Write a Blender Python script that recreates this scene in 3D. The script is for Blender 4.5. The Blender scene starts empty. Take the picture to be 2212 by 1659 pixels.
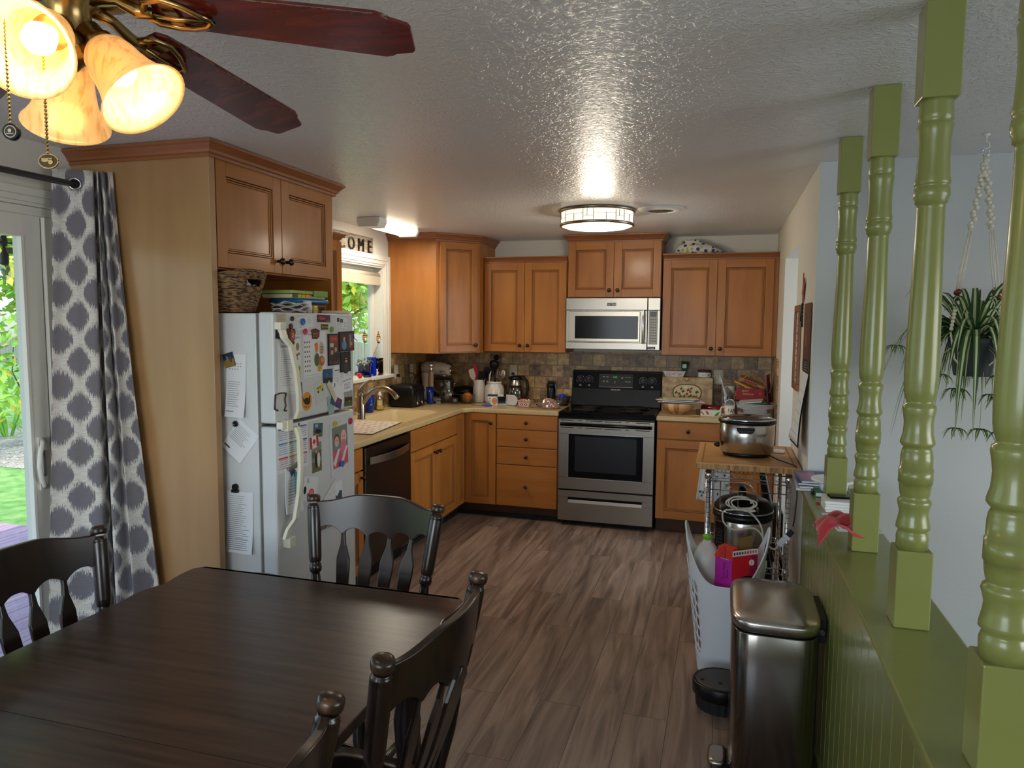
import bpy, math, random
from mathutils import Vector, Matrix
random.seed(7)
R = math.radians
C = bpy.context.scene.collection
V = Vector
# ------------------------------------------------------------ camera
cam = bpy.data.objects.new('camera', bpy.data.cameras.new('camera')); C.objects.link(cam)
fw = V((-0.28242, 0.95532, -0.08721)); rt = V((0.95877, 0.28409, 0.00708)); up = V((-0.03154, 0.08161, 0.99616))
m = Matrix((rt, up, -fw)).transposed().to_4x4(); m.translation = V((0, 0, 1.6306)); cam.matrix_world = m
cam.data.sensor_width = 36; cam.data.lens = 1553.6*36/2212; cam.data.clip_start = .02; cam.data.clip_end = 300
bpy.context.scene.camera = cam
# ------------------------------------------------------------ view, world, sun, daylight
sc = bpy.context.scene
sc.view_settings.view_transform = 'Standard'; sc.view_settings.look = 'None'; sc.view_settings.gamma = 1
sc.view_settings.exposure = -0.1
w = bpy.data.worlds.new('world'); sc.world = w; w.use_nodes = True
nt = w.node_tree; bg = nt.nodes['Background']
sky = nt.nodes.new('ShaderNodeTexSky'); sky.sky_type = 'NISHITA'; sky.sun_disc = False; sky.sun_elevation = R(52); sky.sun_rotation = R(120); sky.dust_density = 2.0
nt.links.new(sky.outputs[0], bg.inputs[0]); bg.inputs[1].default_value = 0.8
def lamp(name, kind, loc, energy, color, **kw):
    d = bpy.data.lights.new(name, kind); d.energy = energy; d.color = color
    o = bpy.data.objects.new(name, d); C.objects.link(o); o.location = loc
    for k, v in kw.items():
        if k == 'rot': o.rotation_euler = v
        else: setattr(d, k, v)
    return o
lamp('sun', 'SUN', (0, 0, 20), 4.0, (1, .95, .86), angle=R(.6), rot=(R(-20), R(28), 0))
# added fill lamp behind the camera; daylight from the lower room on the right
lamp('added_back_fill', 'AREA', (-1.2, -2.62, 1.45), 62, (.80, .90, 1), shape='RECTANGLE', size=2.2, size_y=1.3, rot=(R(90), 0, 0))
lamp('daylight_living_window', 'AREA', (3.75, .6, 1.2), 46, (.78, .89, 1), shape='RECTANGLE', size=2.4, size_y=1.5, rot=(R(90), 0, R(90)))
lamp('daylight_hall_window', 'AREA', (2.25, 5.1, 1.4), 34, (.76, .88, 1), shape='RECTANGLE', size=1.2, size_y=1.4, rot=(R(90), 0, R(90)))
# ------------------------------------------------------------ materials
def lin(c):
    c = [x/255 for x in c]
    return tuple((x/12.92 if x <= .04045 else ((x+.055)/1.055)**2.4) for x in c)+(1,)
MATS = {}
def mk(name, rgb=(200, 200, 200), rough=.5, metal=0, spec=.5, coat=0, rgb2=None, ns=20, stretch=(1, 1, 1), detail=4, lo=.35, hi=.65,
       bump=0, bs=60, bstretch=(1, 1, 1), emit=None, es=0, alpha=None, trans=0, r2=None, sheen=0):
    mt = bpy.data.materials.new(name); mt.use_nodes = True; n = mt.node_tree.nodes; l = mt.node_tree.links
    b = n['Principled BSDF']
    b.inputs['Base Color'].default_value = lin(rgb); b.inputs['Roughness'].default_value = rough; b.inputs['Metallic'].default_value = metal
    b.inputs['Specular IOR Level'].default_value = spec; b.inputs['Coat Weight'].default_value = coat; b.inputs['Coat Roughness'].default_value = .15
    b.inputs['Transmission Weight'].default_value = trans
    if sheen: b.inputs['Sheen Weight'].default_value = sheen
    if emit: b.inputs['Emission Color'].default_value = lin(emit); b.inputs['Emission Strength'].default_value = es
    tc = n.new('ShaderNodeTexCoord')
    def noise(scale, st, det=4):
        mp = n.new('ShaderNodeMapping'); mp.inputs['Scale'].default_value = st; l.new(tc.outputs['Object'], mp.inputs[0])
        t = n.new('ShaderNodeTexNoise'); t.inputs['Scale'].default_value = scale; t.inputs['Detail'].default_value = det; l.new(mp.outputs[0], t.inputs[0]); return t
    if rgb2:
        t = noise(ns, stretch, detail); r = n.new('ShaderNodeValToRGB'); r.color_ramp.elements[0].color = lin(rgb); r.color_ramp.elements[1].color = lin(rgb2)
        r.color_ramp.elements[0].position = lo; r.color_ramp.elements[1].position = hi
        l.new(t.outputs[0], r.inputs[0]); l.new(r.outputs[0], b.inputs['Base Color'])
    if bump:
        t = noise(bs, bstretch); bp = n.new('ShaderNodeBump'); bp.inputs['Strength'].default_value = bump; bp.inputs['Distance'].default_value = .004
        l.new(t.outputs[0], bp.inputs['Height']); l.new(bp.outputs[0], b.inputs['Normal'])
    if r2 is not None:
        t = noise(9, (1, 1, 1)); mr = n.new('ShaderNodeMapRange'); mr.inputs[3].default_value = rough; mr.inputs[4].default_value = r2
        l.new(t.outputs[0], mr.inputs[0]); l.new(mr.outputs[0], b.inputs['Roughness'])
    if alpha is not None: b.inputs['Alpha'].default_value = alpha
    MATS[name] = mt; return mt
def clear(name, tint=(255, 255, 255), gloss=.08, rough=.03):
    mt = bpy.data.materials.new(name); mt.use_nodes = True; n = mt.node_tree.nodes; l = mt.node_tree.links; n.clear()
    o = n.new('ShaderNodeOutputMaterial'); t = n.new('ShaderNodeBsdfTransparent'); g = n.new('ShaderNodeBsdfGlossy'); x = n.new('ShaderNodeMixShader'); f = n.new('ShaderNodeLayerWeight')
    pw = n.new('ShaderNodeMath'); pw.operation = 'POWER'; pw.inputs[1].default_value = 4; l.new(f.outputs['Facing'], pw.inputs[0]); ma = n.new('ShaderNodeMath'); ma.operation = 'MULTIPLY_ADD'; ma.inputs[1].default_value = .6; ma.inputs[2].default_value = gloss; l.new(pw.outputs[0], ma.inputs[0]); g.inputs['Roughness'].default_value = rough; t.inputs[0].default_value = lin(tint)
    l.new(ma.outputs[0], x.inputs[0]); l.new(t.outputs[0], x.inputs[1]); l.new(g.outputs[0], x.inputs[2]); l.new(x.outputs[0], o.inputs[0]); MATS[name] = mt
def flat(rgb, rough=.6, metal=0):
    k = 'c_%d_%d_%d' % tuple(rgb)+('m' if metal else '')+('g' if rough < .5 else '')
    return k if k in MATS else (mk(k, rgb, rough, metal), k)[1]
# ------------------------------------------------------------ mesh builder
class Fr:
    def __init__(s, o, u=(1, 0, 0), v=(0, 0, 1), n=(0, -1, 0)): s.o = V(o); s.u = V(u).normalized(); s.v = V(v).normalized(); s.n = V(n).normalized()
    def p(s, a, b, c=0): return s.o+s.u*a+s.v*b+s.n*c
    def sub(s, a, b, c=0, ang=0):
        ca, sa = math.cos(ang), math.sin(ang); return Fr(s.p(a, b, c), s.u*ca+s.v*sa, s.v*ca-s.u*sa, s.n)
W0 = Fr((0, 0, 0), (1, 0, 0), (0, 1, 0), (0, 0, 1))
class MB:
    def __init__(s, mat='white'): s.v = []; s.f = []; s.mi = []; s.sm = []; s.mats = []; s.uv = {}; s.use(mat)
    def use(s, mat):
        if mat not in s.mats: s.mats.append(mat)
        s.m = s.mats.index(mat); return s
    def add(s, vs, fs, smooth=False, uvs=None):
        b = len(s.v); s.v += [V(x) for x in vs]
        for i, f in enumerate(fs):
            if uvs: s.uv[len(s.f)] = uvs[i]
            s.f.append([b+j for j in f]); s.mi.append(s.m); s.sm.append(smooth)
        return s
    def fb(s, F, a0, a1, b0, b1, c0, c1):
        q = [F.p(a, b, c) for c in (c0, c1) for b in (b0, b1) for a in (a0, a1)]
        return s.add(q, [(0, 2, 3, 1), (4, 5, 7, 6), (0, 1, 5, 4), (2, 6, 7, 3), (0, 4, 6, 2), (1, 3, 7, 5)])
    def box(s, x0, x1, y0, y1, z0, z1): return s.fb(W0, x0, x1, y0, y1, z0, z1)
    def hexa(s, q): return s.add(q, [(0, 2, 3, 1), (4, 5, 7, 6), (0, 1, 5, 4), (2, 6, 7, 3), (0, 4, 6, 2), (1, 3, 7, 5)])
    def prism(s, F, poly, c0, c1, smooth=False):
        n = len(poly); q = [F.p(a, b, c0) for a, b in poly]+[F.p(a, b, c1) for a, b in poly]
        s.add(q, [tuple(range(n))[::-1], tuple(range(n, 2*n))]); b = len(s.v)-2*n
        for i in range(n):
            j = (i+1) % n; s.f.append([b+i, b+j, b+n+j, b+n+i]); s.mi.append(s.m); s.sm.append(smooth)
        return s
    def disc(s, F, a, b, r, c0, c1, seg=20, rb=None, sq=1):
        rb = rb or r
        def sp(x): return math.copysign(abs(x)**sq, x)
        return s.prism(F, [(a+r*sp(math.cos(2*math.pi*i/seg)), b+rb*sp(math.sin(2*math.pi*i/seg))) for i in range(seg)], c0, c1, seg > 10)
    def loft(s, rings, closed=True, cap0=True, cap1=True, smooth=True):
        n = len(rings[0]); b = len(s.v); s.v += [V(p) for r in rings for p in r]
        for k in range(len(rings)-1):
            for i in range(n if closed else n-1):
                j = (i+1) % n; s.f.append([b+k*n+i, b+k*n+j, b+(k+1)*n+j, b+(k+1)*n+i]); s.mi.append(s.m); s.sm.append(smooth)
        if cap0: s.f.append([b+i for i in range(n)][::-1]); s.mi.append(s.m); s.sm.append(False)
        if cap1: s.f.append([b+(len(rings)-1)*n+i for i in range(n)]); s.mi.append(s.m); s.sm.append(False)
        return s
    def lathe(s, o, prof, axis=(0, 0, 1), seg=24, cap=True, sx=1, sy=1, smooth=True):
        ax = V(axis).normalized(); t = V((1, 0, 0)) if abs(ax.x) < .9 else V((0, 1, 0)); u = (t-ax*t.dot(ax)).normalized(); v = ax.cross(u); o = V(o)
        rings = [[o+ax*z+(u*math.cos(2*math.pi*i/seg)*sx+v*math.sin(2*math.pi*i/seg)*sy)*max(r, 1e-5) for i in range(seg)] for r, z in prof]
        return s.loft(rings, True, cap, cap, smooth)
    def sq(s, o, prof, seg=32, e=.5, axis=None):     # squarish rings: prof of (rx, ry, z)
        o = V(o)
        def sp(x): return math.copysign(abs(x)**e, x)
        return s.loft([[o+V((rx*sp(math.cos(2*math.pi*i/seg)), ry*sp(math.sin(2*math.pi*i/seg)), z)) for i in range(seg)] for rx, ry, z in prof])
    def tube(s, pts, r, seg=8, closed=False, cap=True, flatn=None):
        pts = [V(p) for p in pts]; n = len(pts); rr = r if isinstance(r, (list, tuple)) else [r]*n
        rings = []; prev = None
        for i in range(n):
            a = pts[(i-1) % n] if (i > 0 or closed) else pts[0]; b = pts[(i+1) % n] if (i < n-1 or closed) else pts[-1]
            d = (b-a).normalized() if (b-a).length > 1e-9 else V((0, 0, 1))
            if prev is None: t = V((0, 0, 1)) if abs(d.z) < .9 else V((1, 0, 0)); u = (t-d*t.dot(d)).normalized()
            else: u = (prev-d*prev.dot(d)); u = u.normalized() if u.length > 1e-6 else d.orthogonal().normalized()
            prev = u; v = d.cross(u); rings.append([pts[i]+(u*math.cos(2*math.pi*k/seg)+v*math.sin(2*math.pi*k/seg))*rr[i] for k in range(seg)])
        if closed: rings.append(rings[0]); cap = False
        return s.loft(rings, True, cap, cap)
    def ball(s, c, r, seg=16, ry=None, rz=None):
        ry = ry or r; rz = rz or r; c = V(c); k = max(6, seg//2)
        rings = [[c+V((r*math.sin(t)*math.cos(p), ry*math.sin(t)*math.sin(p), -rz*math.cos(t))) for p in [2*math.pi*i/seg for i in range(seg)]] for t in [math.pi*(j+.001)/(k+.002) for j in range(k+1)]]
        return s.loft(rings)
    def grid(s, fn, nu, nv, smooth=True, uvf=None):
        vs = [fn(i/nu, j/nv) for j in range(nv+1) for i in range(nu+1)]
        fs = []; uvs = []
        for j in range(nv):
            for i in range(nu):
                a = j*(nu+1)+i; fs.append((a, a+1, a+nu+2, a+nu+1))
                if uvf: uvs.append([uvf(i/nu, j/nv), uvf((i+1)/nu, j/nv), uvf((i+1)/nu, (j+1)/nv), uvf(i/nu, (j+1)/nv)])
        return s.add(vs, fs, smooth, uvs if uvf else None)
    def text(s, F, txt, size, a=0, b=0, c=0, ext=.0004, sx=1, align='CENTER', shear=0):
        cu = bpy.data.curves.new('t', 'FONT'); cu.body = txt; cu.size = size; cu.align_x = align; cu.align_y = 'CENTER'; cu.extrude = ext; cu.resolution_u = 2; cu.shear = shear
        o = bpy.data.objects.new('t', cu); C.objects.link(o); me = bpy.data.meshes.new_from_object(o.evaluated_get(bpy.context.evaluated_depsgraph_get()))
        s.add([F.p(a+x.co.x*sx, b+x.co.y, c+x.co.z) for x in me.vertices], [tuple(p.vertices) for p in me.polygons])
        bpy.data.objects.remove(o); bpy.data.curves.remove(cu); bpy.data.meshes.remove(me); return s
def root_loc(o):
    while o.parent: o = o.parent
    return V(o.location) if not o.get('_local') else V((0, 0, 0))
def obj(name, mb, parent=None, bev=0, seg=2, sub=0, solid=0, label=None, ang=35, origin=None):
    me = bpy.data.meshes.new(name)
    if parent: off = root_loc(parent)
    elif origin is not None: off = V(origin)
    else:
        lo = [min(v[i] for v in mb.v) for i in range(3)]; hi = [max(v[i] for v in mb.v) for i in range(3)]
        off = V(((lo[0]+hi[0])/2, (lo[1]+hi[1])/2, lo[2]))
    me.from_pydata([v-off for v in mb.v], [], mb.f)
    for x in mb.mats: me.materials.append(MATS[x])
    me.polygons.foreach_set('material_index', mb.mi); me.polygons.foreach_set('use_smooth', mb.sm)
    if mb.uv:
        ul = me.uv_layers.new(name='UVMap')
        for pi, uvs in mb.uv.items():
            p = me.polygons[pi]
            for k, li in enumerate(p.loop_indices): ul.data[li].uv = uvs[k]
    me.update()
    o = bpy.data.objects.new(name, me); C.objects.link(o)
    if parent: o.parent = parent
    else: o.location = off
    if solid: md = o.modifiers.new('solid', 'SOLIDIFY'); md.thickness = solid; md.offset = 0
    if bev: md = o.modifiers.new('bevel', 'BEVEL'); md.width = bev; md.segments = seg; md.limit_method = 'ANGLE'; md.angle_limit = R(ang)
    if sub: md = o.modifiers.new('sub', 'SUBSURF'); md.levels = sub; md.render_levels = sub
    if label: o['label'] = label
    return o
def tag(o, label, cat, group=None):
    o['label'] = label; o['category'] = cat
    if group: o['group'] = group
    return o
def thing(name, label, cat, loc=(0, 0, 0), rz=0, group=None, local=False):
    o = bpy.data.objects.new(name, None); C.objects.link(o); o.location = loc; o.rotation_euler = (0, 0, rz); o.empty_display_size = .05
    if local: o['_local'] = 1
    return tag(o, label, cat, group)
def struct(name, mb, parent=None, **k):
    o = obj(name, mb, parent, origin=(0, 0, 0) if parent is None else None, **k)
    if parent is None: o['kind'] = 'structure'
    return o
def dup(root, loc, rz, label=None, group=None, scale=None):
    def cp(o, par):
        c = o.copy(); C.objects.link(c); c.parent = par
        for ch in [x for x in bpy.data.objects if x.parent == o and x not in made]: made.add(cp(ch, c))
        made.add(c); return c
    made = set(); r = cp(root, None); r.location = loc; r.rotation_euler = (0, 0, rz)
    if scale: r.scale = scale
    if label: r['label'] = label
    if group: r['group'] = group
    return r
def knobm(F, a, b, c=0):
    mb = MB('bronze'); o = F.p(a, b, c); mb.lathe(o, [(.007, 0), (.0065, .012), (.008, .016), (.014, .020), (.0155, .026), (.013, .032), (.006, .0345), (.0005, .035)], F.n, 16); return mb
# ------------------------------------------------------------ surface materials
mk('white', (226, 226, 222), .45); mk('trim_white', (228, 226, 216), .4); mk('black', (12, 12, 13), .32, spec=.25); mk('blackgloss', (7, 7, 8), .12, spec=.2)
mk('wall_cream', (222, 217, 206), .75, bump=.25, bs=45); mk('wall_blue', (192, 195, 195), .7, bump=.2, bs=45); mk('wall_hall', (205, 214, 220), .75)
mk('maple', (154, 94, 36), .45, rgb2=(180, 116, 50), ns=3.2, stretch=(3, 3, .5), detail=6, lo=.3, hi=.72, spec=.35, coat=.12)
mk('maple_h', (153, 93, 36), .45, rgb2=(179, 115, 50), ns=3.2, stretch=(.5, .5, 4), detail=6, lo=.3, hi=.72, spec=.35, coat=.12)
mk('maple_daylit', (156, 116, 72), .42, rgb2=(176, 136, 90), ns=2.6, stretch=(3, 3, .45), detail=6, lo=.3, hi=.75, coat=.2)  # same maple, paled in colour for the daylight on the end panel
mk('crown', (136, 80, 42), .4, rgb2=(150, 90, 48), ns=3, coat=.2); mk('glaze', (70, 36, 16), .6); mk('carcass_dark', (84, 46, 22), .6)
mk('toekick', (78, 48, 28), .6); mk('darkgap', (12, 8, 6), .9)
mk('bronze', (70, 60, 50), .28, metal=1)
mk('steel_can', (128, 124, 118), .17, metal=1); mk('steel_shiny', (196, 193, 188), .21, metal=1)
mk('steel', (166, 160, 150), .28, metal=1, bump=.04, bs=40, bstretch=(1, 1, 30)); mk('steel_h', (156, 149, 138), .27, metal=1, bump=.04, bs=40, bstretch=(1, 30, 30))
mk('steel_dark', (92, 84, 76), .30, metal=1); mk('chrome', (215, 215, 218), .12, metal=1); mk('nickel', (160, 150, 136), .25, metal=1); mk('brass', (170, 140, 88), .25, metal=1)
mk('counter', (206, 180, 130), .3, rgb2=(150, 120, 78), ns=260, detail=2, lo=.5, hi=.72, coat=.2); mk('sink', (214, 194, 148), .3)
mk('greenpaint', (126, 130, 69), .30, rgb2=(130, 134, 73), ns=4, coat=.3, bump=.12, bs=30)
mk('fridge', (206, 209, 209), .32, bump=.25, bs=160); mk('fridge_smooth', (226, 226, 222), .3); mk('fridge_handle', (228, 224, 202), .35); mk('gasket', (120, 118, 110), .6)
mk('darkwood', (46, 32, 25), .30, rgb2=(84, 62, 50), ns=3.5, stretch=(.8, 14, 9), detail=9, lo=.3, hi=.75)
mk('chairwood', (26, 17, 13), .27, rgb2=(40, 25, 18), ns=9, stretch=(6, 6, 1), coat=.12); mk('chairworn', (40, 26, 17), .3, rgb2=(96, 66, 40), ns=30, lo=.5, hi=.75)
mk('bladewood', (70, 16, 14), .24, rgb2=(112, 36, 26), ns=5, stretch=(1, 7, 7), detail=6, coat=.4); mk('dust', (120, 100, 76), .9)
mk('paper', (226, 228, 230), .75); mk('ink', (70, 72, 78), .8); mk('bamboo', (196, 150, 92), .45, rgb2=(176, 128, 72), ns=6, stretch=(1, 14, 14)); mk('bamboo_end', (186, 138, 80), .5, rgb2=(120, 82, 42), ns=60, stretch=(1, 1, .04), lo=.4, hi=.6)
mk('wicker', (58, 38, 22), .8, rgb2=(150, 116, 78), ns=40, stretch=(1, 1, 4.5), lo=.4, hi=.6, bump=.9, bs=40, bstretch=(1, 1, 4.5)); mk('macrame', (222, 214, 196), .9, bump=.5, bs=200)
mk('leaf_green', (52, 84, 36), .5); mk('leaf_cream', (196, 204, 160), .5); mk('pot_grey', (62, 70, 72), .6)
mk('ceramic', (228, 220, 206), .2, coat=.4); mk('rubber', (20, 20, 21), .6); mk('plastic_black', (15, 15, 16), .36, spec=.3); mk('plastic_white', (226, 228, 232), .45); mk('cord_white', (205, 200, 186), .5)
mk('bluecup', (20, 70, 190), .15, trans=.6); mk('bluevase', (10, 60, 220), .1, trans=.5); mk('bluepot', (16, 26, 84), .12, coat=.6)
mk('redcloth', (178, 44, 52), .75, sheen=.3, bump=.2, bs=200); mk('orange', (240, 130, 10), .45, bump=.2, bs=150)
mk('woodlight', (214, 166, 106), .4, rgb2=(188, 138, 82), ns=40, stretch=(1, 1, .1)); mk('ropegrey', (178, 180, 182), .9, bump=.6, bs=200)
mk('deckwood', (166, 132, 150), .7, rgb2=(196, 164, 178), ns=8, stretch=(7, .4, 1), bump=.2); mk('bark', (92, 76, 62), .9, bump=.5, bs=20)
mk('grass', (84, 132, 56), .9, rgb2=(128, 164, 88), ns=6, detail=8, bump=.6, bs=30); mk('grassblade', (118, 178, 52), .7); mk('gravel', (190, 182, 170), .9, rgb2=(110, 100, 84), ns=40)
mk('leafsun', (112, 168, 52), .6, rgb2=(156, 196, 70), ns=1.2); mk('leafyellow', (206, 196, 66), .6); mk('fencewood', (150, 146, 136), .9)
clear('glass', (246, 250, 250), .05); clear('plastic_clear', (232, 232, 228), .12, .1); clear('jarglass', (222, 226, 222), .16)
mk('tubelens', (255, 246, 230), .4, emit=(255, 236, 205), es=3.5); mk('drumglass', (255, 244, 224), .3, emit=(255, 232, 196), es=1.5); mk('drumbottom', (255, 244, 224), .3, emit=(255, 228, 186), es=2.2)
mk('bulb', (255, 220, 160), .3, emit=(255, 214, 150), es=6)
def shade_mat():
    mt = mk('shadeglass', (240, 205, 140), .35, emit=(255, 190, 90), es=.3); n = mt.node_tree.nodes; l = mt.node_tree.links; b = n['Principled BSDF']
    b.inputs['Subsurface Weight'].default_value = 0; b.inputs['Transmission Weight'].default_value = .25
    tc = n.new('ShaderNodeTexCoord'); t = n.new('ShaderNodeTexNoise'); t.inputs['Scale'].default_value = 90; mp = n.new('ShaderNodeMapping'); mp.inputs['Scale'].default_value = (1, 1, .25)
    r = n.new('ShaderNodeValToRGB'); r.color_ramp.elements[0].color = lin((236, 186, 104)); r.color_ramp.elements[1].color = lin((255, 220, 146)); r.color_ramp.elements[0].position = .3; r.color_ramp.elements[1].position = .5
    l.new(tc.outputs['Object'], mp.inputs[0]); l.new(mp.outputs[0], t.inputs[0]); l.new(t.outputs[0], r.inputs[0]); l.new(r.outputs[0], b.inputs['Emission Color']); l.new(r.outputs[0], b.inputs['Base Color'])
shade_mat()
def floor_mat():
    mt = mk('floor', (110, 90, 74), .42); n = mt.node_tree.nodes; l = mt.node_tree.links; b = n['Principled BSDF']
    tc = n.new('ShaderNodeTexCoord'); mp = n.new('ShaderNodeMapping'); mp.inputs['Rotation'].default_value = (0, 0, R(90)); l.new(tc.outputs['Object'], mp.inputs[0])
    br = n.new('ShaderNodeTexBrick'); br.offset = .37; br.offset_frequency = 2; br.inputs['Scale'].default_value = 1; br.inputs['Brick Width'].default_value = 1.22; br.inputs['Row Height'].default_value = .18
    br.inputs['Mortar Size'].default_value = .0012; br.inputs['Mortar Smooth'].default_value = 0; br.inputs['Color1'].default_value = (0, 0, 0, 1); br.inputs['Color2'].default_value = (1, 1, 1, 1); br.inputs['Mortar'].default_value = (.5, .5, .5, 1)
    l.new(mp.outputs[0], br.inputs[0])
    m2 = n.new('ShaderNodeMapping'); m2.inputs['Scale'].default_value = (1, .09, 1); l.new(tc.outputs['Object'], m2.inputs[0])
    ad = n.new('ShaderNodeVectorMath'); ad.operation = 'ADD'; l.new(m2.outputs[0], ad.inputs[0]); sc_ = n.new('ShaderNodeVectorMath'); sc_.operation = 'SCALE'; sc_.inputs['Scale'].default_value = 3.7; l.new(br.outputs['Color'], sc_.inputs[0]); l.new(sc_.outputs[0], ad.inputs[1])
    t = n.new('ShaderNodeTexNoise'); t.inputs['Scale'].default_value = 16; t.inputs['Detail'].default_value = 8; t.inputs['Distortion'].default_value = 1.3; l.new(ad.outputs[0], t.inputs[0])
    r = n.new('ShaderNodeValToRGB'); e = r.color_ramp.elements; e[0].color = lin((88, 71, 61)); e[0].position = .3; e[1].color = lin((160, 139, 124)); e[1].position = .75; x = e.new(.5); x.color = lin((128, 107, 94)); l.new(t.outputs[0], r.inputs[0])
    mx = n.new('ShaderNodeMixRGB'); mx.blend_type = 'MULTIPLY'; mx.inputs[0].default_value = 1; l.new(r.outputs[0], mx.inputs[1])
    cr = n.new('ShaderNodeMapRange'); cr.inputs[3].default_value = .82; cr.inputs[4].default_value = 1.1; l.new(br.outputs['Color'], cr.inputs[0]); l.new(cr.outputs[0], mx.inputs[2])
    m3 = n.new('ShaderNodeMixRGB'); m3.inputs[2].default_value = lin((48, 38, 32)); l.new(br.outputs['Fac'], m3.inputs[0]); l.new(mx.outputs[0], m3.inputs[1]); l.new(m3.outputs[0], b.inputs['Base Color'])
    bp = n.new('ShaderNodeBump'); bp.inputs['Strength'].default_value = .25; bp.inputs['Distance'].default_value = .002; l.new(t.outputs[0], bp.inputs['Height']); l.new(bp.outputs[0], b.inputs['Normal'])
floor_mat()
def tile_mat(name, rot):
    mt = mk(name, (140, 110, 75), .35); n = mt.node_tree.nodes; l = mt.node_tree.links; b = n['Principled BSDF']
    tc = n.new('ShaderNodeTexCoord'); mp = n.new('ShaderNodeMapping'); mp.inputs['Rotation'].default_value = rot; mp.inputs['Location'].default_value = (0, 0, 0) if rot[1] == 0 else (0, 0, 0); l.new(tc.outputs['Object'], mp.inputs[0])
    sp = n.new('ShaderNodeSeparateXYZ'); l.new(tc.outputs['Object'], sp.inputs[0]); cb = n.new('ShaderNodeCombineXYZ'); l.new(sp.outputs['X' if name == 'tile_back' else 'Y'], cb.inputs[0]); l.new(sp.outputs['Z'], cb.inputs[1])
    br = n.new('ShaderNodeTexBrick'); br.offset = .5; br.inputs['Scale'].default_value = 1; br.inputs['Brick Width'].default_value = .104; br.inputs['Row Height'].default_value = .104
    br.inputs['Mortar Size'].default_value = .004; br.inputs['Mortar Smooth'].default_value = .3; br.inputs['Color1'].default_value = (0, 0, 0, 1); br.inputs['Color2'].default_value = (1, 1, 1, 1)
    l.new(cb.outputs[0], br.inputs[0])
    t = n.new('ShaderNodeTexNoise'); t.inputs['Scale'].default_value = 28; t.inputs['Detail'].default_value = 9; t.inputs['Roughness'].default_value = .65; l.new(tc.outputs['Object'], t.inputs[0])
    mr = n.new('ShaderNodeMath'); mr.operation = 'MULTIPLY_ADD'; mr.inputs[1].default_value = .42; l.new(br.outputs['Color'], mr.inputs[0]); l.new(t.outputs[0], mr.inputs[2])
    r = n.new('ShaderNodeValToRGB'); e = r.color_ramp.elements; e[0].color = lin((74, 54, 36)); e[0].position = .42; e[1].color = lin((216, 184, 124)); e[1].position = 1; x = e.new(.6); x.color = lin((136, 106, 70)); x = e.new(.8); x.color = lin((176, 142, 94))
    l.new(mr.outputs[0], r.inputs[0]); mx = n.new('ShaderNodeMixRGB'); l.new(br.outputs['Fac'], mx.inputs[0]); l.new(r.outputs[0], mx.inputs[1]); mx.inputs[2].default_value = lin((128, 112, 88)); l.new(mx.outputs[0], b.inputs['Base Color'])
    ma = n.new('ShaderNodeMath'); ma.operation = 'MULTIPLY_ADD'; ma.inputs[1].default_value = -1.2; l.new(br.outputs['Fac'], ma.inputs[0]); l.new(t.outputs[0], ma.inputs[2])
    bp = n.new('ShaderNodeBump'); bp.inputs['Strength'].default_value = .6; bp.inputs['Distance'].default_value = .005; l.new(ma.outputs[0], bp.inputs['Height']); l.new(bp.outputs[0], b.inputs['Normal'])
tile_mat('tile_back', (0, 0, 0)); tile_mat('tile_side', (0, 1, 0))
def ceil_mat():
    mt = mk('ceiling', (232, 231, 230), .30, spec=.75); n = mt.node_tree.nodes; l = mt.node_tree.links; b = n['Principled BSDF']
    tc = n.new('ShaderNodeTexCoord'); t = n.new('ShaderNodeTexNoise'); t.inputs['Scale'].default_value = 42; t.inputs['Detail'].default_value = 4; t.inputs['Distortion'].default_value = 1.2; l.new(tc.outputs['Object'], t.inputs[0])
    r = n.new('ShaderNodeValToRGB'); r.color_ramp.elements[0].position = .46; r.color_ramp.elements[1].position = .60; l.new(t.outputs[0], r.inputs[0])
    t2 = n.new('ShaderNodeTexNoise'); t2.inputs['Scale'].default_value = 110; l.new(tc.outputs['Object'], t2.inputs[0]); ma = n.new('ShaderNodeMath'); ma.operation = 'MULTIPLY_ADD'; ma.inputs[1].default_value = .35; l.new(t2.outputs[0], ma.inputs[0]); l.new(r.outputs[0], ma.inputs[2])
    bp = n.new('ShaderNodeBump'); bp.inputs['Strength'].default_value = .55; bp.inputs['Distance'].default_value = .0045; l.new(ma.outputs[0], bp.inputs['Height']); l.new(bp.outputs[0], b.inputs['Normal'])
ceil_mat()
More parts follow.
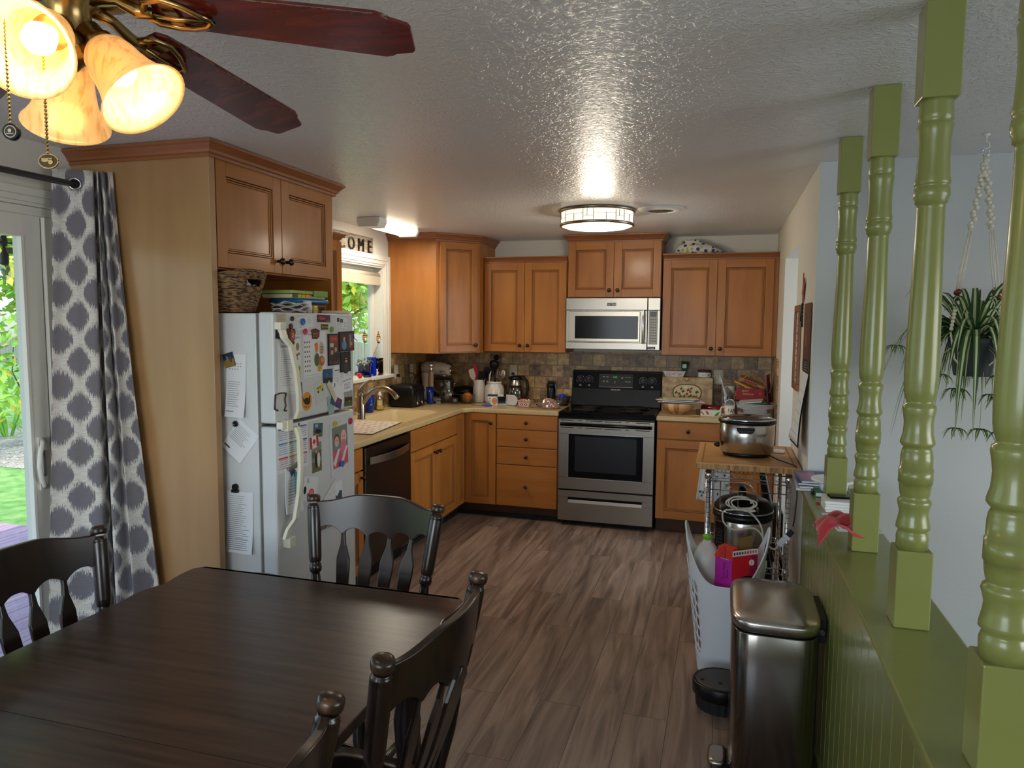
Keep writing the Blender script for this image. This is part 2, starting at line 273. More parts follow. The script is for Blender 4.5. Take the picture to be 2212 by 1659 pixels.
def curtain_mat():
    mt = mk('curtain', (120, 116, 120), .85, sheen=.2); n = mt.node_tree.nodes; l = mt.node_tree.links; b = n['Principled BSDF']
    uv = n.new('ShaderNodeUVMap'); sp = n.new('ShaderNodeSeparateXYZ'); l.new(uv.outputs[0], sp.inputs[0])
    mp = n.new('ShaderNodeMapping'); mp.inputs['Scale'].default_value = (90, 6, 1); l.new(uv.outputs[0], mp.inputs[0]); t = n.new('ShaderNodeTexNoise'); t.inputs['Scale'].default_value = 1; l.new(mp.outputs[0], t.inputs[0])
    def M(op, a, bb=None, c=None):
        x = n.new('ShaderNodeMath'); x.operation = op
        for i, q in enumerate((a, bb, c)):
            if q is None: continue
            if isinstance(q, (int, float)): x.inputs[i].default_value = q
            else: l.new(q, x.inputs[i])
        return x.outputs[0]
    vj = M('MULTIPLY_ADD', M('SUBTRACT', t.outputs[0], .5), .55, sp.outputs['Y'])
    s_ = M('ADD', M('COSINE', M('MULTIPLY', sp.outputs['X'], 2*math.pi)), M('COSINE', M('MULTIPLY', vj, 2*math.pi)))
    g = M('LESS_THAN', M('ABSOLUTE', s_), .52)
    mp2 = n.new('ShaderNodeMapping'); mp2.inputs['Scale'].default_value = (4, 120, 1); l.new(uv.outputs[0], mp2.inputs[0]); t2 = n.new('ShaderNodeTexNoise'); t2.inputs['Scale'].default_value = 1; l.new(mp2.outputs[0], t2.inputs[0])
    r1 = n.new('ShaderNodeValToRGB'); r1.color_ramp.elements[0].color = lin((196, 192, 184)); r1.color_ramp.elements[1].color = lin((226, 222, 212)); l.new(t2.outputs[0], r1.inputs[0]); r1.color_ramp.elements[0].position = .4; r1.color_ramp.elements[1].position = .6
    r2_ = n.new('ShaderNodeValToRGB'); r2_.color_ramp.elements[0].color = lin((102, 98, 104)); r2_.color_ramp.elements[1].color = lin((128, 124, 130)); l.new(t2.outputs[0], r2_.inputs[0])
    mx = n.new('ShaderNodeMixRGB'); l.new(g, mx.inputs[0]); l.new(r2_.outputs[0], mx.inputs[1]); l.new(r1.outputs[0], mx.inputs[2]); l.new(mx.outputs[0], b.inputs['Base Color'])
curtain_mat()
# ------------------------------------------------------------ room shell
H = 2.334; XL = -2.68; XR = .377; YB = 6.175; YS = 3.48; CX = 3.6; YN = -2.5
struct('floor', MB('floor').box(XL-.1, .54, YN-.1, YB+.1, -.1, 0).box(.377, 2.2, YS, YB+.1, -.1, 0))
struct('floor_lower', MB('floor').box(.54, CX+.1, YN-.1, YS, -1.3, -1.2))
struct('ceiling', MB('ceiling').box(XL-.12, CX+.1, YN-.1, YB+.12, H, H+.12))
# left wall with the sliding door and the window over the sink
DY0, DY1, DZ = .36, 2.35, 2.075
WY0, WY1, WZ0, WZ1 = 4.22, 5.36, 1.20, 2.06
mb = MB('wall_cream')
for a in ((YN, DY0, 0, H), (DY0, DY1, DZ, H), (DY1, WY0, 0, H), (WY0, WY1, 0, WZ0), (WY0, WY1, WZ1, H), (WY1, YB+.12, 0, H)): mb.box(XL-.14, XL, *a)
struct('wall_left', mb)
struct('wall_back', MB('wall_cream').box(XL, XR+.9, YB, YB+.12, 0, H))
mb = MB('wall_cream')      # right kitchen wall with its opening
for a in ((YS+.002, 4.35, 0, H), (4.35, 5.29, 2.07, H), (5.29, YB, 0, H)): mb.box(XR, XR+.12, *a)
struct('wall_right', mb)
struct('wall_living', MB('wall_blue').box(XR+.001, CX, YS, YS+.12, -1.2, H))
mb = MB('wall_hall').box(XR+.12, 2.3, YS+.12, YS+.16, 0, H).box(XR+.9, 2.3, YB, YB+.12, 0, H)
for a in ((YS, 4.45, 0, H), (5.75, YB+.1, 0, H), (4.45, 5.75, 0, .7), (4.45, 5.75, 2.1, H)): mb.box(2.2, 2.3, *a)
struct('wall_hall', mb)
mb = MB('wall_blue')
for a in ((YN, -.65, -1.2, H), (1.85, YS, -1.2, H), (-.65, 1.85, -1.2, .4), (-.65, 1.85, 1.98, H)): mb.box(CX, CX+.1, *a)
struct('wall_outer_right', mb)
mb = MB('wall_cream')
for a in ((XL-.1, -2.32, -1.2, H), (-.08, CX+.1, -1.2, H), (-2.32, -.08, -.1, .78), (-2.32, -.08, 2.12, H)): mb.box(a[0], a[1], YN-.1, YN, a[2], a[3])
struct('wall_front', mb)
for i, (x0, x1, y0, y1, z0, z1) in enumerate(((-2.32, -.08, YN-.07, YN-.03, .78, 2.12),)):
    mb = MB('trim_white').box(x0-.05, x1+.05, y0, YN+.02, z0-.05, z0).box(x0-.05, x1+.05, y0, YN+.02, z1, z1+.05).box(x0-.05, x0, y0, YN+.02, z0, z1).box(x1, x1+.05, y0, YN+.02, z0, z1).box(-1.22, -1.18, y0, YN+.0, z0, z1)
    struct('added_window', mb)  # unseen window frame, added to go with the fill lamp
struct('wall_step', MB('greenpaint').box(.52, .545, -.6, YS, -1.2, 0).box(.377, .545, YN, -.6, -1.2, 0))
# backsplash
mb = MB('tile_back').box(XL+.001, XR-.001, YB-.012, YB-.001, .90, 1.372); struct('trim_1', mb)
mb = MB('tile_side').box(XL+.001, XL+.012, 3.42, WY0-.09, .90, 1.372).box(XL+.001, XL+.012, WY0-.09, WY1+.09, .90, 1.155).box(XL+.001, XL+.012, WY1+.09, YB-.012, .90, 1.372).box(XR-.012, XR-.001, 5.52, YB-.012, .90, 1.365)
struct('trim_2', mb)
for nm, a in (('baseboard_left', (XL, XL+.014, -2.4, DY0-.08, 0, .09)), ('baseboard_right', (XR-.014, XR, YS+.03, 4.33, 0, .09))): struct(nm, MB('trim_white').box(*a))
# window over the sink: casing, frame, sash, panes, sill, rolled shade
xw = XL; win = MB('trim_white')
def cas(mb, y0, y1, z0, z1, w_, x, bottom=True):
    for k, (o1, o2, t) in enumerate(((w_, w_*.55, .020), (w_*.55, w_*.2, .014), (w_*.2, 0, .008))):
        mb.box(x+.0004, x+t, y0-o1, y0-o2, z0, z1+o2).box(x+.0004, x+t, y1+o2, y1+o1, z0, z1+o2).box(x+.0004, x+t, y0-o1, y1+o1, z1+o2, z1+o1)
cas(win, WY0, WY1, WZ0-.02, WZ1, .085, xw)
win.box(XL-.13, XL-.0005, WY0+.0005, WY0+.012, WZ0, WZ1-.013).box(XL-.13, XL-.0005, WY1-.012, WY1-.0005, WZ0, WZ1-.013).box(XL-.13, XL-.0005, WY0+.0005, WY1-.0005, WZ1-.012, WZ1-.0005)
w1 = struct('window_1', win)
struct('window_sill', MB('trim_white').box(XL-.13, XL+.035, WY0-.10, WY1+.12, 1.157, 1.185), w1, bev=.004)
fr = MB('trim_white')
for a in ((WY0+.013, WY0+.05, 1.226, WZ1-.051), (WY1-.05, WY1-.013, 1.226, WZ1-.051), (4.72, 4.76, 1.226, WZ1-.051), (WY0+.013, WY1-.013, 1.187, 1.225), (WY0+.013, WY1-.013, WZ1-.05, WZ1-.013)): fr.box(XL-.12, XL-.08, *a)
struct('window_frame', fr, w1, bev=.003)
struct('pane', MB('glass').box(XL-.102, XL-.098, WY0+.04, WY1-.04, 1.22, WZ1-.04), w1)
mb = MB(flat((196, 186, 164))); mb.lathe((XL-.045, WY0+.02, 1.985), [(.028, 0), (.028, WY1-WY0-.04)], (0, 1, 0), 20); mb.box(XL-.022, XL-.018, WY0+.02, WY1-.02, 1.925, 1.99).box(XL-.026, XL-.014, WY0+.02, WY1-.02, 1.91, 1.93)
o = obj('roller_shade', mb); tag(o, 'rolled beige shade at the top of the window above the sink', 'window shade')
# sliding glass door on the left wall
dr = MB('trim_white'); cas(dr, DY0, DY1, 0, DZ, .07, XL)
for a in ((DY0+.001, DY0+.035, .031, DZ-.036), (DY1-.035, DY1-.001, .031, DZ-.036), (DY0+.001, DY1-.001, DZ-.035, DZ-.001), (DY0+.001, DY1-.001, 0, .03)): dr.box(XL-.13, XL-.001, *a)
door = struct('door_1', dr, bev=.003)
def panel(y0, y1, x, nm):
    mb = MB('trim_white'); s_ = .085
    for a in ((y0, y0+s_, .03, DZ-.035), (y1-s_, y1, .03, DZ-.035), (y0+s_, y1-s_, .03, .13), (y0+s_, y1-s_, DZ-.115, DZ-.035)): mb.box(x, x+.04, *a)
    mb.box(x-.003, x+.043, y0+s_-.006, y0+s_+.006, .125, DZ-.112).box(x-.003, x+.043, y1-s_-.006, y1-s_+.006, .125, DZ-.112).box(x-.003, x+.043, y0+s_+.007, y1-s_-.007, DZ-.121, DZ-.111); mb.use(flat((96, 88, 76))).box(x+.0402, x+.0412, y1-.004, y1-.001, .04, DZ-.04)
    d = struct(nm, mb, door, bev=.003)
    struct('pane', MB('glass').box(x+.018, x+.022, y0+s_-.01, y1-s_+.01, .12, DZ-.105), d); return d
panel(DY0+.035, 1.40, XL-.115, 'door_panel'); pn = panel(1.33, DY1-.035, XL-.06, 'door_panel')
mb = MB('trim_white'); F = Fr((XL-.02, 2.27, 1.03), (0, 1, 0), (0, 0, 1), (1, 0, 0))
mb.fb(F, -.018, .018, -.11, .11, 0, .008); mb.tube([F.p(0, -.10, .006), F.p(-.02, -.085, .03), F.p(-.045, -.045, .045), F.p(-.055, 0, .05), F.p(-.045, .045, .045), F.p(-.02, .085, .03), F.p(0, .10, .006)], .009, 10)
mb.use('chrome').fb(F, -.004, .004, -.055, .055, .008, .012)
struct('door_handle', mb, door)
# ceiling register
t = thing('ceiling_vent', 'round white air vent in the ceiling behind the drum light', 'vent', (-.41, 4.62, H-.02))
mb = MB('white').lathe((-.41, 4.62, H), [(.145, 0), (.145, -.006), (.12, -.016), (.085, -.02), (.083, -.012), (.083, 0)], seg=36); obj('rim', mb, t)
mb = MB('darkgap').lathe((-.41, 4.62, H-.002), [(.083, 0), (.083, -.004)], seg=24); mb.use('nickel')
for k in range(-4, 5): L = math.sqrt(.083**2-(k*.018)**2)*.95; mb.box(-.41-L, -.41+L, 4.617+k*.018, 4.625+k*.018, H-.016, H-.006)
obj('louver', mb, t)
# half wall with beadboard
hw = MB('greenpaint').box(.372, .520, -.6, YS-.002, 0, .89)
y = -.6
while y < YS-.01:
    y2 = min(y+.089, YS-.004); hw.prism(Fr((0, 0, 0), (0, 1, 0), (0, 0, 1), (-1, 0, 0)), [(y+.004, .10), (y2-.004, .10), (y2-.004, .888), (y+.004, .888)], -.372, -.364)
    y = y2
hw.box(.355, .372, -.6, YS-.004, 0, .10)
struct('wall_half', hw)
struct('trim_3', MB('greenpaint').box(.338, .538, -.62, YS-.002, .89, .92), bev=.005)
# turned posts
PV = [(1064, .034), (1042, .035), (1035, .032), (1032, .030), (1028, .0365), (1022, .036), (1010, .0325), (1000, .031), (990, .034), (984, .0365), (979, .0345), (976, .029), (972, .031), (962, .0335), (951, .0345), (950.5, .0365), (926, .0365), (925.5, .0345), (905, .034), (896, .032), (891, .029),
      (888, .033), (884, .0368), (880, .0365), (868, .032), (850, .0305), (836, .033), (826, .0355), (820, .034), (817, .028), (813, .0285), (806, .0325), (795, .0345), (770, .0358), (730, .035), (660, .033), (600, .0308), (540, .0292), (500, .0288), (494, .029), (492, .033), (486, .0335), (482, .0368), (474, .0372), (467, .0355), (465, .033),
      (463, .036), (458, .0372), (447, .034), (420, .0325), (395, .0328), (378, .035), (370, .0368), (366, .034), (364, .032), (361, .0355), (352, .0352), (335, .034), (326, .034)]
ZB = .92; ZT = H
def post(y, label):
    t = thing('turned_post', label, 'post', (.437, y+.0375, ZB), group='turned posts along the half wall')
    obj('base_block', MB('greenpaint').box(.399, .475, y, y+.075, ZB+.0005, 1.105), t, bev=.003)
    mb = MB('greenpaint').lathe((.437, y+.0375, 0), [(r, ZB+(1195-v)*(ZT-ZB)/(1195-182)) for v, r in PV], seg=40)
    obj('turned_shaft', mb, t)
    obj('top_block', MB('greenpaint').box(.399, .475, y, y+.075, 2.127, H-.001), t, bev=.003)
post(3.03, 'farthest and smallest-looking of the green turned posts, beside the white tub lid'); post(2.41, 'green turned post standing right behind the red cloth')
post(1.82, 'second green turned post counted from the picture\'s right edge'); post(1.235, 'nearest green turned post, cut by the right edge of the photo'); 
# ------------------------------------------------------------ cabinetry
def door_mesh(F, w_, h_, horiz=False, s_=.062):
    mb = MB('maple'); T = .020
    mb.fb(F, 0, s_, 0, h_, 0, T).fb(F, w_-s_, w_, 0, h_, 0, T)
    mb.use('maple_h').fb(F, s_, w_-s_, 0, s_, 0, T).fb(F, s_, w_-s_, h_-s_, h_, 0, T)
    a0, a1, b0, b1 = s_, w_-s_, s_, h_-s_
    mb.use('maple').fb(F, a0, a1, b0, b1, 0, .008)
    # stepped moulding with dark glaze lines
    for d0, d1, c, mat in ((0, .003, .0165, 'glaze'), (.003, .009, .0155, 'maple'), (.009, .0115, .012, 'glaze'), (.0115, .018, .0115, 'maple'), (.018, .0205, .0088, 'glaze')):
        mb.use(mat); mb.fb(F, a0+d0, a0+d1, b0+d0, b1-d0, .004, c).fb(F, a1-d1, a1-d0, b0+d0, b1-d0, .004, c).fb(F, a0+d1, a1-d1, b0+d0, b0+d1, .004, c).fb(F, a0+d1, a1-d1, b1-d1, b1-d0, .004, c)
    return mb
def cdoor(par, F, a, b, w_, h_, knob=None, s_=.062):
    G = F.sub(a, b, 0); d = obj('door', door_mesh(G, w_, h_, s_=s_), par, bev=.0015, seg=1)
    if knob: obj('knob', knobm(G, knob[0], knob[1], .02), d)
    return d
def cdrawer(par, F, a, b, w_, h_, knob=True):
    G = F.sub(a, b, 0); d = obj('drawer', MB('maple_h').fb(G, 0, w_, 0, h_, 0, .02), par, bev=.004)
    if knob: obj('knob', knobm(G, w_/2, h_/2, .02), d)
    return d
CROWN = [(0, 0), (.006, 0), (.006, .012), (.014, .016), (.018, .026), (.034, .044), (.042, .050), (.042, .059), (.0, .059)]
def crown(par, path, zb, k=1.0, hh=1.0):
    # path: plan points, outward is to the right-hand side of travel; mitred
    n = len(path); pts = [V((p[0], p[1], 0)) for p in path]; rings = []
    for i in range(n):
        d0 = (pts[i]-pts[i-1]).normalized() if i > 0 else None; d1 = (pts[i+1]-pts[i]).normalized() if i < n-1 else None
        n0 = V((d0.y, -d0.x, 0)) if d0 else None; n1 = V((d1.y, -d1.x, 0)) if d1 else None
        if n0 and n1: b = (n0+n1).normalized(); b = b/max(.3, b.dot(n0))
        else: b = n0 or n1
        rings.append([pts[i]+b*(o_*k)+V((0, 0, zb+z_*hh)) for o_, z_ in CROWN])
    obj('crown_moulding', MB('crown').loft(rings, True, True, True, False), par)
ZU, ZUT = 1.369, 2.12
FB = Fr((0, 5.870, 0), (1, 0, 0), (0, 0, 1), (0, -1, 0)); yU = 5.870
def upper(label, x0, x1, z0, z1, doors, y=5.870, crn=None, right_filler=0):
    t = thing('wall_cabinet', label, 'cabinet', ((x0+x1)/2, YB-.15, z0)); F = Fr((0, y, 0), (1, 0, 0), (0, 0, 1), (0, -1, 0))
    obj('cabinet_body', MB('maple').box(x0, x1+right_filler, y, YB-.002, z0, z1+.02), t, bev=.001, seg=1)
    n = doors; wd = (x1-x0-.004*(n+1))/n
    for k in range(n):
        a = x0+.004+k*(wd+.004); kb = (wd-.032 if k == 0 else .032)
        cdoor(t, F, a, z0+.003, wd, z1-z0-.006, (kb, .055))
    return t
t = upper('double-door maple wall cabinet left of the microwave', -1.985, -1.266, ZU, ZUT, 2); crown(t, [(-1.985, yU-.004), (-1.266, yU-.004)][::1], 2.122, .8, .75)
t = upper('short maple cabinet with two doors directly above the microwave', -1.256, -.500, 1.826, 2.275, 2, y=5.862); crown(t, [(-1.256, YB-.003), (-1.256, 5.858), (-.500, 5.858), (-.500, YB-.003)], 2.272)
t = upper('double-door maple wall cabinet right of the microwave by the wall opening', -.490, .345, ZU, ZUT, 2, right_filler=.030); crown(t, [(-.490, yU-.004), (.375, yU-.004)], 2.122, .8, .75)
# diagonal corner wall cabinet
P1 = V((-2.255, 5.445, 0)); P2 = V((-1.998, 5.755, 0))
t = thing('corner_cabinet', 'tall single-door maple corner cabinet angled beside the window', 'cabinet', (-2.35, 5.85, ZU-.01))
obj('cabinet_body', MB('maple').prism(W0, [(XL+.002, 5.445), (P1.x, P1.y), (P2.x, P2.y), (-1.990, 5.765), (-1.990, YB-.002), (XL+.002, YB-.002)], ZU-.008, 2.29), t, bev=.0015, seg=1)
du = (P2-P1); L = du.length; F = Fr(P1+V((0, 0, 0)), du, (0, 0, 1), V((du.y, -du.x, 0)))
cdoor(t, F, .028, ZU+.004, L-.05, 2.262-ZU, (L-.05-.030, .055), s_=.056)
crown(t, [(XL+.002, 5.443), (P1.x, P1.y-.002), (P2.x+.002, P2.y-.002), (-1.988, YB-.003)], 2.272)
# refrigerator surround: side panel + over-fridge cabinet
t = thing('fridge_cabinet', 'dark-looking maple cabinet with two doors above the refrigerator, with its tall end panel', 'cabinet', (-2.3, 2.95, 0))
obj('end_panel', MB('maple_daylit').box(XL+.002, -1.985, 2.452, 2.487, .001, 2.285), t, bev=.002)
obj('end_panel', MB('maple').box(XL+.002, -1.995, 3.385, 3.405, .001, 2.285), t, bev=.002)
obj('cabinet_body', MB('maple').box(XL+.002, -2.010, 2.488, 3.384, 1.835, 2.285).box(XL+.002, XL+.02, 2.488, 3.384, 1.5, 1.835), t)
F = Fr((-2.008, 2.492, 0), (0, 1, 0), (0, 0, 1), (1, 0, 0))
cdoor(t, F, .004, 1.842, .443, .435, (.411, .055)); cdoor(t, F, .451, 1.842, .443, .435, (.032, .055))
crown(t, [(XL+.002, 2.450), (-1.983, 2.450), (-1.983, 3.407), (-2.1, 3.407)], 2.272)
# wall cabinet between the fridge and the window
t = thing('wall_cabinet', 'narrow maple wall cabinet between the refrigerator surround and the window', 'cabinet', (-2.5, 3.75, ZU))
obj('cabinet_body', MB('maple').box(XL+.002, -2.345, 3.407, 4.075, ZU, 2.14), t, bev=.001, seg=1)
F = Fr((-2.345, 3.41, 0), (0, 1, 0), (0, 0, 1), (1, 0, 0)); cdoor(t, F, .003, ZU+.003, .328, .745, (.298, .055)); cdoor(t, F, .335, ZU+.003, .328, .745, (.03, .055))
crown(t, [(-2.345, 3.407), (-2.345, 4.077), (XL+.002, 4.077)], 2.12, .8, .75)
# base cabinets
yF = 5.585; xF = -2.071; ZC = .874; ZK = .112
def base(label, x0, x1, y=yF, name='base_cabinet', lz=None):
    t = thing(name, label, 'cabinet', ((x0+x1)/2, y+.3, 0))
    obj('cabinet_body', MB('maple').box(x0, x1, y, YB-.02, ZK, ZC), t); obj('toe_kick', MB('toekick').box(x0, x1, y+.075, y+.09, .001, ZK), t); return t
FBk = Fr((0, yF-.0005, 0), (1, 0, 0), (0, 0, 1), (0, -1, 0))
t = base('maple four-drawer base cabinet left of the stove', -1.776, -1.262)
for b, h_ in ((.753, .118), (.608, .140), (.462, .140), (.116, .340)): cdrawer(t, FBk, -1.773, b, .508, h_)
t = base('maple base cabinet immediately right of the stove with a drawer over a door', -.482, -.012)
cdrawer(t, FBk, -.478, .740, .462, .130); cdoor(t, FBk, -.478, .116, .462, .615, (.430, .560))
t = base('maple base cabinet behind the wire cart, against the right wall', -.008, .375)
cdrawer(t, FBk, -.004, .740, .372, .130); cdoor(t, FBk, -.004, .116, .372, .615, (.034, .560))
t = thing('corner_base_cabinet', 'maple corner base cabinet with a folding door in the inner corner', 'cabinet', (-2.2, 5.9, 0))
obj('cabinet_body', MB('maple').prism(W0, [(XL+.02, 5.39), (xF, 5.39), (xF, yF), (-1.778, yF), (-1.778, YB-.02), (XL+.02, YB-.02)], ZK, ZC), t)
obj('toe_kick', MB('toekick').box(xF-.09, xF-.075, 5.39, yF+.09, .001, ZK).box(xF-.09, -1.778, yF+.075, yF+.09, .001, ZK), t)
cdoor(t, FBk, xF+.022, .116, .266, .755, (.232, .680), s_=.058)
FL = Fr((xF+.0005, 0, 0), (0, 1, 0), (0, 0, 1), (1, 0, 0)); cdoor(t, FL, 5.393, .116, .168, .755, s_=.045)
def baseL(label, y0, y1, name='base_cabinet'):
    t = thing(name, label, 'cabinet', (xF-.3, (y0+y1)/2, 0))
    obj('cabinet_body', MB('maple').box(XL+.02, xF, y0, y0+.018, ZK, ZC).box(XL+.02, xF, y1-.018, y1, ZK, ZC).box(XL+.02, xF, y0+.018, y1-.018, ZK, ZK+.02).box(XL+.02, xF, y0+.018, y1-.018, .60, .62).box(xF-.018, xF, y0+.018, y1-.018, .62, ZC), t)
    obj('toe_kick', MB('toekick').box(xF-.09, xF-.075, y0, y1, .001, ZK), t); return t
t = baseL('maple sink base cabinet with two doors below two false drawer fronts', 4.492, 5.388)
for a, kx in ((4.496, .41), (4.943, .032)): cdoor(t, FL, a, .116, .442, .597, (kx, .54))
for a in (4.496, 4.943): cdrawer(t, FL, a, .722, .442, .148, False)
t = baseL('narrow maple base cabinet half hidden behind the refrigerator', 3.41, 3.815); cdrawer(t, FL, 3.413, .74, .398, .13, False); cdoor(t, FL, 3.413, .116, .398, .615, (.368, .58))
struct('trim_4', MB('rubber').box(xF-.075, xF-.06, 3.82, yF+.06, .001, .03).box(xF-.06, -1.262, yF+.06, yF+.075, .001, .03))
# countertops
def counter_prism(poly, z0, z1): return MB('counter').prism(W0, poly, z0, z1)
c = obj('countertop', counter_prism([(XL+.014, 3.41), (-2.046, 3.41), (-2.046, 5.50), (-1.985, 5.560), (-1.257, 5.560), (-1.257, YB-.014), (XL+.014, YB-.014)], .876, .914))
tag(c, 'L-shaped speckled beige countertop with the built-in sink, running from refrigerator to stove', 'countertop')
cut = MB('sink').sq((-2.37, 4.90, 0), [(.215, .39, .80), (.215, .39, 1.0)], 48, .22); co = obj('cutter', cut)
md = c.modifiers.new('b', 'BOOLEAN'); md.object = co; md.operation = 'DIFFERENCE'
md = c.modifiers.new('bevel', 'BEVEL'); md.width = .009; md.segments = 3; md.limit_method = 'ANGLE'; md.angle_limit = R(40)
me = bpy.data.meshes.new_from_object(c.evaluated_get(bpy.context.evaluated_depsgraph_get())); c.modifiers.clear(); c.data = me; bpy.data.objects.remove(co)
def rrect(cx, cy, rx, ry, z, seg=48, e=.22):
    sp = lambda x: math.copysign(abs(x)**e, x)
    return [V((cx+rx*sp(math.cos(2*math.pi*i/seg)), cy+ry*sp(math.sin(2*math.pi*i/seg)), z)) for i in range(seg)]
mb = MB('sink').loft([rrect(-2.37, 4.90, .213, .388, .905), rrect(-2.37, 4.90, .208, .383, .90), rrect(-2.37, 4.90, .198, .372, .72), rrect(-2.37, 4.90, .17, .34, .70), rrect(-2.37, 4.90, .03, .03, .695)], True, False, True)
mb.use('nickel').lathe((-2.37, 4.90, .694), [(.042, 0), (.042, .004), (.03, .005), (.03, .001)], seg=20)
obj('sink_basin', mb, c)
c2 = obj('countertop', counter_prism([(-.489, 5.560), (.374, 5.560), (.374, YB-.014), (-.489, YB-.014)], .876, .914), bev=.009, seg=3); tag(c2, 'short speckled beige countertop right of the stove, heaped with baskets and papers', 'countertop')
# ------------------------------------------------------------ dishwasher
t = thing('dishwasher', 'dark stainless dishwasher with a curved bar handle next to the refrigerator', 'dishwasher', (-2.36, 4.155, 0))
obj('tub_body', MB('black').box(XL+.04, xF-.002, 3.822, 4.486, .10, .868), t)
obj('door', MB('steel_dark').box(xF-.001, xF+.022, 3.836, 4.484, .118, .862), t, bev=.006)
mb = MB('steel_h'); a = []
for k in range(13): s_ = k/12; a.append((xF+.028+.042*math.sin(math.pi*s_), 3.885+.55*s_))
mb.loft([[V((x-.006, y, .755)), V((x+.006, y, .755)), V((x+.006, y, .80)), V((x-.006, y, .80))] for x, y in a], smooth=False); mb.box(xF+.02, xF+.034, 3.88, 3.90, .757, .798).box(xF+.02, xF+.034, 4.42, 4.44, .757, .798)
obj('handle', mb, t, bev=.002)
obj('kick_plate', MB('black').box(xF-.06, xF-.05, 3.83, 4.48, .001, .10), t)
# ------------------------------------------------------------ stove
X0, X1 = -1.252, -.497; YD = 5.563
t = thing('electric_range', 'stainless and black electric coil stove with oven and bottom drawer', 'stove', ((X0+X1)/2, 5.85, 0))
obj('range_body', MB('black').box(X0+.004, X1-.004, YD+.02, 6.13, .03, .895).box(X0+.03, X1-.03, YD+.07, 6.1, .001, .03), t)
mb = MB('blackgloss').box(X0, X1, YD-.005, 6.02, .895, .918).box(X0, X1, YD+.002, YD+.03, .868, .896); obj('cooktop', mb, t, bev=.006)
for (cx, cy, r) in ((X0+.19, YD+.14, .105), (X0+.19, YD+.35, .08), (X1-.19, YD+.35, .105), (X1-.19, YD+.14, .08)):
    mb = MB('blackgloss').lathe((cx, cy, .918), [(r+.02, 0), (r+.018, .004), (r+.006, .003), (r, .0005), (.02, .0005)], seg=36); b_ = obj('drip_bowl', mb, t)
    mb = MB('rubber'); pts = []
    n = int(r/.021)
    for k in range(n*24+1): an = k/24*2*math.pi; rr = .02+k/24*.019; pts.append((cx+rr*math.cos(an), cy+rr*math.sin(an), .927))
    mb.tube(pts, .0062, 6); obj('coil_burner', mb, b_)
# backguard
Fg = Fr((X0, 6.045, .918), (1, 0, 0), (0, .18, 1), (0, -1, .18)); Wd = X1-X0
mb = MB('black').hexa([V((x, y, z)) for z, ys in ((.918, (6.02, 6.15)), (1.215, (6.075, 6.15))) for y in ys for x in (X0, X1)]); g = obj('backguard', mb, t, bev=.006)
Fg = Fr((X0, 6.02, .918), (1, 0, 0), (0, .055, .297), (0, -.297, .055)); 
mb = MB('blackgloss').fb(Fg, .008, Wd-.008, .150, .290, 0, .006); cp = obj('control_panel', mb, g, bev=.003)
mb = MB('rubber').fb(Fg, .235, .520, .165, .275, .006, .0085); mb.use(flat((225, 225, 225)))
mb.fb(Fg, .235, .52, .163, .1645, .006, .009)
for a, b in ((.275, .25), (.305, .25), (.275, .215), (.305, .215), (.43, .25), (.465, .25), (.49, .25), (.465, .212), (.49, .212)): mb.fb(Fg, a-.009, a+.009, b-.0012, b+.0012, .0085, .0092)
for a, b in ((.275, .207), (.305, .207), (.43, .24), (.37, .2), (.37, .212)): mb.fb(Fg, a-.006, a+.006, b-.001, b+.001, .0085, .0092)
MATS.get('led') or mk('led', (60, 180, 80), .5, emit=(90, 200, 110), es=.6)
mb.use('led').text(Fg, '4:33', .022, .37, .248, .009); obj('clock_display', mb, g)
mb = MB(flat((205, 205, 205))).text(Fg, 'FRIGIDAIRE', .016, Wd/2, .142, .001); obj('lettering', mb, g)
for i, a in enumerate((.075, .150, Wd-.150, Wd-.075)):
    mb = MB(flat((220, 220, 220)))
    for k in range(13): an = R(-130+k*260/12); mb.disc(Fg, a+.033*math.sin(an), .222+.033*math.cos(an), .0022, .006, .0068, 6)
    mb.fb(Fg, a-.008, a+.008, .180, .1815, .006, .0068).fb(Fg, a-.008, a+.008, .168, .1695, .006, .0068).fb(Fg, a-.008, a-.0065, .168, .18, .006, .0068).fb(Fg, a+.0065, a+.008, .168, .18, .006, .0068).fb(Fg, a-.003+(.003 if i%2 else -.001), a+.001+(.003 if i%2 else -.001), .172, .176, .006, .0068)
    mb.use('plastic_black').disc(Fg, a, .222, .023, .006, .014, 24); mb.disc(Fg, a, .222, .019, .014, .024, 24); mb.fb(Fg, a-.0055, a+.0055, .201, .243, .014, .034); mb.use(flat((190, 190, 190))).fb(Fg, a-.001, a+.001, .228, .242, .034, .0345); obj('control_knob', mb, t, bev=.001)
# oven door
FD = Fr((X0, YD, 0), (1, 0, 0), (0, 0, 1), (0, -1, 0)); mb = MB('steel_h')
mb.fb(FD, .002, Wd-.002, .300, .395, -.02, .02).fb(FD, .002, Wd-.002, .745, .862, -.02, .02).fb(FD, .002, .085, .395, .745, -.02, .02).fb(FD, Wd-.085, Wd-.002, .395, .745, -.02, .02)
od = obj('oven_door', mb, t, bev=.002)
mb = MB('blackgloss').fb(FD, .085, Wd-.085, .395, .745, -.01, .014); obj('oven_glass', mb, od)
mb = MB(flat((24, 24, 28), .2)).fb(FD, .135, Wd-.135, .445, .725, .0142, .0148); mb.use('chrome')
mb.fb(FD, .080, .085, .390, .750, .014, .022).fb(FD, Wd-.085, Wd-.080, .390, .750, .014, .022).fb(FD, .080, Wd-.080, .390, .395, .014, .022).fb(FD, .080, Wd-.080, .745, .749, .014, .022); obj('window_bezel', mb, od)
mb = MB('darkgap')
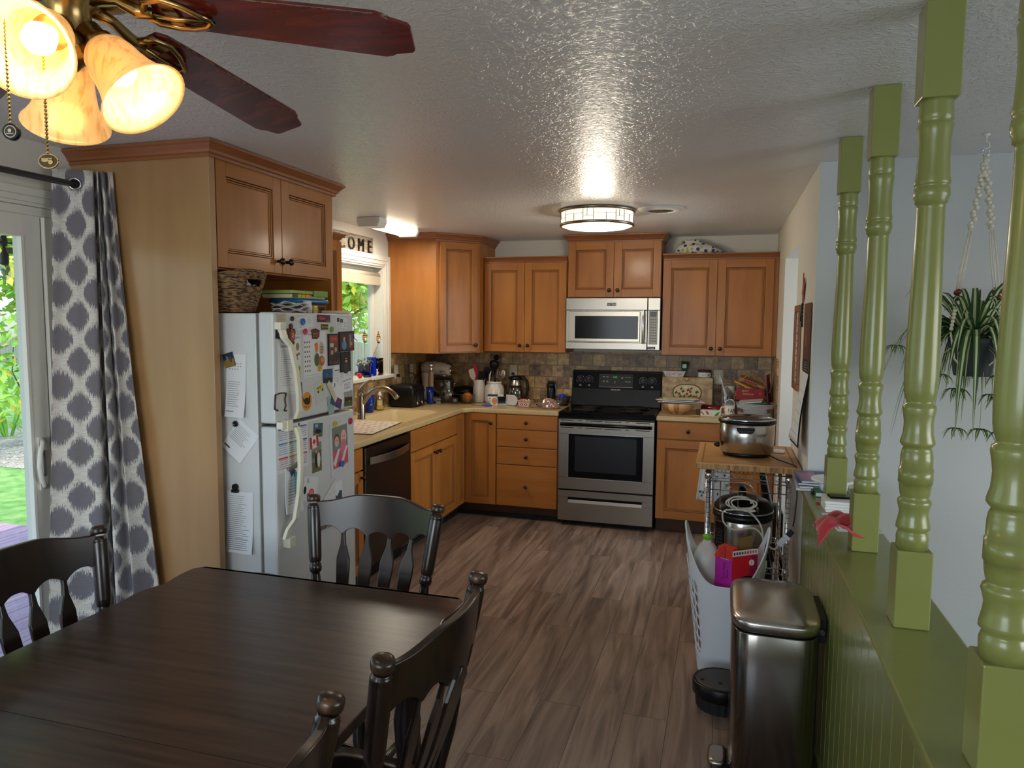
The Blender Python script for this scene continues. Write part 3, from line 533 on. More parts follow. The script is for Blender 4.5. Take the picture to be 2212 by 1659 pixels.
for a0, a1 in ((.02, .12), (.16, .19), (.22, .35), (.37, .50), (.53, .56), (.61, .72)):
    for b in (.850, .792): mb.fb(FD, a0, a1, b, b+.005, .0202, .0208)
obj('vent_slots', mb, od)
mb = MB('blackgloss').tube([FD.p(.02, .822, .045), FD.p(Wd-.02, .822, .045)], .013, 16).fb(FD, .02, .05, .812, .832, .02, .045).fb(FD, Wd-.05, Wd-.02, .812, .832, .02, .045); obj('handle', mb, od, bev=.002)
mb = MB('steel_h').fb(FD, .002, Wd-.002, .045, .19, -.02, .02).fb(FD, .002, .085, .19, .235, -.02, .02).fb(FD, Wd-.085, Wd-.002, .19, .235, -.02, .02).fb(FD, .002, Wd-.002, .235, .288, -.02, .02); wd_ = obj('storage_drawer', mb, t, bev=.002)
mb = MB('darkgap').fb(FD, .085, Wd-.085, .19, .235, -.02, -.005); mb.use('chrome').hexa([FD.p(a, b, c) for b, cs in ((.19, (-.004, .0205)), (.212, (-.004, .006))) for c in cs for a in (.085, Wd-.085)]); obj('handle', mb, wd_)
# ------------------------------------------------------------ microwave
t = thing('microwave', 'stainless over-the-range microwave with a vertical bar handle', 'microwave', ((X0+X1)/2, 5.98, 1.405)); YM = 5.785
obj('microwave_body', MB('black').box(X0, X1, YM+.02, YB-.02, 1.405, 1.822), t)
FM = Fr((X0, YM, 1.408), (1, 0, 0), (0, 0, 1), (0, -1, 0)); mb = MB('steel_h').fb(FM, 0, .655, .315, .413, -.02, .006).fb(FM, 0, .655, 0, .055, -.02, .004).fb(FM, 0, .655, .055, .315, -.02, .0)
d = obj('door', mb, t, bev=.003)
mb = MB('nickel').fb(FM, .02, .60, .062, .305, 0, .010); obj('door_frame', mb, d, bev=.004)
obj('door_glass', MB('blackgloss').fb(FM, .075, .585, .085, .268, .010, .0115), d)
mb = MB('chrome').tube([FM.p(.628, .05, .045), FM.p(.628, .315, .045)], .011, 14).fb(FM, .618, .638, .055, .085, .0, .05).fb(FM, .618, .638, .285, .315, .0, .05); obj('handle', mb, d, bev=.002)
mb = MB('steel_h').fb(FM, .659, Wd, .315, .413, -.02, .006).fb(FM, .659, Wd, 0, .315, -.02, .002); cp = obj('control_panel', mb, t, bev=.003)
mb = MB(flat((168, 166, 160), .4)).fb(FM, .668, Wd-.018, .045, .312, .002, .006); kp = obj('keypad', mb, cp, bev=.003)
mb = MB('blackgloss').fb(FM, .676, Wd-.028, .265, .303, .006, .0075); mb.use(flat((60, 58, 56)))
for r_ in range(9):
    for c_ in range(3): mb.fb(FM, .681+c_*.018, .690+c_*.018, .070+r_*.021, .0765+r_*.021, .006, .0066)
obj('keys', mb, cp)
mb = MB('blackgloss').fb(FM, .333, .407, .350, .373, .006, .008); mb.use(flat((225, 225, 225))).text(FM, 'MAYTAG', .018, .37, .3615, .0083); obj('badge', mb, d)
mb = MB('black').fb(FM, .652, .722, .006, .028, .0022, .004); mb.use(flat((230, 230, 230))).text(FM, '10 Year', .016, .687, .017, .0042); obj('sticker', mb, cp)
# ------------------------------------------------------------ refrigerator
t = thing('refrigerator', 'white top-freezer refrigerator covered with magnets and papers', 'refrigerator', (-2.2, 2.85, 0)); FY0, FY1 = 2.520, 3.172; FX = -1.752
obj('cabinet_body', MB('fridge').box(-2.60, -1.838, FY0+.004, FY1-.004, .03, 1.655).box(-2.55, -1.87, FY0+.05, FY1-.05, .001, .03), t, bev=.004)
obj('gasket', MB('gasket').box(-1.838, -1.824, FY0+.012, FY1-.012, .06, 1.645), t)
obj('freezer_door', MB('fridge').box(-1.824, FX, FY0, FY1, 1.203, 1.66), t, bev=.009); obj('refrigerator_door', MB('fridge').box(-1.824, FX, FY0, FY1, .06, 1.190), t, bev=.009)
obj('hinge_cap', MB(flat((206, 196, 168))).box(-1.86, -1.76, FY1-.115, FY1-.008, 1.661, 1.674), t, bev=.004)
def fhandle(zs, flip, name='door_handle'):
    # zs: list of (z, y offset, stand-off, width)
    mb = MB('fridge_handle'); rings = []
    for z, y, s_, w_ in zs: rings.append([V((FX+s_-.008, FY0+y-w_/2, z)), V((FX+s_+.008, FY0+y-w_/2, z)), V((FX+s_+.008, FY0+y+w_/2, z)), V((FX+s_-.008, FY0+y+w_/2, z))])
    mb.loft(rings, smooth=False)
    mb.box(FX, FX+.03, FY0+.005, FY0+.045, *((zs[0][0]-.001, zs[0][0]+.03) if not flip else (zs[-1][0]-.03, zs[-1][0]+.001)))
    mb.box(FX, FX+.035, FY0+.035, FY0+.075, *((zs[-1][0]-.045, zs[-1][0]) if not flip else (zs[0][0], zs[0][0]+.045)))
    obj(name, mb, t, bev=.003)
fhandle([(1.590, .025, .022, .036), (1.555, .03, .030, .036), (1.52, .05, .048, .03), (1.42, .07, .056, .026), (1.32, .085, .056, .026), (1.25, .095, .050, .028), (1.215, .098, .035, .032)], False)
fhandle([(1.182, .095, .035, .032), (1.14, .095, .050, .028), (1.02, .09, .056, .026), (.90, .075, .056, .026), (.80, .055, .050, .03), (.76, .035, .03, .036), (.72, .025, .022, .036)], False)
# ------------------------------------------------------------ lamps
LX, LY = -.805, 4.60
t = thing('ceiling_light', 'round drum ceiling light with a leaded white band, lit', 'ceiling light', (LX, LY, H-.11)); RR = .235
obj('canopy', MB('nickel').lathe((LX, LY, H), [(RR+.005, -.001), (RR+.008, -.012), (RR-.005, -.02), (.0, -.02)], seg=48), t)
obj('band', MB('drumglass').lathe((LX, LY, 0), [(RR-.006, H-.02), (RR-.008, H-.088)], seg=48, cap=False), t)
mb = MB('black')
def arcbar(a0, a1, z0, z1, r=RR-.004):
    n = max(2, int(abs(a1-a0)/.08)+1); mb.loft([[V((LX+q*math.cos(a0+(a1-a0)*k/n), LY+q*math.sin(a0+(a1-a0)*k/n), z)) for q, z in ((r-.003, z0), (r, z0), (r, z1), (r-.003, z1))] for k in range(n+1)], smooth=False)
random.seed(3); a = 0; flip = 0
while a < 2*math.pi-.2:
    st = random.choice((.28, .42, .62)); st = min(st, 2*math.pi-a); arcbar(a, a+.012, H-.086, H-.022)
    arcbar(a, a+st, H-.05-(.012 if flip else -.004), H-.0485-(.012 if flip else -.004))
    if flip: arcbar(a+st*.4, a+st*.4+.012, H-.062, H-.022)
    else: arcbar(a+st*.55, a+st*.55+.012, H-.086, H-.046)
    a += st; flip = 1-flip
obj('leading', mb, t)
obj('trim_ring', MB('nickel').lathe((LX, LY, 0), [(RR-.012, H-.086), (RR, H-.088), (RR+.002, H-.096), (RR-.004, H-.104), (RR-.012, H-.104)], seg=48, cap=False), t)
obj('diffuser', MB('drumbottom').lathe((LX, LY, 0), [(RR-.012, H-.100), (RR-.04, H-.111), (.12, H-.118), (.0, H-.119)], seg=48), t)
lamp('drum_lamp', 'POINT', (LX, LY, H-.17), 17, (1, .87, .70), shadow_soft_size=.10)
t = thing('strip_light', 'short fluorescent ceiling fixture over the sink, lit', 'ceiling light', (-2.38, 4.86, H-.075))
def strip(y0, y1, mat, w_, h_, nm):
    mb = MB(mat); prof = [(-w_, 0), (-w_, -h_*.5), (-w_*.8, -h_), (w_*.8, -h_), (w_, -h_*.5), (w_, 0)]
    mb.loft([[V((-2.365+a, y, H-.001+b)) for a, b in prof] for y in (y0, y1)], smooth=False); obj(nm, mb, t, bev=.004)
strip(4.50, 4.615, 'white', .088, .066, 'end_housing'); strip(4.616, 5.135, 'tubelens', .078, .058, 'lens'); strip(5.136, 5.165, 'white', .088, .066, 'end_cap')
lamp('strip_lamp', 'AREA', (-2.365, 4.87, H-.072), 9, (1, .90, .74), shape='RECTANGLE', size=.14, size_y=.5, rot=(0, 0, 0))
# ------------------------------------------------------------ ceiling fan
FXc, FYc, FZ = -1.132, 1.046, 2.195
t = thing('ceiling_fan', 'red-brown bladed ceiling fan with brass fittings and glowing bell shades', 'ceiling fan', (FXc, FYc, 1.95))
obj('motor_housing', MB('brass').lathe((FXc, FYc, 0), [(.07, H-.001), (.085, H-.02), (.12, H-.04), (.128, H-.06), (.128, FZ+.03), (.115, FZ+.015), (.08, FZ+.005), (.05, FZ)], seg=40), t)
obj('switch_housing', MB('brass').lathe((FXc, FYc, 0), [(.048, FZ+.005), (.048, FZ-.012), (.036, FZ-.02), (.036, FZ-.07), (.045, FZ-.085), (.045, FZ-.10), (.02, FZ-.115), (.012, FZ-.125), (.002, FZ-.13)], seg=32), t)
for k in range(5):
    a = .244+k*2*math.pi/5; dr_ = V((math.cos(a), math.sin(a), -.125)).normalized(); sd = V((-math.sin(a), math.cos(a), 0)); nn = dr_.cross(sd).normalized()
    sd2 = (sd*math.cos(R(-13))+nn*math.sin(R(-13))).normalized(); n2 = dr_.cross(sd2).normalized()
    F = Fr((FXc, FYc, FZ), dr_, sd2, n2)
    poly = [(.155, -.038), (.175, -.048), (.25, -.052), (.50, -.060), (.560, -.061), (.572, -.057), (.582, -.049), (.600, -.043), (.614, -.038), (.618, -.030), (.618, .030), (.614, .038), (.600, .043), (.582, .049), (.572, .057), (.560, .061), (.50, .060), (.25, .052), (.175, .048), (.155, .038)]
    # blade meshes have their own grain: local frame via object transform kept simple
    mb = MB('bladewood').prism(F, poly, -.003, .004); mb.use('dust')
    rr_ = random.Random(k)
    for q in range(26): s_ = .18+.4*rr_.random(); mb.fb(F, s_, s_+.012, -.0605+(.565-s_)*.022 if s_ < .56 else -.06, -.0585+(.565-s_)*.022 if s_ < .56 else -.058, -.0032, -.0012)
    bl = obj('blade', mb, t, bev=.0015)
    mb = MB('brass')
    mb.tube([F.p(.045, 0, .0), F.p(.09, 0, .004), F.p(.13, 0, -.012), F.p(.16, 0, -.012)], [.012, .010, .012, .01], 10)
    for s_ in (-1, 1): mb.tube([F.p(.14, 0, -.012), F.p(.155, .03*s_, -.010), F.p(.19, .038*s_, -.009), F.p(.22, .03*s_, -.012), F.p(.25, .014*s_, -.016), F.p(.262, .004*s_, -.014), F.p(.256, -.004*s_, -.012)], [.008, .007, .006, .006, .006, .006, .004], 8)
    mb.fb(F, .175, .20, -.042, .042, -.008, -.003); mb.tube([F.p(.14, 0, -.012), F.p(.20, 0, -.018), F.p(.25, 0, -.014)], .005, 8)
    obj('blade_iron', mb, bl)
for az, rr_, zr in ((R(4), .139, 2.020), (R(-64), .142, 2.066), (R(142), .125, 2.030)):
    nk = V((FXc+.048*math.cos(az), FYc+.048*math.sin(az), 2.122)); rim = V((FXc+rr_*math.cos(az), FYc+rr_*math.sin(az), zr)); ax = (rim-nk).normalized(); Ls = .128
    mb = MB('brass').lathe(nk-ax*.02, [(.012, 0), (.022, .004), (.024, .03), (.029, .034), (.029, .05), (.026, .052)], ax, 24); mb.tube([V((FXc, FYc, 2.10)), V((FXc, FYc, 2.11))+V((math.cos(az), math.sin(az), 0))*.03, nk-ax*.015], .008, 8); so = obj('lamp_socket', mb, t)
    o_ = nk+ax*.022; prof = [(.026, 0), (.032, .006), (.040, .018), (.045, .036), (.048, .058), (.053, .082), (.061, .104), (.072, .122), (.0775, Ls), (.0765, Ls+.0015), (.070, .1225), (.059, .105), (.051, .082), (.046, .058), (.043, .036), (.038, .019), (.024, .004)]
    mb = MB('shadeglass').lathe(o_, prof, ax, 40, cap=False); obj('lamp_shade', mb, so)
    mb = MB('bulb').lathe(o_+ax*.0, [(.012, 0), (.013, .02), (.022, .04), (.026, .058), (.022, .074), (.010, .084), (.001, .086)], ax, 20); obj('light_bulb', mb, so)
    lamp('fan_lamp', 'POINT', o_+ax*.115, 1.2, (1, .76, .46), shadow_soft_size=.035)
for (x, y, z0, kind) in ((-1.093, .957, 1.905, 0), (-1.085, .886, 1.935, 1)):
    mb = MB('brass'); z = z0
    mb.tube([V((x, y, z0)), V((x, y, 2.09))], .0012, 5)
    while z < 2.09: mb.ball((x, y, z), .0026, 8); z += .0062
    ch = obj('pull_chain', mb, t)
    F = Fr((x, y, z0-.014), rt, (0, 0, 1), -fw)
    if kind == 0:
        mb = MB('brass').disc(F, 0, 0, .0165, -.003, .0, 28, .0125); mb.use('bronze').disc(F, 0, 0, .0148, 0, .0006, 28, .0108); mb.use('brass').disc(F, -.004, .001, .006, .0006, .002, 14, .003).disc(F, .005, -.002, .004, .0006, .002, 14).fb(F, -.01, .008, .003, .0045, .0006, .002); mb.tube([F.p(0, .012, -.002), F.p(0, .018, -.002)], .0012)
    else:
        mb = MB('black').disc(F, 0, 0, .0125, -.007, 0, 24); mb.use('steel').disc(F, 0, 0, .0095, 0, .0006, 24); mb.use('bronze').disc(F, 0, 0, .008, .0006, .001, 24); mb.use('steel').disc(F, 0, .001, .003, .001, .002, 12).fb(F, -.006, .006, -.004, -.003, .001, .0018)
    obj('pull_medallion', mb, ch)
# ------------------------------------------------------------ outdoors
ZG = -.35
g = struct('floor_ground', MB('grass').box(-70, XL-.15, -25, 60, ZG-.2, ZG)); g.name = 'lawn'
mb = MB('deckwood'); x = XL-.16
while x > -6.6: mb.box(x-.137, x, -4, 4.49, -.13, -.10); x -= .143
mb.use('bark').box(-6.7, XL-.16, 4.42, 4.46, ZG, -.13)
d = obj('wooden_deck', mb); tag(d, 'purplish weathered wooden deck outside the sliding glass door', 'deck')
b = obj('roof_eave', MB(flat((196, 150, 140))).box(-4.15, XL-.15, -4, YB+3, 2.42, 2.52).box(-4.2, -4.15, -4, YB+3, 2.34, 2.54)); b['kind'] = 'structure'; b.name = 'roof_eave'
mb = MB('gravel'); rnd = random.Random(5)
mb.grid(lambda a, b: V((-16+13.5*a, 7.6+1.9*b+.5*math.sin(a*9), ZG+.06*math.sin(b*math.pi)+.005)), 30, 4)
o = obj('flower_bed', mb); o['kind'] = 'structure'
def leafcloud(n, c, rad, size, mats, rnd, hollow=.35):
    mb = MB(mats[0]); c = V(c)
    blobs = [(V((rnd.gauss(0, .45)*rad[0], rnd.gauss(0, .45)*rad[1], rnd.gauss(0, .42)*rad[2])), .22+.3*rnd.random()) for _ in range(26)]
    for i in range(n):
        bc, br = blobs[i % len(blobs)]; d = V((rnd.gauss(0, 1), rnd.gauss(0, 1), rnd.gauss(0, 1))).normalized()
        p = c+bc+V((d.x*rad[0], d.y*rad[1], d.z*rad[2]))*br*(hollow+(1-hollow)*rnd.random())
        a = V((rnd.gauss(0, 1), rnd.gauss(0, 1), rnd.gauss(0, 1))).normalized()*size*(.6+.8*rnd.random()); b = a.orthogonal().normalized()*a.length*.5
        mb.use(mats[0] if rnd.random() < .82 else mats[-1]); q = a.cross(b).normalized()*size*.15
        mb.add([p-a, p-b*.9+q, p+a, p+b*.9+q], [(0, 1, 2), (0, 2, 3)])
    return mb
def tree(label, x, y, h_, rad, n, size, seed, trunk=.14, lean=0):
    rnd = random.Random(seed); t = thing('leafy_tree', label, 'tree', (x, y, ZG), group='garden trees')
    mb = MB('bark'); top = V((x+lean, y, ZG+h_*.62)); mb.tube([V((x, y, ZG-.05)), V((x+lean*.3, y+.05, ZG+h_*.25)), top], [trunk, trunk*.8, trunk*.5], 10)
    for k in range(9):
        a = k*2.4; s_ = top-V((0, 0, rnd.random()*h_*.25)); e = s_+V((math.cos(a)*rad[0]*.8, math.sin(a)*rad[1]*.8, rad[2]*(rnd.random()*1.1-.2)))
        mb.tube([s_, (s_+e)/2+V((0, 0, .15)), e], [trunk*.35, trunk*.2, .015], 6)
    obj('trunk', mb, t); o = obj('foliage', leafcloud(n, (x+lean, y, ZG+h_*.72), rad, size, ['leafsun', 'leafyellow'], rnd), t)
tree('sunlit yellow-green tree nearest the sliding glass door', -10.0, 8.3, 5.0, (2.5, 2.5, 2.3), 14000, .075, 1)
tree('large green tree farther back beyond the sliding door', -21, 15.0, 8.5, (5, 5, 4.0), 6000, .2, 2, .25)
tree('bright green tree outside the window over the sink', -8.6, 14.6, 4.4, (2.9, 2.7, 2.5), 16000, .10, 3, .12)
tree('broad green tree behind the one outside the sink window', -14, 31, 7, (5.5, 5, 4.5), 5000, .22, 4, .3)
def hedge_fence():
    t = thing('garden_fence', 'low weathered board fence far across the lawn', 'fence', (-25, 24, ZG)); mb = MB('fencewood'); x = -48
    while x < -4: mb.box(x, x+.13, 24, 24.03, ZG, ZG+1.15+.03*math.sin(x*7)); x += .145
    obj('fence_boards', mb, t); mb = MB('fencewood')
    for k in range(16): mb.box(-48+k*2.8, -47.9+k*2.8, 24.03, 24.13, ZG, ZG+1.2)
    obj('fence_posts', mb, t)
hedge_fence()
for i, (x, y, s_) in enumerate(((-11.1, 8.75, 1.0), (-10.35, 8.6, .8))):
    mb = MB('grassblade'); rnd = random.Random(i)
    for k in range(16):
        a = rnd.random()*6.28; L = (.45+.25*rnd.random())*s_; r = .12+.3*rnd.random(); d = V((math.cos(a), math.sin(a), 0)); sdv = V((-d.y, d.x, 0))*.018
        b0 = V((x, y, ZG))+d*.05; b1 = b0+d*r*.4+V((0, 0, L*.6)); b2 = b0+d*r+V((0, 0, L))
        mb.add([b0-sdv, b0+sdv, b1+sdv*1.2, b1-sdv*1.2, b2], [(0, 1, 2, 3), (3, 2, 4)])
    o = obj('iris_clump', mb); tag(o, ('tall strap-leaved green clump' if i == 0 else 'smaller strap-leaved green clump')+' in the gravel bed beyond the deck', 'plant', 'strap-leaved clumps in the flower bed')
mb = MB('bark'); mb.tube([V((-10.1, 8.3, ZG)), V((-10.2, 8.35, .4)), V((-10.0, 8.3, .9)), V((-10.3, 8.35, 1.3))], [.02, .016, .012, .008], 6).tube([V((-10.2, 8.35, .4)), V((-10.5, 8.4, .8)), V((-10.45, 8.4, 1.2))], [.012, .01, .006], 6).tube([V((-10.0, 8.3, .7)), V((-9.7, 8.3, 1.1)), V((-9.6, 8.3, 1.4))], [.012, .01, .005], 6)
o = obj('bare_sapling', mb); tag(o, 'thin bare branching sapling in front of the lawn, seen through the sliding door', 'sapling')
t = thing('string_light', 'black outdoor string light with a clear hanging bulb outside the sliding door', 'string light', (-4.0, 3.2, 1.8))
pts = [V((-4.0+.02*k, -1+.7*k, 2.16-.05*math.sin(k))) for k in range(12)]
obj('cable', MB('rubber').tube([V((-4.0, 1.0, 2.16)), V((-4.0, 2.4, 2.09)), V((-4.0, 3.19, 2.06)), V((-4.0, 4.6, 2.10))], .006, 6), t)
obj('socket', MB('rubber').lathe((-4.0, 3.19, 1.95), [(.018, -.02), (.022, 0), (.022, .045), (.012, .06), (.005, .11)], seg=14).lathe((-4.0, 3.19, 2.04), [(.014, 0), (.022, .02), (.014, .06)], seg=12), t)
obj('bulb', MB('plastic_clear').lathe((-4.0, 3.19, 1.945), [(.016, 0), (.024, -.03), (.03, -.055), (.026, -.08), (.012, -.096), (.001, -.1)], seg=16), t)
# ------------------------------------------------------------ dining table
TX0, TX1, TY1, TY0 = -1.765, -.752, 2.068, .18; TZ = .76
def wav(s, L):      # ogee nibble near the corners
    d = min(s, L-s); return .012*math.exp(-((d-.17)/.05)**2)-.010*math.exp(-((d-.27)/.05)**2)+(.03*(1-d/.03) if d < .03 else 0)
def top_poly(y0, y1, far):
    W_ = TX1-TX0; L = TY1-TY0; p = []; n = 60
    for k in range(n+1): y = y0+(y1-y0)*k/n; p.append((TX1-wav(y-TY0, L), y))
    if far:
        for k in range(1, n): x = TX1-W_*k/n; p.append((x, TY1-wav(TX1-x, W_)*.9))
    for k in range(n+1): y = y1-(y1-y0)*k/n; p.append((TX0+wav(y-TY0, L), y))
    if not far and y0 <= TY0+.001:
        for k in range(1, n): x = TX0+W_*k/n; p.append((x, TY0+wav(x-TX0, W_)*.9))
    return p
t = thing('dining_table', 'large dark-stained wooden dining table with wavy edges', 'table', ((TX0+TX1)/2, (TY0+TY1)/2, 0))
P_ = top_poly(1.1465, TY1, True); cX = (TX0+TX1)/2; ins = lambda k, z: [V((cX+(x-cX)*(1-k*1.9), y if y < 1.147 else 1.1465+(y-1.1465)*(1-k), z)) for x, y in P_]
obj('tabletop', MB('darkwood').loft([ins(.002, TZ-.030), ins(0, TZ-.027), ins(0, TZ-.004), ins(.0008, TZ-.0012), ins(.0035, TZ)], smooth=False), t)
obj('tabletop', MB('darkwood').prism(W0, top_poly(TY0, 1.1450, False), TZ-.030, TZ), t, bev=.002, ang=50)
obj('apron', MB('darkwood').box(TX0+.12, TX1-.12, TY1-.15, TY1-.13, .64, .73).box(TX0+.12, TX1-.12, TY0+.13, TY0+.15, .64, .73).box(TX0+.12, TX0+.14, TY0+.13, TY1-.13, .64, .73).box(TX1-.14, TX1-.12, TY0+.13, TY1-.13, .64, .73), t)
for x in (TX0+.14, TX1-.14):
    for y in (TY0+.15, TY1-.15): obj('leg', MB('chairwood').lathe((x, y, 0), [(.022, .001), (.026, .03), (.02, .05), (.03, .25), (.042, .42), (.03, .50), (.038, .53), (.038, .56), (.028, .58), (.04, .62), (.04, .72)], seg=20), t)
# ------------------------------------------------------------ chairs
def make_chair(label):
    t = thing('dining_chair', label, 'chair', group='dark wooden dining chairs', local=True)
    # seat: dished saddle
    def seat(a, b):
        x = (a-.5)*2; y = (b-.5)*2; w_ = .215+.02*(y+1)/2*1; return x*w_, y
    out = [];
    for k in range(40):
        an = 2*math.pi*k/40; c_, s_ = math.cos(an), math.sin(an); sp = lambda v, e: math.copysign(abs(v)**e, v); x = sp(c_, .55); y = sp(s_, .6); out.append((x*(.205+.02*(y+1)/2), y*.205))
    mb = MB('chairwood').loft([[V((x*k_, y*k_, z)) for x, y in out] for k_, z in ((.9, .425), (.98, .432), (1, .445), (.97, .458), (.8, .452), (.4, .447), (.05, .446))])
    obj('seat', mb, t)
    for s_ in (-1, 1):
        # back post
        b0 = V((s_*.185, -.175, .44)); b1 = V((s_*.2525, -.27, 1.0)); ax = (b1-b0); L = ax.length
        prof = [(.013, -.02), (.015, .02), (.017, .06), (.022, .14), (.020, .22), (.016, .262), (.0145, .27), (.020, .275), (.0225, .288), (.020, .302), (.0165, .306), (.021, .312), (.0225, .33), (.0235, .42), (.0238, .500), (.0225, .508), (.0235, .510), (.0215, .516), (.0190, .519), (.0190, .523), (.0225, .529), (.0246, .536), (.0246, .545), (.0225, .552), (.014, .556), (.001, .557)]
        mb = MB('chairwood').lathe(b0, prof[:-6], ax, 24); mb.use('chairworn').lathe(b0, prof[-6:], ax, 24)
        obj('back_post', mb, t)
        for fy in (1, -1):
            a = V((s_*.15, fy*.14, .43)); b = V((s_*(.205 if fy > 0 else .20), fy*.20-(.04 if fy < 0 else 0), .002)); ax = b-a; L = ax.length
            mb = MB('chairwood').lathe(a, [(.014, 0), (.02, .05), (.023, .09), (.018, .13), (.014, .145), (.019, .155), (.021, .17), (.016, .19), (.017, .24), (.022, .28), (.017, .315), (.014, .325), (.018, .335), (.015, .36), (.012, L)], ax, 16)
            obj('leg', mb, t)
        mb = MB('chairwood').tube([V((s_*.178, .17, .20)), V((s_*.178, 0, .20)), V((s_*.178, -.19, .20))], [.009, .015, .009], 12); obj('stretcher', mb, t)
    obj('stretcher', MB('chairwood').tube([V((-.178, 0, .20)), V((-.05, 0, .20)), V((0, 0, .20)), V((.05, 0, .20)), V((.178, 0, .20))], [.009, .012, .016, .012, .009], 12), t)
    # crest rail, bowed backwards, arched top and scalloped bottom
    def yb(x, z): return -.250-.060*(1-(x/.245)**2)-(z-.88)*.12
    n = 72; rings = []; ed = []
    for k in range(n+1):
        s_ = -1+2*k/n; x = s_*.232; a_ = abs(s_)
        q_ = min(1, max(0, (a_-.30)/.62)); zt = .960+.024*(1-q_*q_*(3-2*q_))
        ph = (s_*.5+.5)*5; f = ph-math.floor(ph); zb = .846-.024*(1-a_)+.030*abs(math.sin(math.pi*f))**.7
        if a_ > .95: zb = .858
        rings.append([V((x, yb(x, zb)-.010, zb)), V((x, yb(x, zb)+.010, zb)), V((x, yb(x, zt)+.010, zt)), V((x, yb(x, zt)-.010, zt))])
        ed.append([V((x, yb(x, zt)-.0102, zt-.004)), V((x, yb(x, zt)+.0102, zt-.004)), V((x, yb(x, zt)+.008, zt+.0012)), V((x, yb(x, zt)-.008, zt+.0012))])
    mb = MB('chairwood').loft(rings, smooth=False); mb.use('chairworn').loft(ed[2:-2], smooth=False); obj('crest_rail', mb, t, bev=.002)
    for k in range(4):
        x = -.139+k*.0927; xb = x*.72; L0, L1 = .446, .862
        def c(f): z = L0+(L1-L0)*f; X = xb+(x-xb)*f; return X, -.165+(yb(x, L1)+.165)*f+.012*math.sin(math.pi*f)*-1, z
        rings = []
        for f, w_ in ((0, .008), (.06, .010), (.2, .017), (.45, .022), (.66, .026), (.74, .0255), (.80, .018), (.86, .010), (.93, .0075), (1.0, .008)):
            X, Y, Z_ = c(f); rings.append([V((X-w_, Y-.006, Z_)), V((X+w_, Y-.006, Z_)), V((X+w_, Y+.006, Z_)), V((X-w_, Y+.006, Z_))])
        obj('spindle', MB('chairwood').loft(rings, smooth=False), t, bev=.0025)
    return t
ch = make_chair('dark wooden chair at the far end of the table, in front of the refrigerator'); ch.location = (-1.20, 2.045, 0); ch.rotation_euler = (0, 0, R(180))
dup(ch, (-.868, 1.472, 0), R(87.5), 'dark wooden chair on the right side of the table, its curved back seen from behind')
dup(ch, (-.905, .812, 0), R(89), 'dark wooden chair cut off by the bottom edge, only one post knob showing')
dup(ch, (-1.60, 1.49, 0), R(-91), 'dark wooden chair at the left of the table, in front of the sliding door')
# ------------------------------------------------------------ curtain
t = thing('curtain_rod', 'dark grey curtain rod above the sliding door', 'curtain rod', (-2.56, 1.4, 2.17))
obj('rod', MB(flat((74, 70, 72), .35)).tube([V((-2.56, .1, 2.172)), V((-2.56, 2.36, 2.172))], .0125, 14), t); obj('bracket', MB(flat((74, 70, 72), .35)).box(XL+.001, -2.55, .16, .18, 2.16, 2.184).box(XL+.001, XL+.008, .15, .19, 2.12, 2.22).box(XL+.001, -2.55, 2.375, 2.39, 2.15, 2.168), t)
def smooth(pts, n):
    out = []; m_ = len(pts)
    for i in range(m_-1):
        p0 = V(pts[max(0, i-1)]); p1 = V(pts[i]); p2 = V(pts[i+1]); p3 = V(pts[min(m_-1, i+2)])
        for k in range(n): s_ = k/n; out.append(.5*((2*p1)+(p2-p0)*s_+(2*p0-5*p1+4*p2-p3)*s_*s_+(3*p1-p0-3*p2+p3)*s_**3))
    out.append(V(pts[-1])); return out
TP = [(-2.612, 2.298, 0), (-2.582, 2.335, 0), (-2.545, 2.362, 0), (-2.508, 2.384, 0), (-2.52, 2.408, 0), (-2.548, 2.418, 0), (-2.515, 2.424, 0), (-2.490, 2.402, 0), (-2.51, 2.430, 0), (-2.53, 2.438, 0), (-2.488, 2.430, 0), (-2.470, 2.408, 0), (-2.478, 2.436, 0), (-2.45, 2.438, 0), (-2.445, 2.416, 0)]
BP = [(-2.64, 2.19, 0), (-2.60, 2.235, 0), (-2.535, 2.285, 0), (-2.475, 2.335, 0), (-2.49, 2.39, 0), (-2.50, 2.43, 0), (-2.46, 2.41, 0), (-2.42, 2.345, 0), (-2.40, 2.41, 0), (-2.385, 2.435, 0), (-2.345, 2.395, 0), (-2.30, 2.34, 0), (-2.275, 2.41, 0), (-2.24, 2.432, 0), (-2.195, 2.395, 0)]
tp = smooth(TP, 8); bp_ = smooth(BP, 8); arc = [0]
for i in range(1, len(tp)): arc.append(arc[-1]+max(.004, (((tp[i]+bp_[i])-(tp[i-1]+bp_[i-1]))*.5).length))
nU = len(tp)-1; nV = 40
def cf(a, b):
    i = min(nU, int(round(a*nU))); s_ = 1-b; k = s_**1.15; p = tp[i]*(1-k)+bp_[i]*k; w_ = .004*math.sin(i*.5+s_*5)
    return V((p.x+w_, p.y, .025+2.205*b))
mb = MB('curtain').grid(cf, nU, nV, True, lambda a, b: (arc[min(nU, int(round(a*nU)))]/.152+.30, (2.205*b)/.187+.38))
cu = obj('curtain', mb, solid=.002); tag(cu, 'grey and white ogee patterned curtain gathered at the right of the sliding door', 'curtain')
mb = MB('chrome'); F = Fr((-2.552, 2.352, 2.172), (.78, .62, 0), (0, 0, 1), (.62, -.78, 0))
mb.tube([F.p(.021*math.cos(q*math.pi/12), .021*math.sin(q*math.pi/12), .006) for q in range(24)], .0035, 8, closed=True); mb.use('darkgap').disc(F, 0, 0, .019, .0035, .0045, 20)
g_ = obj('grommet', mb); me = g_.data; g_.parent = cu; g_.location = V(g_.location)-V(cu.location)
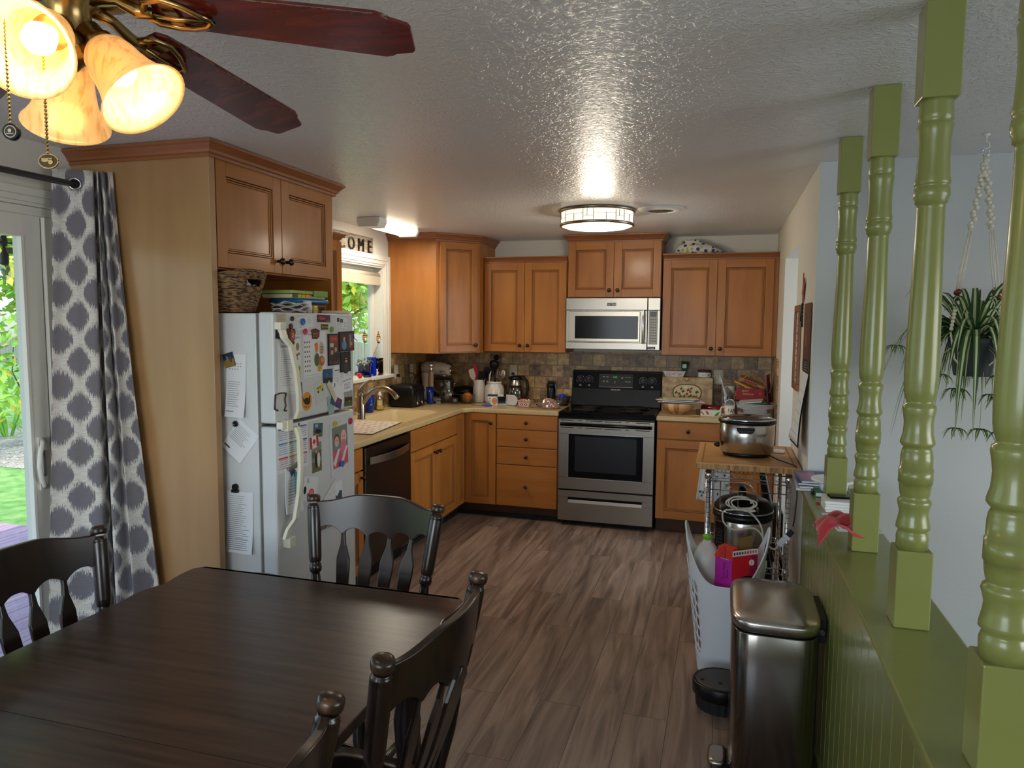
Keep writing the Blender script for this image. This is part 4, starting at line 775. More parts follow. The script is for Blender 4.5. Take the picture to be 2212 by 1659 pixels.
# ------------------------------------------------------------ papers, photos and magnets on the refrigerator
FF = Fr((FX, 0, 0), (0, 1, 0), (0, 0, 1), (1, 0, 0)); FSd = Fr((0, FY0+.004, 0), (1, 0, 0), (0, 0, 1), (0, -1, 0))
def lines(a0, a1, b1, b0, n, seed=0, rgb=(84, 86, 92), th=.0011, ragged=.3):
    rr = random.Random(seed); out = []
    for k in range(n): b = b1-(b1-b0)*(k+.5)/n; out.append(('r', a0, a1-(a1-a0)*ragged*rr.random(), b-th/2, b+th/2, rgb))
    return out
def sheet(name, label, cat, F, a, b, w_, h_, ang=0, rgb=(224, 227, 230), marks=(), c=.0004, th=.0006, group=None, curl=0, shape=None):
    G = F.sub(a, b, c, R(ang)); mb = MB(flat(rgb, .7))
    if shape == 'disc': mb.disc(G, 0, 0, w_/2, 0, th, 28, h_/2)
    elif shape: mb.prism(G, shape, 0, th)
    elif curl:
        n = 10
        def cf_(k): s_ = k/n; return curl*max(0, (s_-.45)/.55)**2
        rings = []
        for k in range(n+1): y = h_/2-h_*k/n; cc = cf_(k); rings.append([G.p(-w_/2, y, cc), G.p(w_/2, y, cc+curl*.3*(k/n)), G.p(w_/2, y, cc+curl*.3*(k/n)+th), G.p(-w_/2, y, cc+th)])
        mb.loft(rings, smooth=False)
    else: mb.fb(G, -w_/2, w_/2, -h_/2, h_/2, 0, th)
    lay = th
    for m_ in marks:
        mb.use(flat(m_[-1], .6)); lay += .00003
        def cz(bb): return 0 if not curl else curl*max(0, ((h_/2-bb)/h_-.45)/.55)**2+curl*.3*((h_/2-bb)/h_)
        if m_[0] == 'r': z_ = cz((m_[3]+m_[4])/2); mb.fb(G, m_[1], m_[2], m_[3], m_[4], z_, z_+lay+.0001)
        elif m_[0] == 'd': z_ = cz(m_[2]); mb.disc(G, m_[1], m_[2], m_[3], z_, z_+lay+.0001, 16, m_[4] if len(m_) > 5 else None)
        elif m_[0] == 't': mb.text(G, m_[1], m_[2], m_[3], m_[4], lay+cz(m_[4]), .0002)
        elif m_[0] == 'p': z_ = cz(sum(q[1] for q in m_[1])/len(m_[1])); mb.prism(G, m_[1], z_, z_+lay+.0003)
    o = obj(name, mb); tag(o, label, cat, group); return o
def magnet(label, F, a, b, r, rgb, c=.001, th=.008, name='round_magnet'):
    mb = MB(flat(rgb, .3)); G = F.sub(a, b, c); mb.lathe(G.o, [(r*.9, 0), (r, th*.2), (r, th*.75), (r*.8, th), (r*.75, th*.85), (.0002, th*.85)], G.n, 24); o = obj(name, mb); return tag(o, label, 'magnet')
SK = (196, 150, 120); SK2 = (170, 120, 92)
def person(a, b, s_, shirt, hair=(50, 34, 26), skin=SK):
    return [('d', a, b-s_*1.5, s_*1.05, s_*1.1, shirt), ('d', a, b+.1*s_, s_*.58, s_*.72, hair), ('d', a, b-.05*s_, s_*.48, s_*.6, skin)]
sheet('paper_note', 'small tan printed note at the top left corner of the freezer door', 'note', FF, 2.575, 1.634, .068, .040, 0, (196, 186, 160), lines(-.028, .028, .016, -.018, 6, 1, (120, 110, 92)))
magnet('tiny black round magnet right of the tan note', FF, 2.648, 1.634, .010, (40, 40, 42))
sheet('paper_note', 'white printed slip held by the blue magnet at the top of the freezer door', 'note', FF, 2.748, 1.618, .125, .052, 8, marks=lines(-.055, .01, .02, -.02, 6, 2)+lines(.02, .055, .02, -.01, 4, 3))
magnet('blue round magnet on the white slip at the top of the freezer', FF, 2.726, 1.622, .0145, (40, 110, 190), .002)
sheet('photo_magnet', 'purple and red sunset picture magnet at the top right of the freezer door', 'magnet', FF, 2.900, 1.636, .110, .034, -1, (96, 40, 74), [('r', -.054, .054, -.016, -.004, (60, 26, 48)), ('d', -.015, 0, .03, .007, (170, 60, 60)), ('r', .02, .048, -.012, -.010, (210, 190, 200))], th=.0012)
sheet('photo_card', 'white card with two tiny pictures and a ring at the freezer\'s top right corner', 'card', FF, 3.060, 1.617, .110, .048, -5, marks=[('r', -.045, -.022, .0, .02, (70, 60, 54)), ('r', -.017, .012, .0, .018, (90, 82, 70)), ('d', .036, -.005, .013, (150, 150, 150)), ('d', .036, -.005, .010, (224, 227, 230))]+lines(-.045, .018, -.004, -.02, 3, 5))
sheet('space_magnet', 'dark blue space-themed magnet behind the freezer handle', 'magnet', FF, 2.566, 1.576, .066, .052, -6, (24, 34, 66), [('t', 'NASA', .018, -.004, .006, (230, 230, 235)), ('p', [(-.03, -.004), (.02, .022), (.022, .02), (-.028, -.007)], (200, 50, 50)), ('r', -.008, .03, -.02, -.008, (30, 30, 32)), ('t', 'I need my Space', .0075, .011, -.014, (220, 220, 220))], c=.002, th=.0015)
sheet('snack_list', 'long printed page headed Snacks with Less Than 5 Grams Carbohydrates', 'paper', FF, 2.625, 1.442, .165, .248, -2, marks=[('t', 'Snacks with Less', .018, -.01, .112, (50, 70, 110)), ('t', 'Than 5 Grams', .018, -.012, .094, (50, 70, 110)), ('t', 'Carbohydrates', .017, -.015, .077, (50, 70, 110)), ('t', "St Luke's", .014, .055, .115, (70, 70, 70)), ('d', .06, .075, .013, .017, (130, 140, 70)), ('d', .06, .073, .007, .01, (190, 120, 60)), ('d', .056, .038, .008, (180, 60, 40)), ('d', .07, .045, .006, (150, 50, 40)), ('d', .06, .024, .005, (90, 130, 50)), ('r', -.08, .08, -.115, -.1142, (150, 150, 150))]+lines(-.045, .03, .062, -.09, 17, 6, ragged=.55)+[('d', -.055, .058-.0092*k, .0012, (90, 90, 90)) for k in range(15)])
mb = MB(flat((92, 54, 30), .35)); G = FF.sub(2.637, 1.568, .002)
mb.disc(G, 0, -.004, .020, 0, .008, 24, .030).disc(G, 0, .034, .009, .0, .007, 16, .012).disc(G, -.020, .012, .008, 0, .005, 12, .014).disc(G, .021, .010, .008, 0, .005, 12, .014).disc(G, -.014, -.034, .006, 0, .005, 12, .009).disc(G, .014, -.034, .006, 0, .005, 12, .009)
mb.use(flat((150, 96, 60), .35)).disc(G, 0, -.004, .016, .008, .0095, 24, .025); mb.use(flat((196, 50, 60))).disc(G, .001, -.004, .009, .0095, .0102, 16, .014); mb.use(flat((236, 226, 220)))
for k in range(5): mb.disc(G, .001+.005*math.cos(k*1.257), -.004+.008*math.sin(k*1.257), .0025, .0102, .0106, 8)
tag(obj('turtle_magnet', mb), 'brown turtle shaped magnet with a pink flower on its shell', 'magnet')
foods = []
for r_ in range(7):
    for c_ in range(3): foods.append(('d', -.080+c_*.017, .055-r_*.021, .0045, (160, 70, 50) if (r_+c_) % 3 == 0 else ((96, 120, 60) if (r_+c_) % 3 == 1 else (120, 92, 70))))
pl = [('d', .035, -.005, .050, .066, (214, 214, 212)), ('p', [(-.005, .045), (.01, .052), (.024, .045), (.02, .01), (.002, .005)], (226, 122, 50)), ('d', .052, .022, .022, .030, (196, 176, 156)), ('d', .012, -.026, .022, .030, (76, 104, 56)), ('d', .050, -.034, .026, .024, (172, 96, 62)), ('d', .058, -.03, .012, .012, (204, 150, 100))]+[('d', .045+.008*(k % 3), .005+.012*(k//3), .0035, (120, 84, 70)) for k in range(9)]
sheet('food_poster', 'printed food portion poster with a plate of carrots, greens and meat', 'poster', FF, 2.825, 1.478, .185, .196, 1, marks=[('t', 'Perfect Portions', .013, -.01, .088, (70, 60, 60))]+lines(-.085, .085, -.088, -.095, 1, 8)+foods+pl)
magnet('pink round magnet pinning the food poster', FF, 2.744, 1.578, .0135, (206, 60, 100), .002)
sheet('badge_magnet', 'brown arrowhead-shaped canyon souvenir magnet above the food poster', 'magnet', FF, 2.826, 1.566, .06, .04, 0, (96, 50, 36), [('t', 'CANYON', .011, 0, .002, (206, 130, 90)), ('r', -.02, .02, -.010, -.008, (190, 110, 70))], c=.0015, th=.003, shape=[(-.032, .02), (.0, .026), (.034, .018), (.03, -.012), (.012, -.022), (-.024, -.02)])
sheet('plate_magnet', 'small black magnet like a number plate with yellow lettering', 'magnet', FF, 2.907, 1.598, .058, .026, -1, (16, 16, 16), [('r', -.027, .027, -.011, .011, (196, 180, 60)), ('r', -.0255, .0255, -.0095, .0095, (18, 18, 16)), ('t', 'ALCATRAZ', .0115, 0, 0, (220, 200, 70))], c=.001, th=.002)
sheet('leaf_magnet', 'light green leaf shaped magnet', 'magnet', FF, 2.966, 1.584, .03, .024, 20, (110, 156, 60), c=.001, th=.003, shape=[(-.017, 0), (-.008, .012), (.006, .014), (.018, .004), (.010, -.010), (-.006, -.013)])
def fphoto(label, a, b, w_, h_, bg_, marks, ang=0): sheet('framed_photo', label, 'photo', FF, a, b, w_, h_, ang, (14, 14, 15), [('r', -w_/2+.006, w_/2-.006, -h_/2+.006, h_/2-.006, bg_)]+marks, c=.001, th=.006, group=None)
fphoto('tall black framed photo of two people under a red sign on the freezer', 2.975, 1.493, .090, .146, (96, 74, 58), [('r', -.034, .036, .034, .062, (170, 44, 40)), ('t', 'CRUISE', .016, .0, .048, (220, 120, 110)), ('r', -.034, -.002, .012, .03, (190, 186, 178))]+person(-.016, -.012, .020, (60, 40, 40))+person(.016, .0, .022, (46, 44, 50)))
fphoto('black framed photo of a person in a blue shirt at the freezer\'s upper right', 3.096, 1.528, .140, .094, (60, 42, 36), [('r', .02, .06, -.03, .035, (104, 84, 76)), ('r', .03, .034, -.03, .03, (190, 190, 186))]+person(-.025, .012, .020, (96, 140, 170))+person(.045, -.012, .014, (130, 30, 40)), 1)
fphoto('smaller black framed photo of a bearded person with glasses, below the blue-shirt photo', 3.083, 1.430, .096, .096, (30, 30, 28), person(.004, .006, .024, (60, 50, 52), (26, 20, 18), SK)+[('r', -.010, .016, .008, .013, (20, 20, 22)), ('d', .004, -.008, .010, .007, (70, 44, 34))], 1)
magnet('yellow round magnet at the bottom of the food poster', FF, 2.855, 1.412, .0135, (206, 172, 50), .002)
mb = MB(flat((200, 180, 50))); G = FF.sub(2.678, 1.404, .002, R(12)); mb.prism(G, [(-.022, .045), (.0, .048), (.012, .03), (.026, .022), (.02, -.005), (.008, -.045), (-.01, -.043), (-.014, 0), (-.024, .02)], 0, .004)
for i, (a, b, r, q) in enumerate(((-.008, .034, .009, (40, 40, 36)), (.008, .016, .009, (60, 120, 60)), (-.006, .004, .008, (180, 50, 40)), (.006, -.016, .007, (40, 60, 50)), (0, -.034, .006, (60, 120, 60)))): mb.use(flat(q)).disc(G, a, b, r, .004, .005+.0002*i, 14)
tag(obj('parrot_magnet', mb), 'jagged green, yellow and black souvenir magnet over the snack list', 'magnet')
sheet('photo_strip', 'narrow photo booth strip with three faces', 'photo', FF, 2.702, 1.308, .036, .104, 4, (60, 80, 100), [m_ for k in range(3) for m_ in ([('r', -.015, .015, .020-k*.033, .048-k*.033, (84, 110, 140))]+[('d', -.005, .034-k*.033, .007, .009, SK), ('d', .007, .032-k*.033, .006, .008, SK2)])])
sheet('cat_magnet', 'round orange DIRTY dishwasher magnet with a black cat', 'magnet', FF, 2.752, 1.274, .072, .082, -8, (214, 140, 30), [('d', 0, .0, .026, .016, (40, 30, 28)), ('p', [(.012, .008), (.014, .03), (.019, .02), (.024, .028), (.022, .006)], (40, 30, 28)), ('p', [(-.03, -.004), (-.034, .012), (-.028, .01), (-.02, -.002)], (40, 30, 28)), ('t', 'DIRTY', .015, .0, -.026, (70, 36, 20))], c=.001, th=.001, shape='disc')
sheet('photo_magnet', 'blue mountain lake photo on the freezer, above the pale green slips', 'photo', FF, 2.925, 1.373, .082, .064, -1, (40, 84, 120), [('r', -.04, .04, -.031, -.008, (24, 40, 44)), ('p', [(-.03, -.008), (-.01, .012), (.008, -.002), (.02, .008), (.038, -.008)], (70, 90, 100)), ('p', [(-.012, .01), (-.01, .012), (-.004, .006)], (230, 235, 240))], c=.003, th=.001)
sheet('folded_note', 'folded paper with a yellow toy van sticker on it', 'note', FF, 2.860, 1.303, .085, .098, 14, (198, 204, 198), [('r', -.026, .034, .008, .030, (206, 190, 40)), ('r', -.020, -.004, .020, .028, (90, 110, 110)), ('r', .0, .012, .02, .028, (90, 110, 110)), ('d', -.014, .006, .006, (30, 30, 30)), ('d', .022, .006, .006, (30, 30, 30))], c=.001)
sheet('paper_tag', 'cream paper tag hanging at a slant on the freezer door', 'note', FF, 2.957, 1.298, .028, .115, 38, (206, 200, 168), lines(-.01, .01, .04, -.04, 6, 11), c=.005)
sheet('small_card', 'small white card with a scribble, tilted beside the blue lake photo', 'card', FF, 2.982, 1.322, .052, .05, -32, marks=[('p', [(-.01, .008), (.0, .014), (.008, .004), (.0, -.01), (-.004, -.008), (.003, .003)], (70, 74, 80))], c=.002)
sheet('receipt_sheet', 'printed newsletter sheet under the framed photos on the freezer', 'paper', FF, 3.06, 1.330, .150, .200, 1, marks=[q for c_ in range(3) for q in lines(-.068+c_*.048, -.030+c_*.048, .06, -.01, 9, 13+c_)]+[('r', -.068, -.03, .062, .066, (60, 60, 64)), ('r', -.02, .02, .062, .066, (60, 60, 64))], c=.0004)
sheet('lettered_card', 'hand-lettered card reading just be nice to each other', 'card', FF, 3.104, 1.312, .105, .090, 6, marks=[('t', 'Just be nice', .018, 0, .030, (80, 82, 90)), ('r', -.028, .026, -.013, .014, (110, 112, 120)), ('r', -.026, .024, -.011, .012, (224, 227, 230)), ('t', 'Hugs &', .013, 0, .006, (80, 82, 90)), ('t', 'Kisses', .012, 0, -.006, (80, 82, 90)), ('t', 'to each other', .016, .002, -.030, (80, 82, 90))], c=.0016)
sheet('group_photo', 'small photo of a crowd on green grass at the freezer\'s lower right', 'photo', FF, 3.112, 1.248, .080, .072, -2, (150, 156, 150), [('r', -.039, .039, -.035, -.012, (62, 88, 44)), ('r', -.037, .037, -.012, .012, (34, 32, 34)), ('d', .01, -.012, .012, .006, (150, 90, 40))]+[('d', -.03+k*.012, .012, .004, SK) for k in range(6)], c=.002)
sheet('postcard', 'purple and blue postcard tilted at the bottom right of the freezer door', 'card', FF, 2.997, 1.246, .100, .046, -22, (84, 56, 104), [('r', -.048, 0, -.020, .0, (50, 80, 120)), ('d', .02, .005, .012, .006, (150, 60, 90))], c=.0025)
sheet('paper_slip', 'pale teal paper slip hanging below the freezer door\'s notes', 'note', FF, 2.948, 1.236, .05, .085, 10, (150, 176, 176), lines(-.02, .02, .03, -.03, 6, 17, (110, 130, 136)), c=.0016)
mb = MB(flat((70, 46, 32), .4)); G = FF.sub(2.56, 1.288, .002); mb.tube([G.p(-.038, .036), G.p(-.043, .0), G.p(-.045, -.022), G.p(-.025, -.030)], .004, 8).tube([G.p(.036, .036), G.p(.026, .01), G.p(.032, -.016), G.p(.020, -.036), G.p(.036, -.038)], .004, 8).tube([G.p(-.038, .036), G.p(0, .040), G.p(.036, .036)], .003, 8); tag(obj('wire_figure_magnet', mb), 'bent brown wire figure showing on both sides of the freezer handle', 'magnet')
# lower door
cal = []
for r_ in range(3):
    for c_ in range(3):
        q = ((90, 90, 190), (190, 70, 110), (130, 60, 130), (80, 140, 200), (110, 110, 170), (110, 170, 90), (200, 80, 80), (90, 90, 120), (220, 150, 60))[(r_*3+c_*2) % 9]; a = -.072+c_*.072; b = .062-r_*.060
        cal.append(('r', a-.031, a+.031, b+.018, b+.024, q))
        for k in range(5): cal.append(('r', a-.030, a+.030, b+.0125-k*.009, b+.0145-k*.009, (150, 150, 162) if k % 2 else q))
        for k in range(6): cal.append(('r', a-.026+k*.0098, a-.0252+k*.0098, b-.026, b+.016, (224, 227, 230)))
sheet('calendar_sheet', 'year calendar sheet with coloured month blocks on the refrigerator door', 'calendar', FF, 2.640, 1.090, .225, .200, -1, marks=[('d', .045, .092, .006, (40, 40, 50)), ('t', 'MCCLURE BEAUFORT', .008, .045, .081, (80, 80, 80))]+cal)
sheet('photo_print', 'small photo of a dark car under trees, above the flag magnet', 'photo', FF, 2.838, 1.134, .076, .062, -6, (70, 96, 110), [('r', -.036, .036, -.029, -.010, (96, 110, 80)), ('d', 0, -.006, .026, .010, (20, 22, 24)), ('d', -.015, .02, .014, .008, (140, 170, 190))], c=.001)
sheet('flag_magnet', 'red and white maple leaf flag magnet', 'magnet', FF, 2.800, 1.085, .072, .056, 6, (224, 222, 220), [('r', -.035, -.018, -.027, .027, (190, 50, 44)), ('r', .018, .035, -.027, .027, (190, 50, 44)), ('p', [(0, .017), (.004, .009), (.009, .011), (.008, .003), (.014, .004), (.009, -.004), (.010, -.007), (.002, -.006), (.001, -.014), (-.001, -.014), (-.002, -.006), (-.010, -.007), (-.009, -.004), (-.014, .004), (-.008, .003), (-.009, .011), (-.004, .009)], (190, 50, 44))], c=.002, th=.002)
sheet('photo_print', 'photo of a couple standing in tall grass, below the flag magnet', 'photo', FF, 2.824, 1.012, .080, .134, 1, (120, 140, 140), [('r', -.038, .038, -.065, -.02, (112, 100, 60)), ('r', -.038, .038, .0, .03, (90, 96, 74)), ('d', -.006, -.012, .012, .038, (30, 30, 36)), ('d', .014, -.012, .012, .036, (220, 216, 210)), ('d', -.004, .026, .007, .009, SK), ('d', .010, .024, .007, .009, (150, 96, 60))], c=.0008)
sheet('bagged_photo', 'large photo of two small children in a plastic sleeve under three round magnets', 'photo', FF, 3.026, 1.020, .175, .255, 3, (206, 206, 210), [('r', -.070, .070, -.088, .108, (120, 130, 120)), ('r', -.070, .070, -.088, .0, (196, 90, 110)), ('p', [(-.07, -.06), (-.02, .0), (0, .0), (-.05, -.08)], (222, 210, 214)), ('p', [(.0, -.07), (.05, .0), (.07, .0), (.02, -.08)], (222, 210, 214)), ('d', -.028, .0, .026, .034, (90, 140, 160)), ('d', -.030, .045, .026, .030, (84, 58, 44)), ('d', -.030, .038, .021, .025, (216, 170, 150)), ('d', .034, .05, .026, .034, (222, 178, 160)), ('d', .03, .0, .028, .04, (206, 120, 130)), ('d', -.037, .042, .003, (50, 40, 36)), ('d', -.023, .042, .003, (50, 40, 36)), ('d', .027, .052, .003, (50, 40, 36)), ('d', .041, .052, .003, (50, 40, 36))], c=.001, th=.003, curl=.0005)
magnet('yellow round magnet at the top of the sleeved children photo', FF, 2.978, 1.141, .014, (204, 180, 60), .005); magnet('crimson round magnet at the top right of the lower refrigerator door', FF, 3.120, 1.138, .0155, (196, 40, 84), .005); magnet('blue round magnet at the bottom of the sleeved children photo', FF, 3.026, .945, .0155, (50, 120, 190), .011)
sheet('notepad_page', 'notepad with printed lines hanging from a silver clip on the refrigerator', 'paper', FF, 2.634, .905, .120, .190, -4, marks=lines(-.045, .045, .05, -.06, 9, 21)+[('p', [(-.035, .084), (-.02, .06), (-.005, .075), (.0, .055), (.012, .08), (.0, .09)], (60, 84, 120)), ('d', -.024, .075, .006, (180, 60, 60))], c=.001, th=.004, curl=.010)
t = thing('clip_magnet', 'silver spring clip magnet holding the notepad', 'clip', (FX, 2.624, 1.0)); obj('clip_body', MB('steel').fb(FF.sub(2.624, 1.004, .001, R(5)), -.034, .034, -.008, .006, 0, .011), t, bev=.003); obj('clip_lever', MB('chrome').tube([FF.p(2.600, 1.008, .008), FF.p(2.605, 1.02, .016), FF.p(2.645, 1.024, .016), FF.p(2.65, 1.012, .008)], .002, 8), t)
mb = MB(flat((40, 150, 160), .35)); mb.tube([FF.p(2.634, .892, .019), FF.p(2.636, .985, .016)], .0055, 10).tube([FF.p(2.634, .89, .019), FF.p(2.633, .875, .019)], [.005, .0015], 8).tube([FF.p(2.641, .95, .022), FF.p(2.641, .985, .022)], .0016, 6); tag(obj('teal_pen', mb), 'teal pen hanging over the notepad on the refrigerator', 'pen')
sheet('greeting_card', 'white card with a black and red doodle, left of the envelope', 'card', FF, 2.766, .880, .118, .108, -12, marks=[('d', -.042, -.006, .011, .018, (30, 30, 32)), ('t', 'G', .026, -.025, .036, (60, 60, 64)), ('d', .012, -.016, .022, .017, (206, 70, 90)), ('d', .012, -.016, .016, .012, (226, 120, 130)), ('d', -.014, -.03, .010, .012, (190, 40, 60))], c=.0006)
sheet('paper_envelope', 'plain white folded envelope above the far chair\'s rail', 'envelope', FF, 2.905, .830, .130, .100, 0, (216, 214, 212), [('d', .02, -.012, .002, .004, (90, 120, 80))], c=.003, th=.002, shape=[(-.07, -.05), (.068, .052), (.070, -.045), (.03, -.05)])
sheet('drawing_sheet', 'white paper with a dark blue-grey animal drawing, right of the envelope', 'drawing', FF, 3.000, .812, .092, .100, 4, marks=[('p', [(-.04, -.04), (-.02, -.01), (-.005, -.018), (.012, -.004), (.022, .006), (.028, -.002), (.04, .0), (.040, -.045)], (66, 78, 90)), ('d', -.034, .032, .006, .01, (96, 150, 80))], c=.0006)
mb = MB('steel'); rnd = random.Random(4); mb.grid(lambda a, b: FF.p(2.80+.21*a, .668+.05*b*(1-.2*a), .003+.010*rnd.random()), 14, 5, False); o = obj('foil_packet', mb, solid=.001); tag(o, 'crumpled silver foil packet stuck low on the refrigerator, under the far chair\'s rail', 'packet')
# fridge side
sheet('papers_stack', 'stack of printed pages high on the refrigerator\'s left side', 'paper', FSd, -1.938, 1.356, .095, .262, -2, marks=lines(-.038, .02, .02, -.09, 12, 31)+[('d', -.03+(k % 5)*.013, .092-(k//5)*.012, .0022, (130, 130, 90)) for k in range(14)]+[('r', -.04, -.005, -.108, -.106, (50, 50, 50))], th=.002, curl=.012)
sheet('photo_magnet', 'small dark photo magnet over the pages on the refrigerator side', 'magnet', FSd, -1.966, 1.462, .050, .058, 16, (30, 44, 66), [('r', -.024, .024, -.028, .002, (140, 110, 30)), ('d', -.005, .006, .006, .012, (120, 110, 120)), ('d', .010, .002, .006, .014, (70, 60, 70))], c=.006, th=.002)
sheet('notice_page', 'notice tilted steeply on the middle of the refrigerator\'s left side', 'paper', FSd, -1.926, 1.125, .118, .15, -38, marks=lines(-.050, .040, .055, -.02, 9, 33)+[('r', -.05, -.02, -.058, -.052, (40, 40, 40))], curl=.004)
magnet('black round magnet on the tilted notice', FSd, -1.944, 1.196, .0125, (20, 20, 22), .002)
sheet('letter_page', 'densely printed letter under the bulldog clip, lowest on the refrigerator side', 'paper', FSd, -1.936, .778, .128, .262, -1, marks=lines(-.056, .045, .115, -.12, 28, 35, ragged=.4)+[('r', -.02, .042, -.07, -.069, (150, 150, 150))], th=.0016, curl=.010)
t = thing('clip_magnet', 'black bulldog clip magnet holding the lowest letter', 'clip', (-1.955, FY0, .90)); G = FSd.sub(-1.952, .915, .0015); obj('clip_body', MB('plastic_black').fb(G, -.016, .016, -.010, .004, 0, .014), t, bev=.003); obj('magnet_disc', MB('plastic_black').disc(G, 0, .014, .0135, 0, .010, 20), t)
# things on top of the refrigerator
ZFt = 1.6605
def wbasket():
    t = thing('wicker_basket', 'large woven wicker basket with a handle slot on top of the refrigerator', 'basket', (-2.03, 2.64, ZFt)); cx, cy = -2.08, 2.645; mb = MB('wicker')
    n = 48; sp = lambda v, e: math.copysign(abs(v)**e, v)
    def ring(k_, z, o=0): return [V((cx+(.115+k_*.035+o)*sp(math.cos(2*math.pi*i/n), .6), cy+(.092+k_*.058+o)*sp(math.sin(2*math.pi*i/n), .6), z+(.012*math.cos(4*math.pi*i/n)*k_ if k_ > .9 else 0))) for i in range(n)]
    zs = [ZFt+.16*k/16 for k in range(17)]
    # wall with the slot left open on the +x face
    b = len(mb.v); rings = [ring(k/16, zs[k], .0028*(k % 2)) for k in range(17)]; mb.v += [p for r in rings for p in r]
    for k in range(16):
        for i in range(n):
            j = (i+1) % n; c_ = rings[k][i]
            if k in (11, 12, 13) and c_.x > cx and abs(c_.y-cy-.0) < .045: continue
            mb.f.append([b+k*n+i, b+k*n+j, b+(k+1)*n+j, b+(k+1)*n+i]); mb.mi.append(0); mb.sm.append(True)
    mb.f.append([b+i for i in range(n)]); mb.mi.append(0); mb.sm.append(False)
    obj('basket_wall', mb, t, solid=.006)
    mb = MB('wicker'); rr = ring(1, ZFt+.163); mb.tube(rr, .0065, 8, closed=True); obj('braided_rim', mb, t)
wbasket()
for k, (x, y, a, lab) in enumerate(((-1.99, 2.645, .2, 'white plastic bag showing through the wicker basket\'s handle slot'), )):
    rnd = random.Random(2); mb = MB(flat((206, 210, 214), .4)); mb.grid(lambda a_, b_: V((x-.04+.07*a_, y-.06+.12*b_, 1.765+.03*rnd.random()+.02*math.sin(a_*6))), 8, 8, False); tag(obj('plastic_bag', mb, solid=.001), lab, 'bag')
t = thing('snack_box', 'shallow clear bento box with a green lid, topmost on the refrigerator', 'food container', (-1.97, 3.03, 1.728))
obj('box_base', MB(flat((206, 190, 150))).box(-2.06, -1.90, 2.875, 3.165, 1.7285, 1.748), t, bev=.006); mb = MB(flat((150, 176, 90), .3)).box(-2.07, -1.89, 2.865, 3.175, 1.749, 1.765); obj('lid', mb, t, bev=.005); mb = MB(flat((96, 150, 44), .4)).box(-1.889, -1.882, 3.04, 3.16, 1.738, 1.768); obj('latch', mb, t, bev=.002)
mb = MB(flat((90, 110, 60)))
for k, q in enumerate(((60, 80, 60), (170, 180, 60), (200, 170, 60), (220, 150, 60))): mb.use(flat(q)).box(-1.899, -1.894, 2.885+k*.033, 2.912+k*.033, 1.731, 1.747)
obj('compartments', mb, t)
t = thing('food_box', 'clear plastic food box with a blue lid below the green-lidded one', 'food container', (-1.98, 3.06, ZFt))
obj('box_base', MB('plastic_clear').sq((-1.98, 3.065, ZFt), [(.075, .12, .001), (.082, .132, .05)], 40, .25), t); obj('lid', MB(flat((20, 110, 170), .35)).sq((-1.98, 3.065, ZFt+.048), [(.086, .140, 0), (.088, .142, .008), (.084, .138, .019), (.078, .13, .0195)], 40, .25), t)
obj('contents', MB(flat((190, 120, 80))).box(-2.03, -1.93, 3.07, 3.16, ZFt+.004, ZFt+.028), t, bev=.004)
tag(obj('supplement_bottle', MB('white').lathe((-1.875, 2.965, ZFt), [(.019, .001), (.021, .004), (.021, .038), (.018, .042), (.0195, .043), (.0195, .055), (.002, .056)], seg=24)), 'small white bottle with a white cap in front of the blue-lidded box', 'bottle')
mb = MB(flat((214, 206, 110))).box(-1.885, -1.86, 3.0, 3.028, ZFt+.001, ZFt+.036); mb.use(flat((150, 130, 60))).box(-1.8599, -1.8595, 3.004, 3.024, ZFt+.012, ZFt+.014).box(-1.8599, -1.8595, 3.004, 3.024, ZFt+.022, ZFt+.024); tag(obj('pill_box', mb), 'tiny yellow box beside the white bottle on the refrigerator', 'box')
rnd = random.Random(9); mb = MB(flat((206, 204, 198)))
for k in range(4): mb.grid(lambda a_, b_: V((-1.95+.12*a_-.01*k, 2.80+.13*b_+.01*k, ZFt+.006+.011*k+.010*math.sin(a_*7+k)*math.cos(b_*6+k*2)+.006*rnd.random())), 10, 10)
tag(obj('crumpled_cloth', mb, solid=.002), 'crumpled white cloths between the wicker basket and the food boxes', 'cloth')
# ------------------------------------------------------------ sink and left counter
ZT_ = .9145
t = thing('kitchen_faucet', 'brushed nickel single-lever faucet at the sink', 'faucet', (-2.512, 4.652, ZT_))
mb = MB('nickel').lathe((-2.512, 4.652, ZT_), [(.030, 0), (.030, .006), (.0265, .012), (.0265, .16), (.024, .185), (.012, .20), (.001, .204)], seg=28); obj('faucet_body', mb, t)
pts = [(-2.512, .10), (-2.49, .13), (-2.46, .175), (-2.42, .213), (-2.38, .230), (-2.34, .234), (-2.30, .226), (-2.265, .205), (-2.238, .178), (-2.226, .165)]
obj('spout', MB('nickel').tube([V((x, 4.652, ZT_+z)) for x, z in pts], [.017, .020, .0195, .018, .017, .0165, .0165, .018, .021, .0205], 16), t)
obj('lever_handle', MB('nickel').tube([V((x, 4.652, ZT_+z)) for x, z in ((-2.522, .17), (-2.520, .20), (-2.505, .235), (-2.475, .265), (-2.44, .281), (-2.405, .286))], [.020, .019, .013, .009, .0075, .006], 14), t)
t = thing('soap_pump', 'short brass-topped soap pump beside the faucet, behind the refrigerator edge', 'soap pump', (-2.53, 4.50, ZT_)); obj('pump_base', MB('nickel').lathe((-2.53, 4.50, ZT_), [(.022, 0), (.022, .006), (.010, .01), (.010, .05), (.014, .052), (.014, .06), (.002, .062)], seg=20), t); obj('nozzle', MB('nickel').tube([V((-2.53, 4.50, ZT_+.058)), V((-2.50, 4.50, ZT_+.060)), V((-2.455, 4.515, ZT_+.056))], .0055, 10), t)
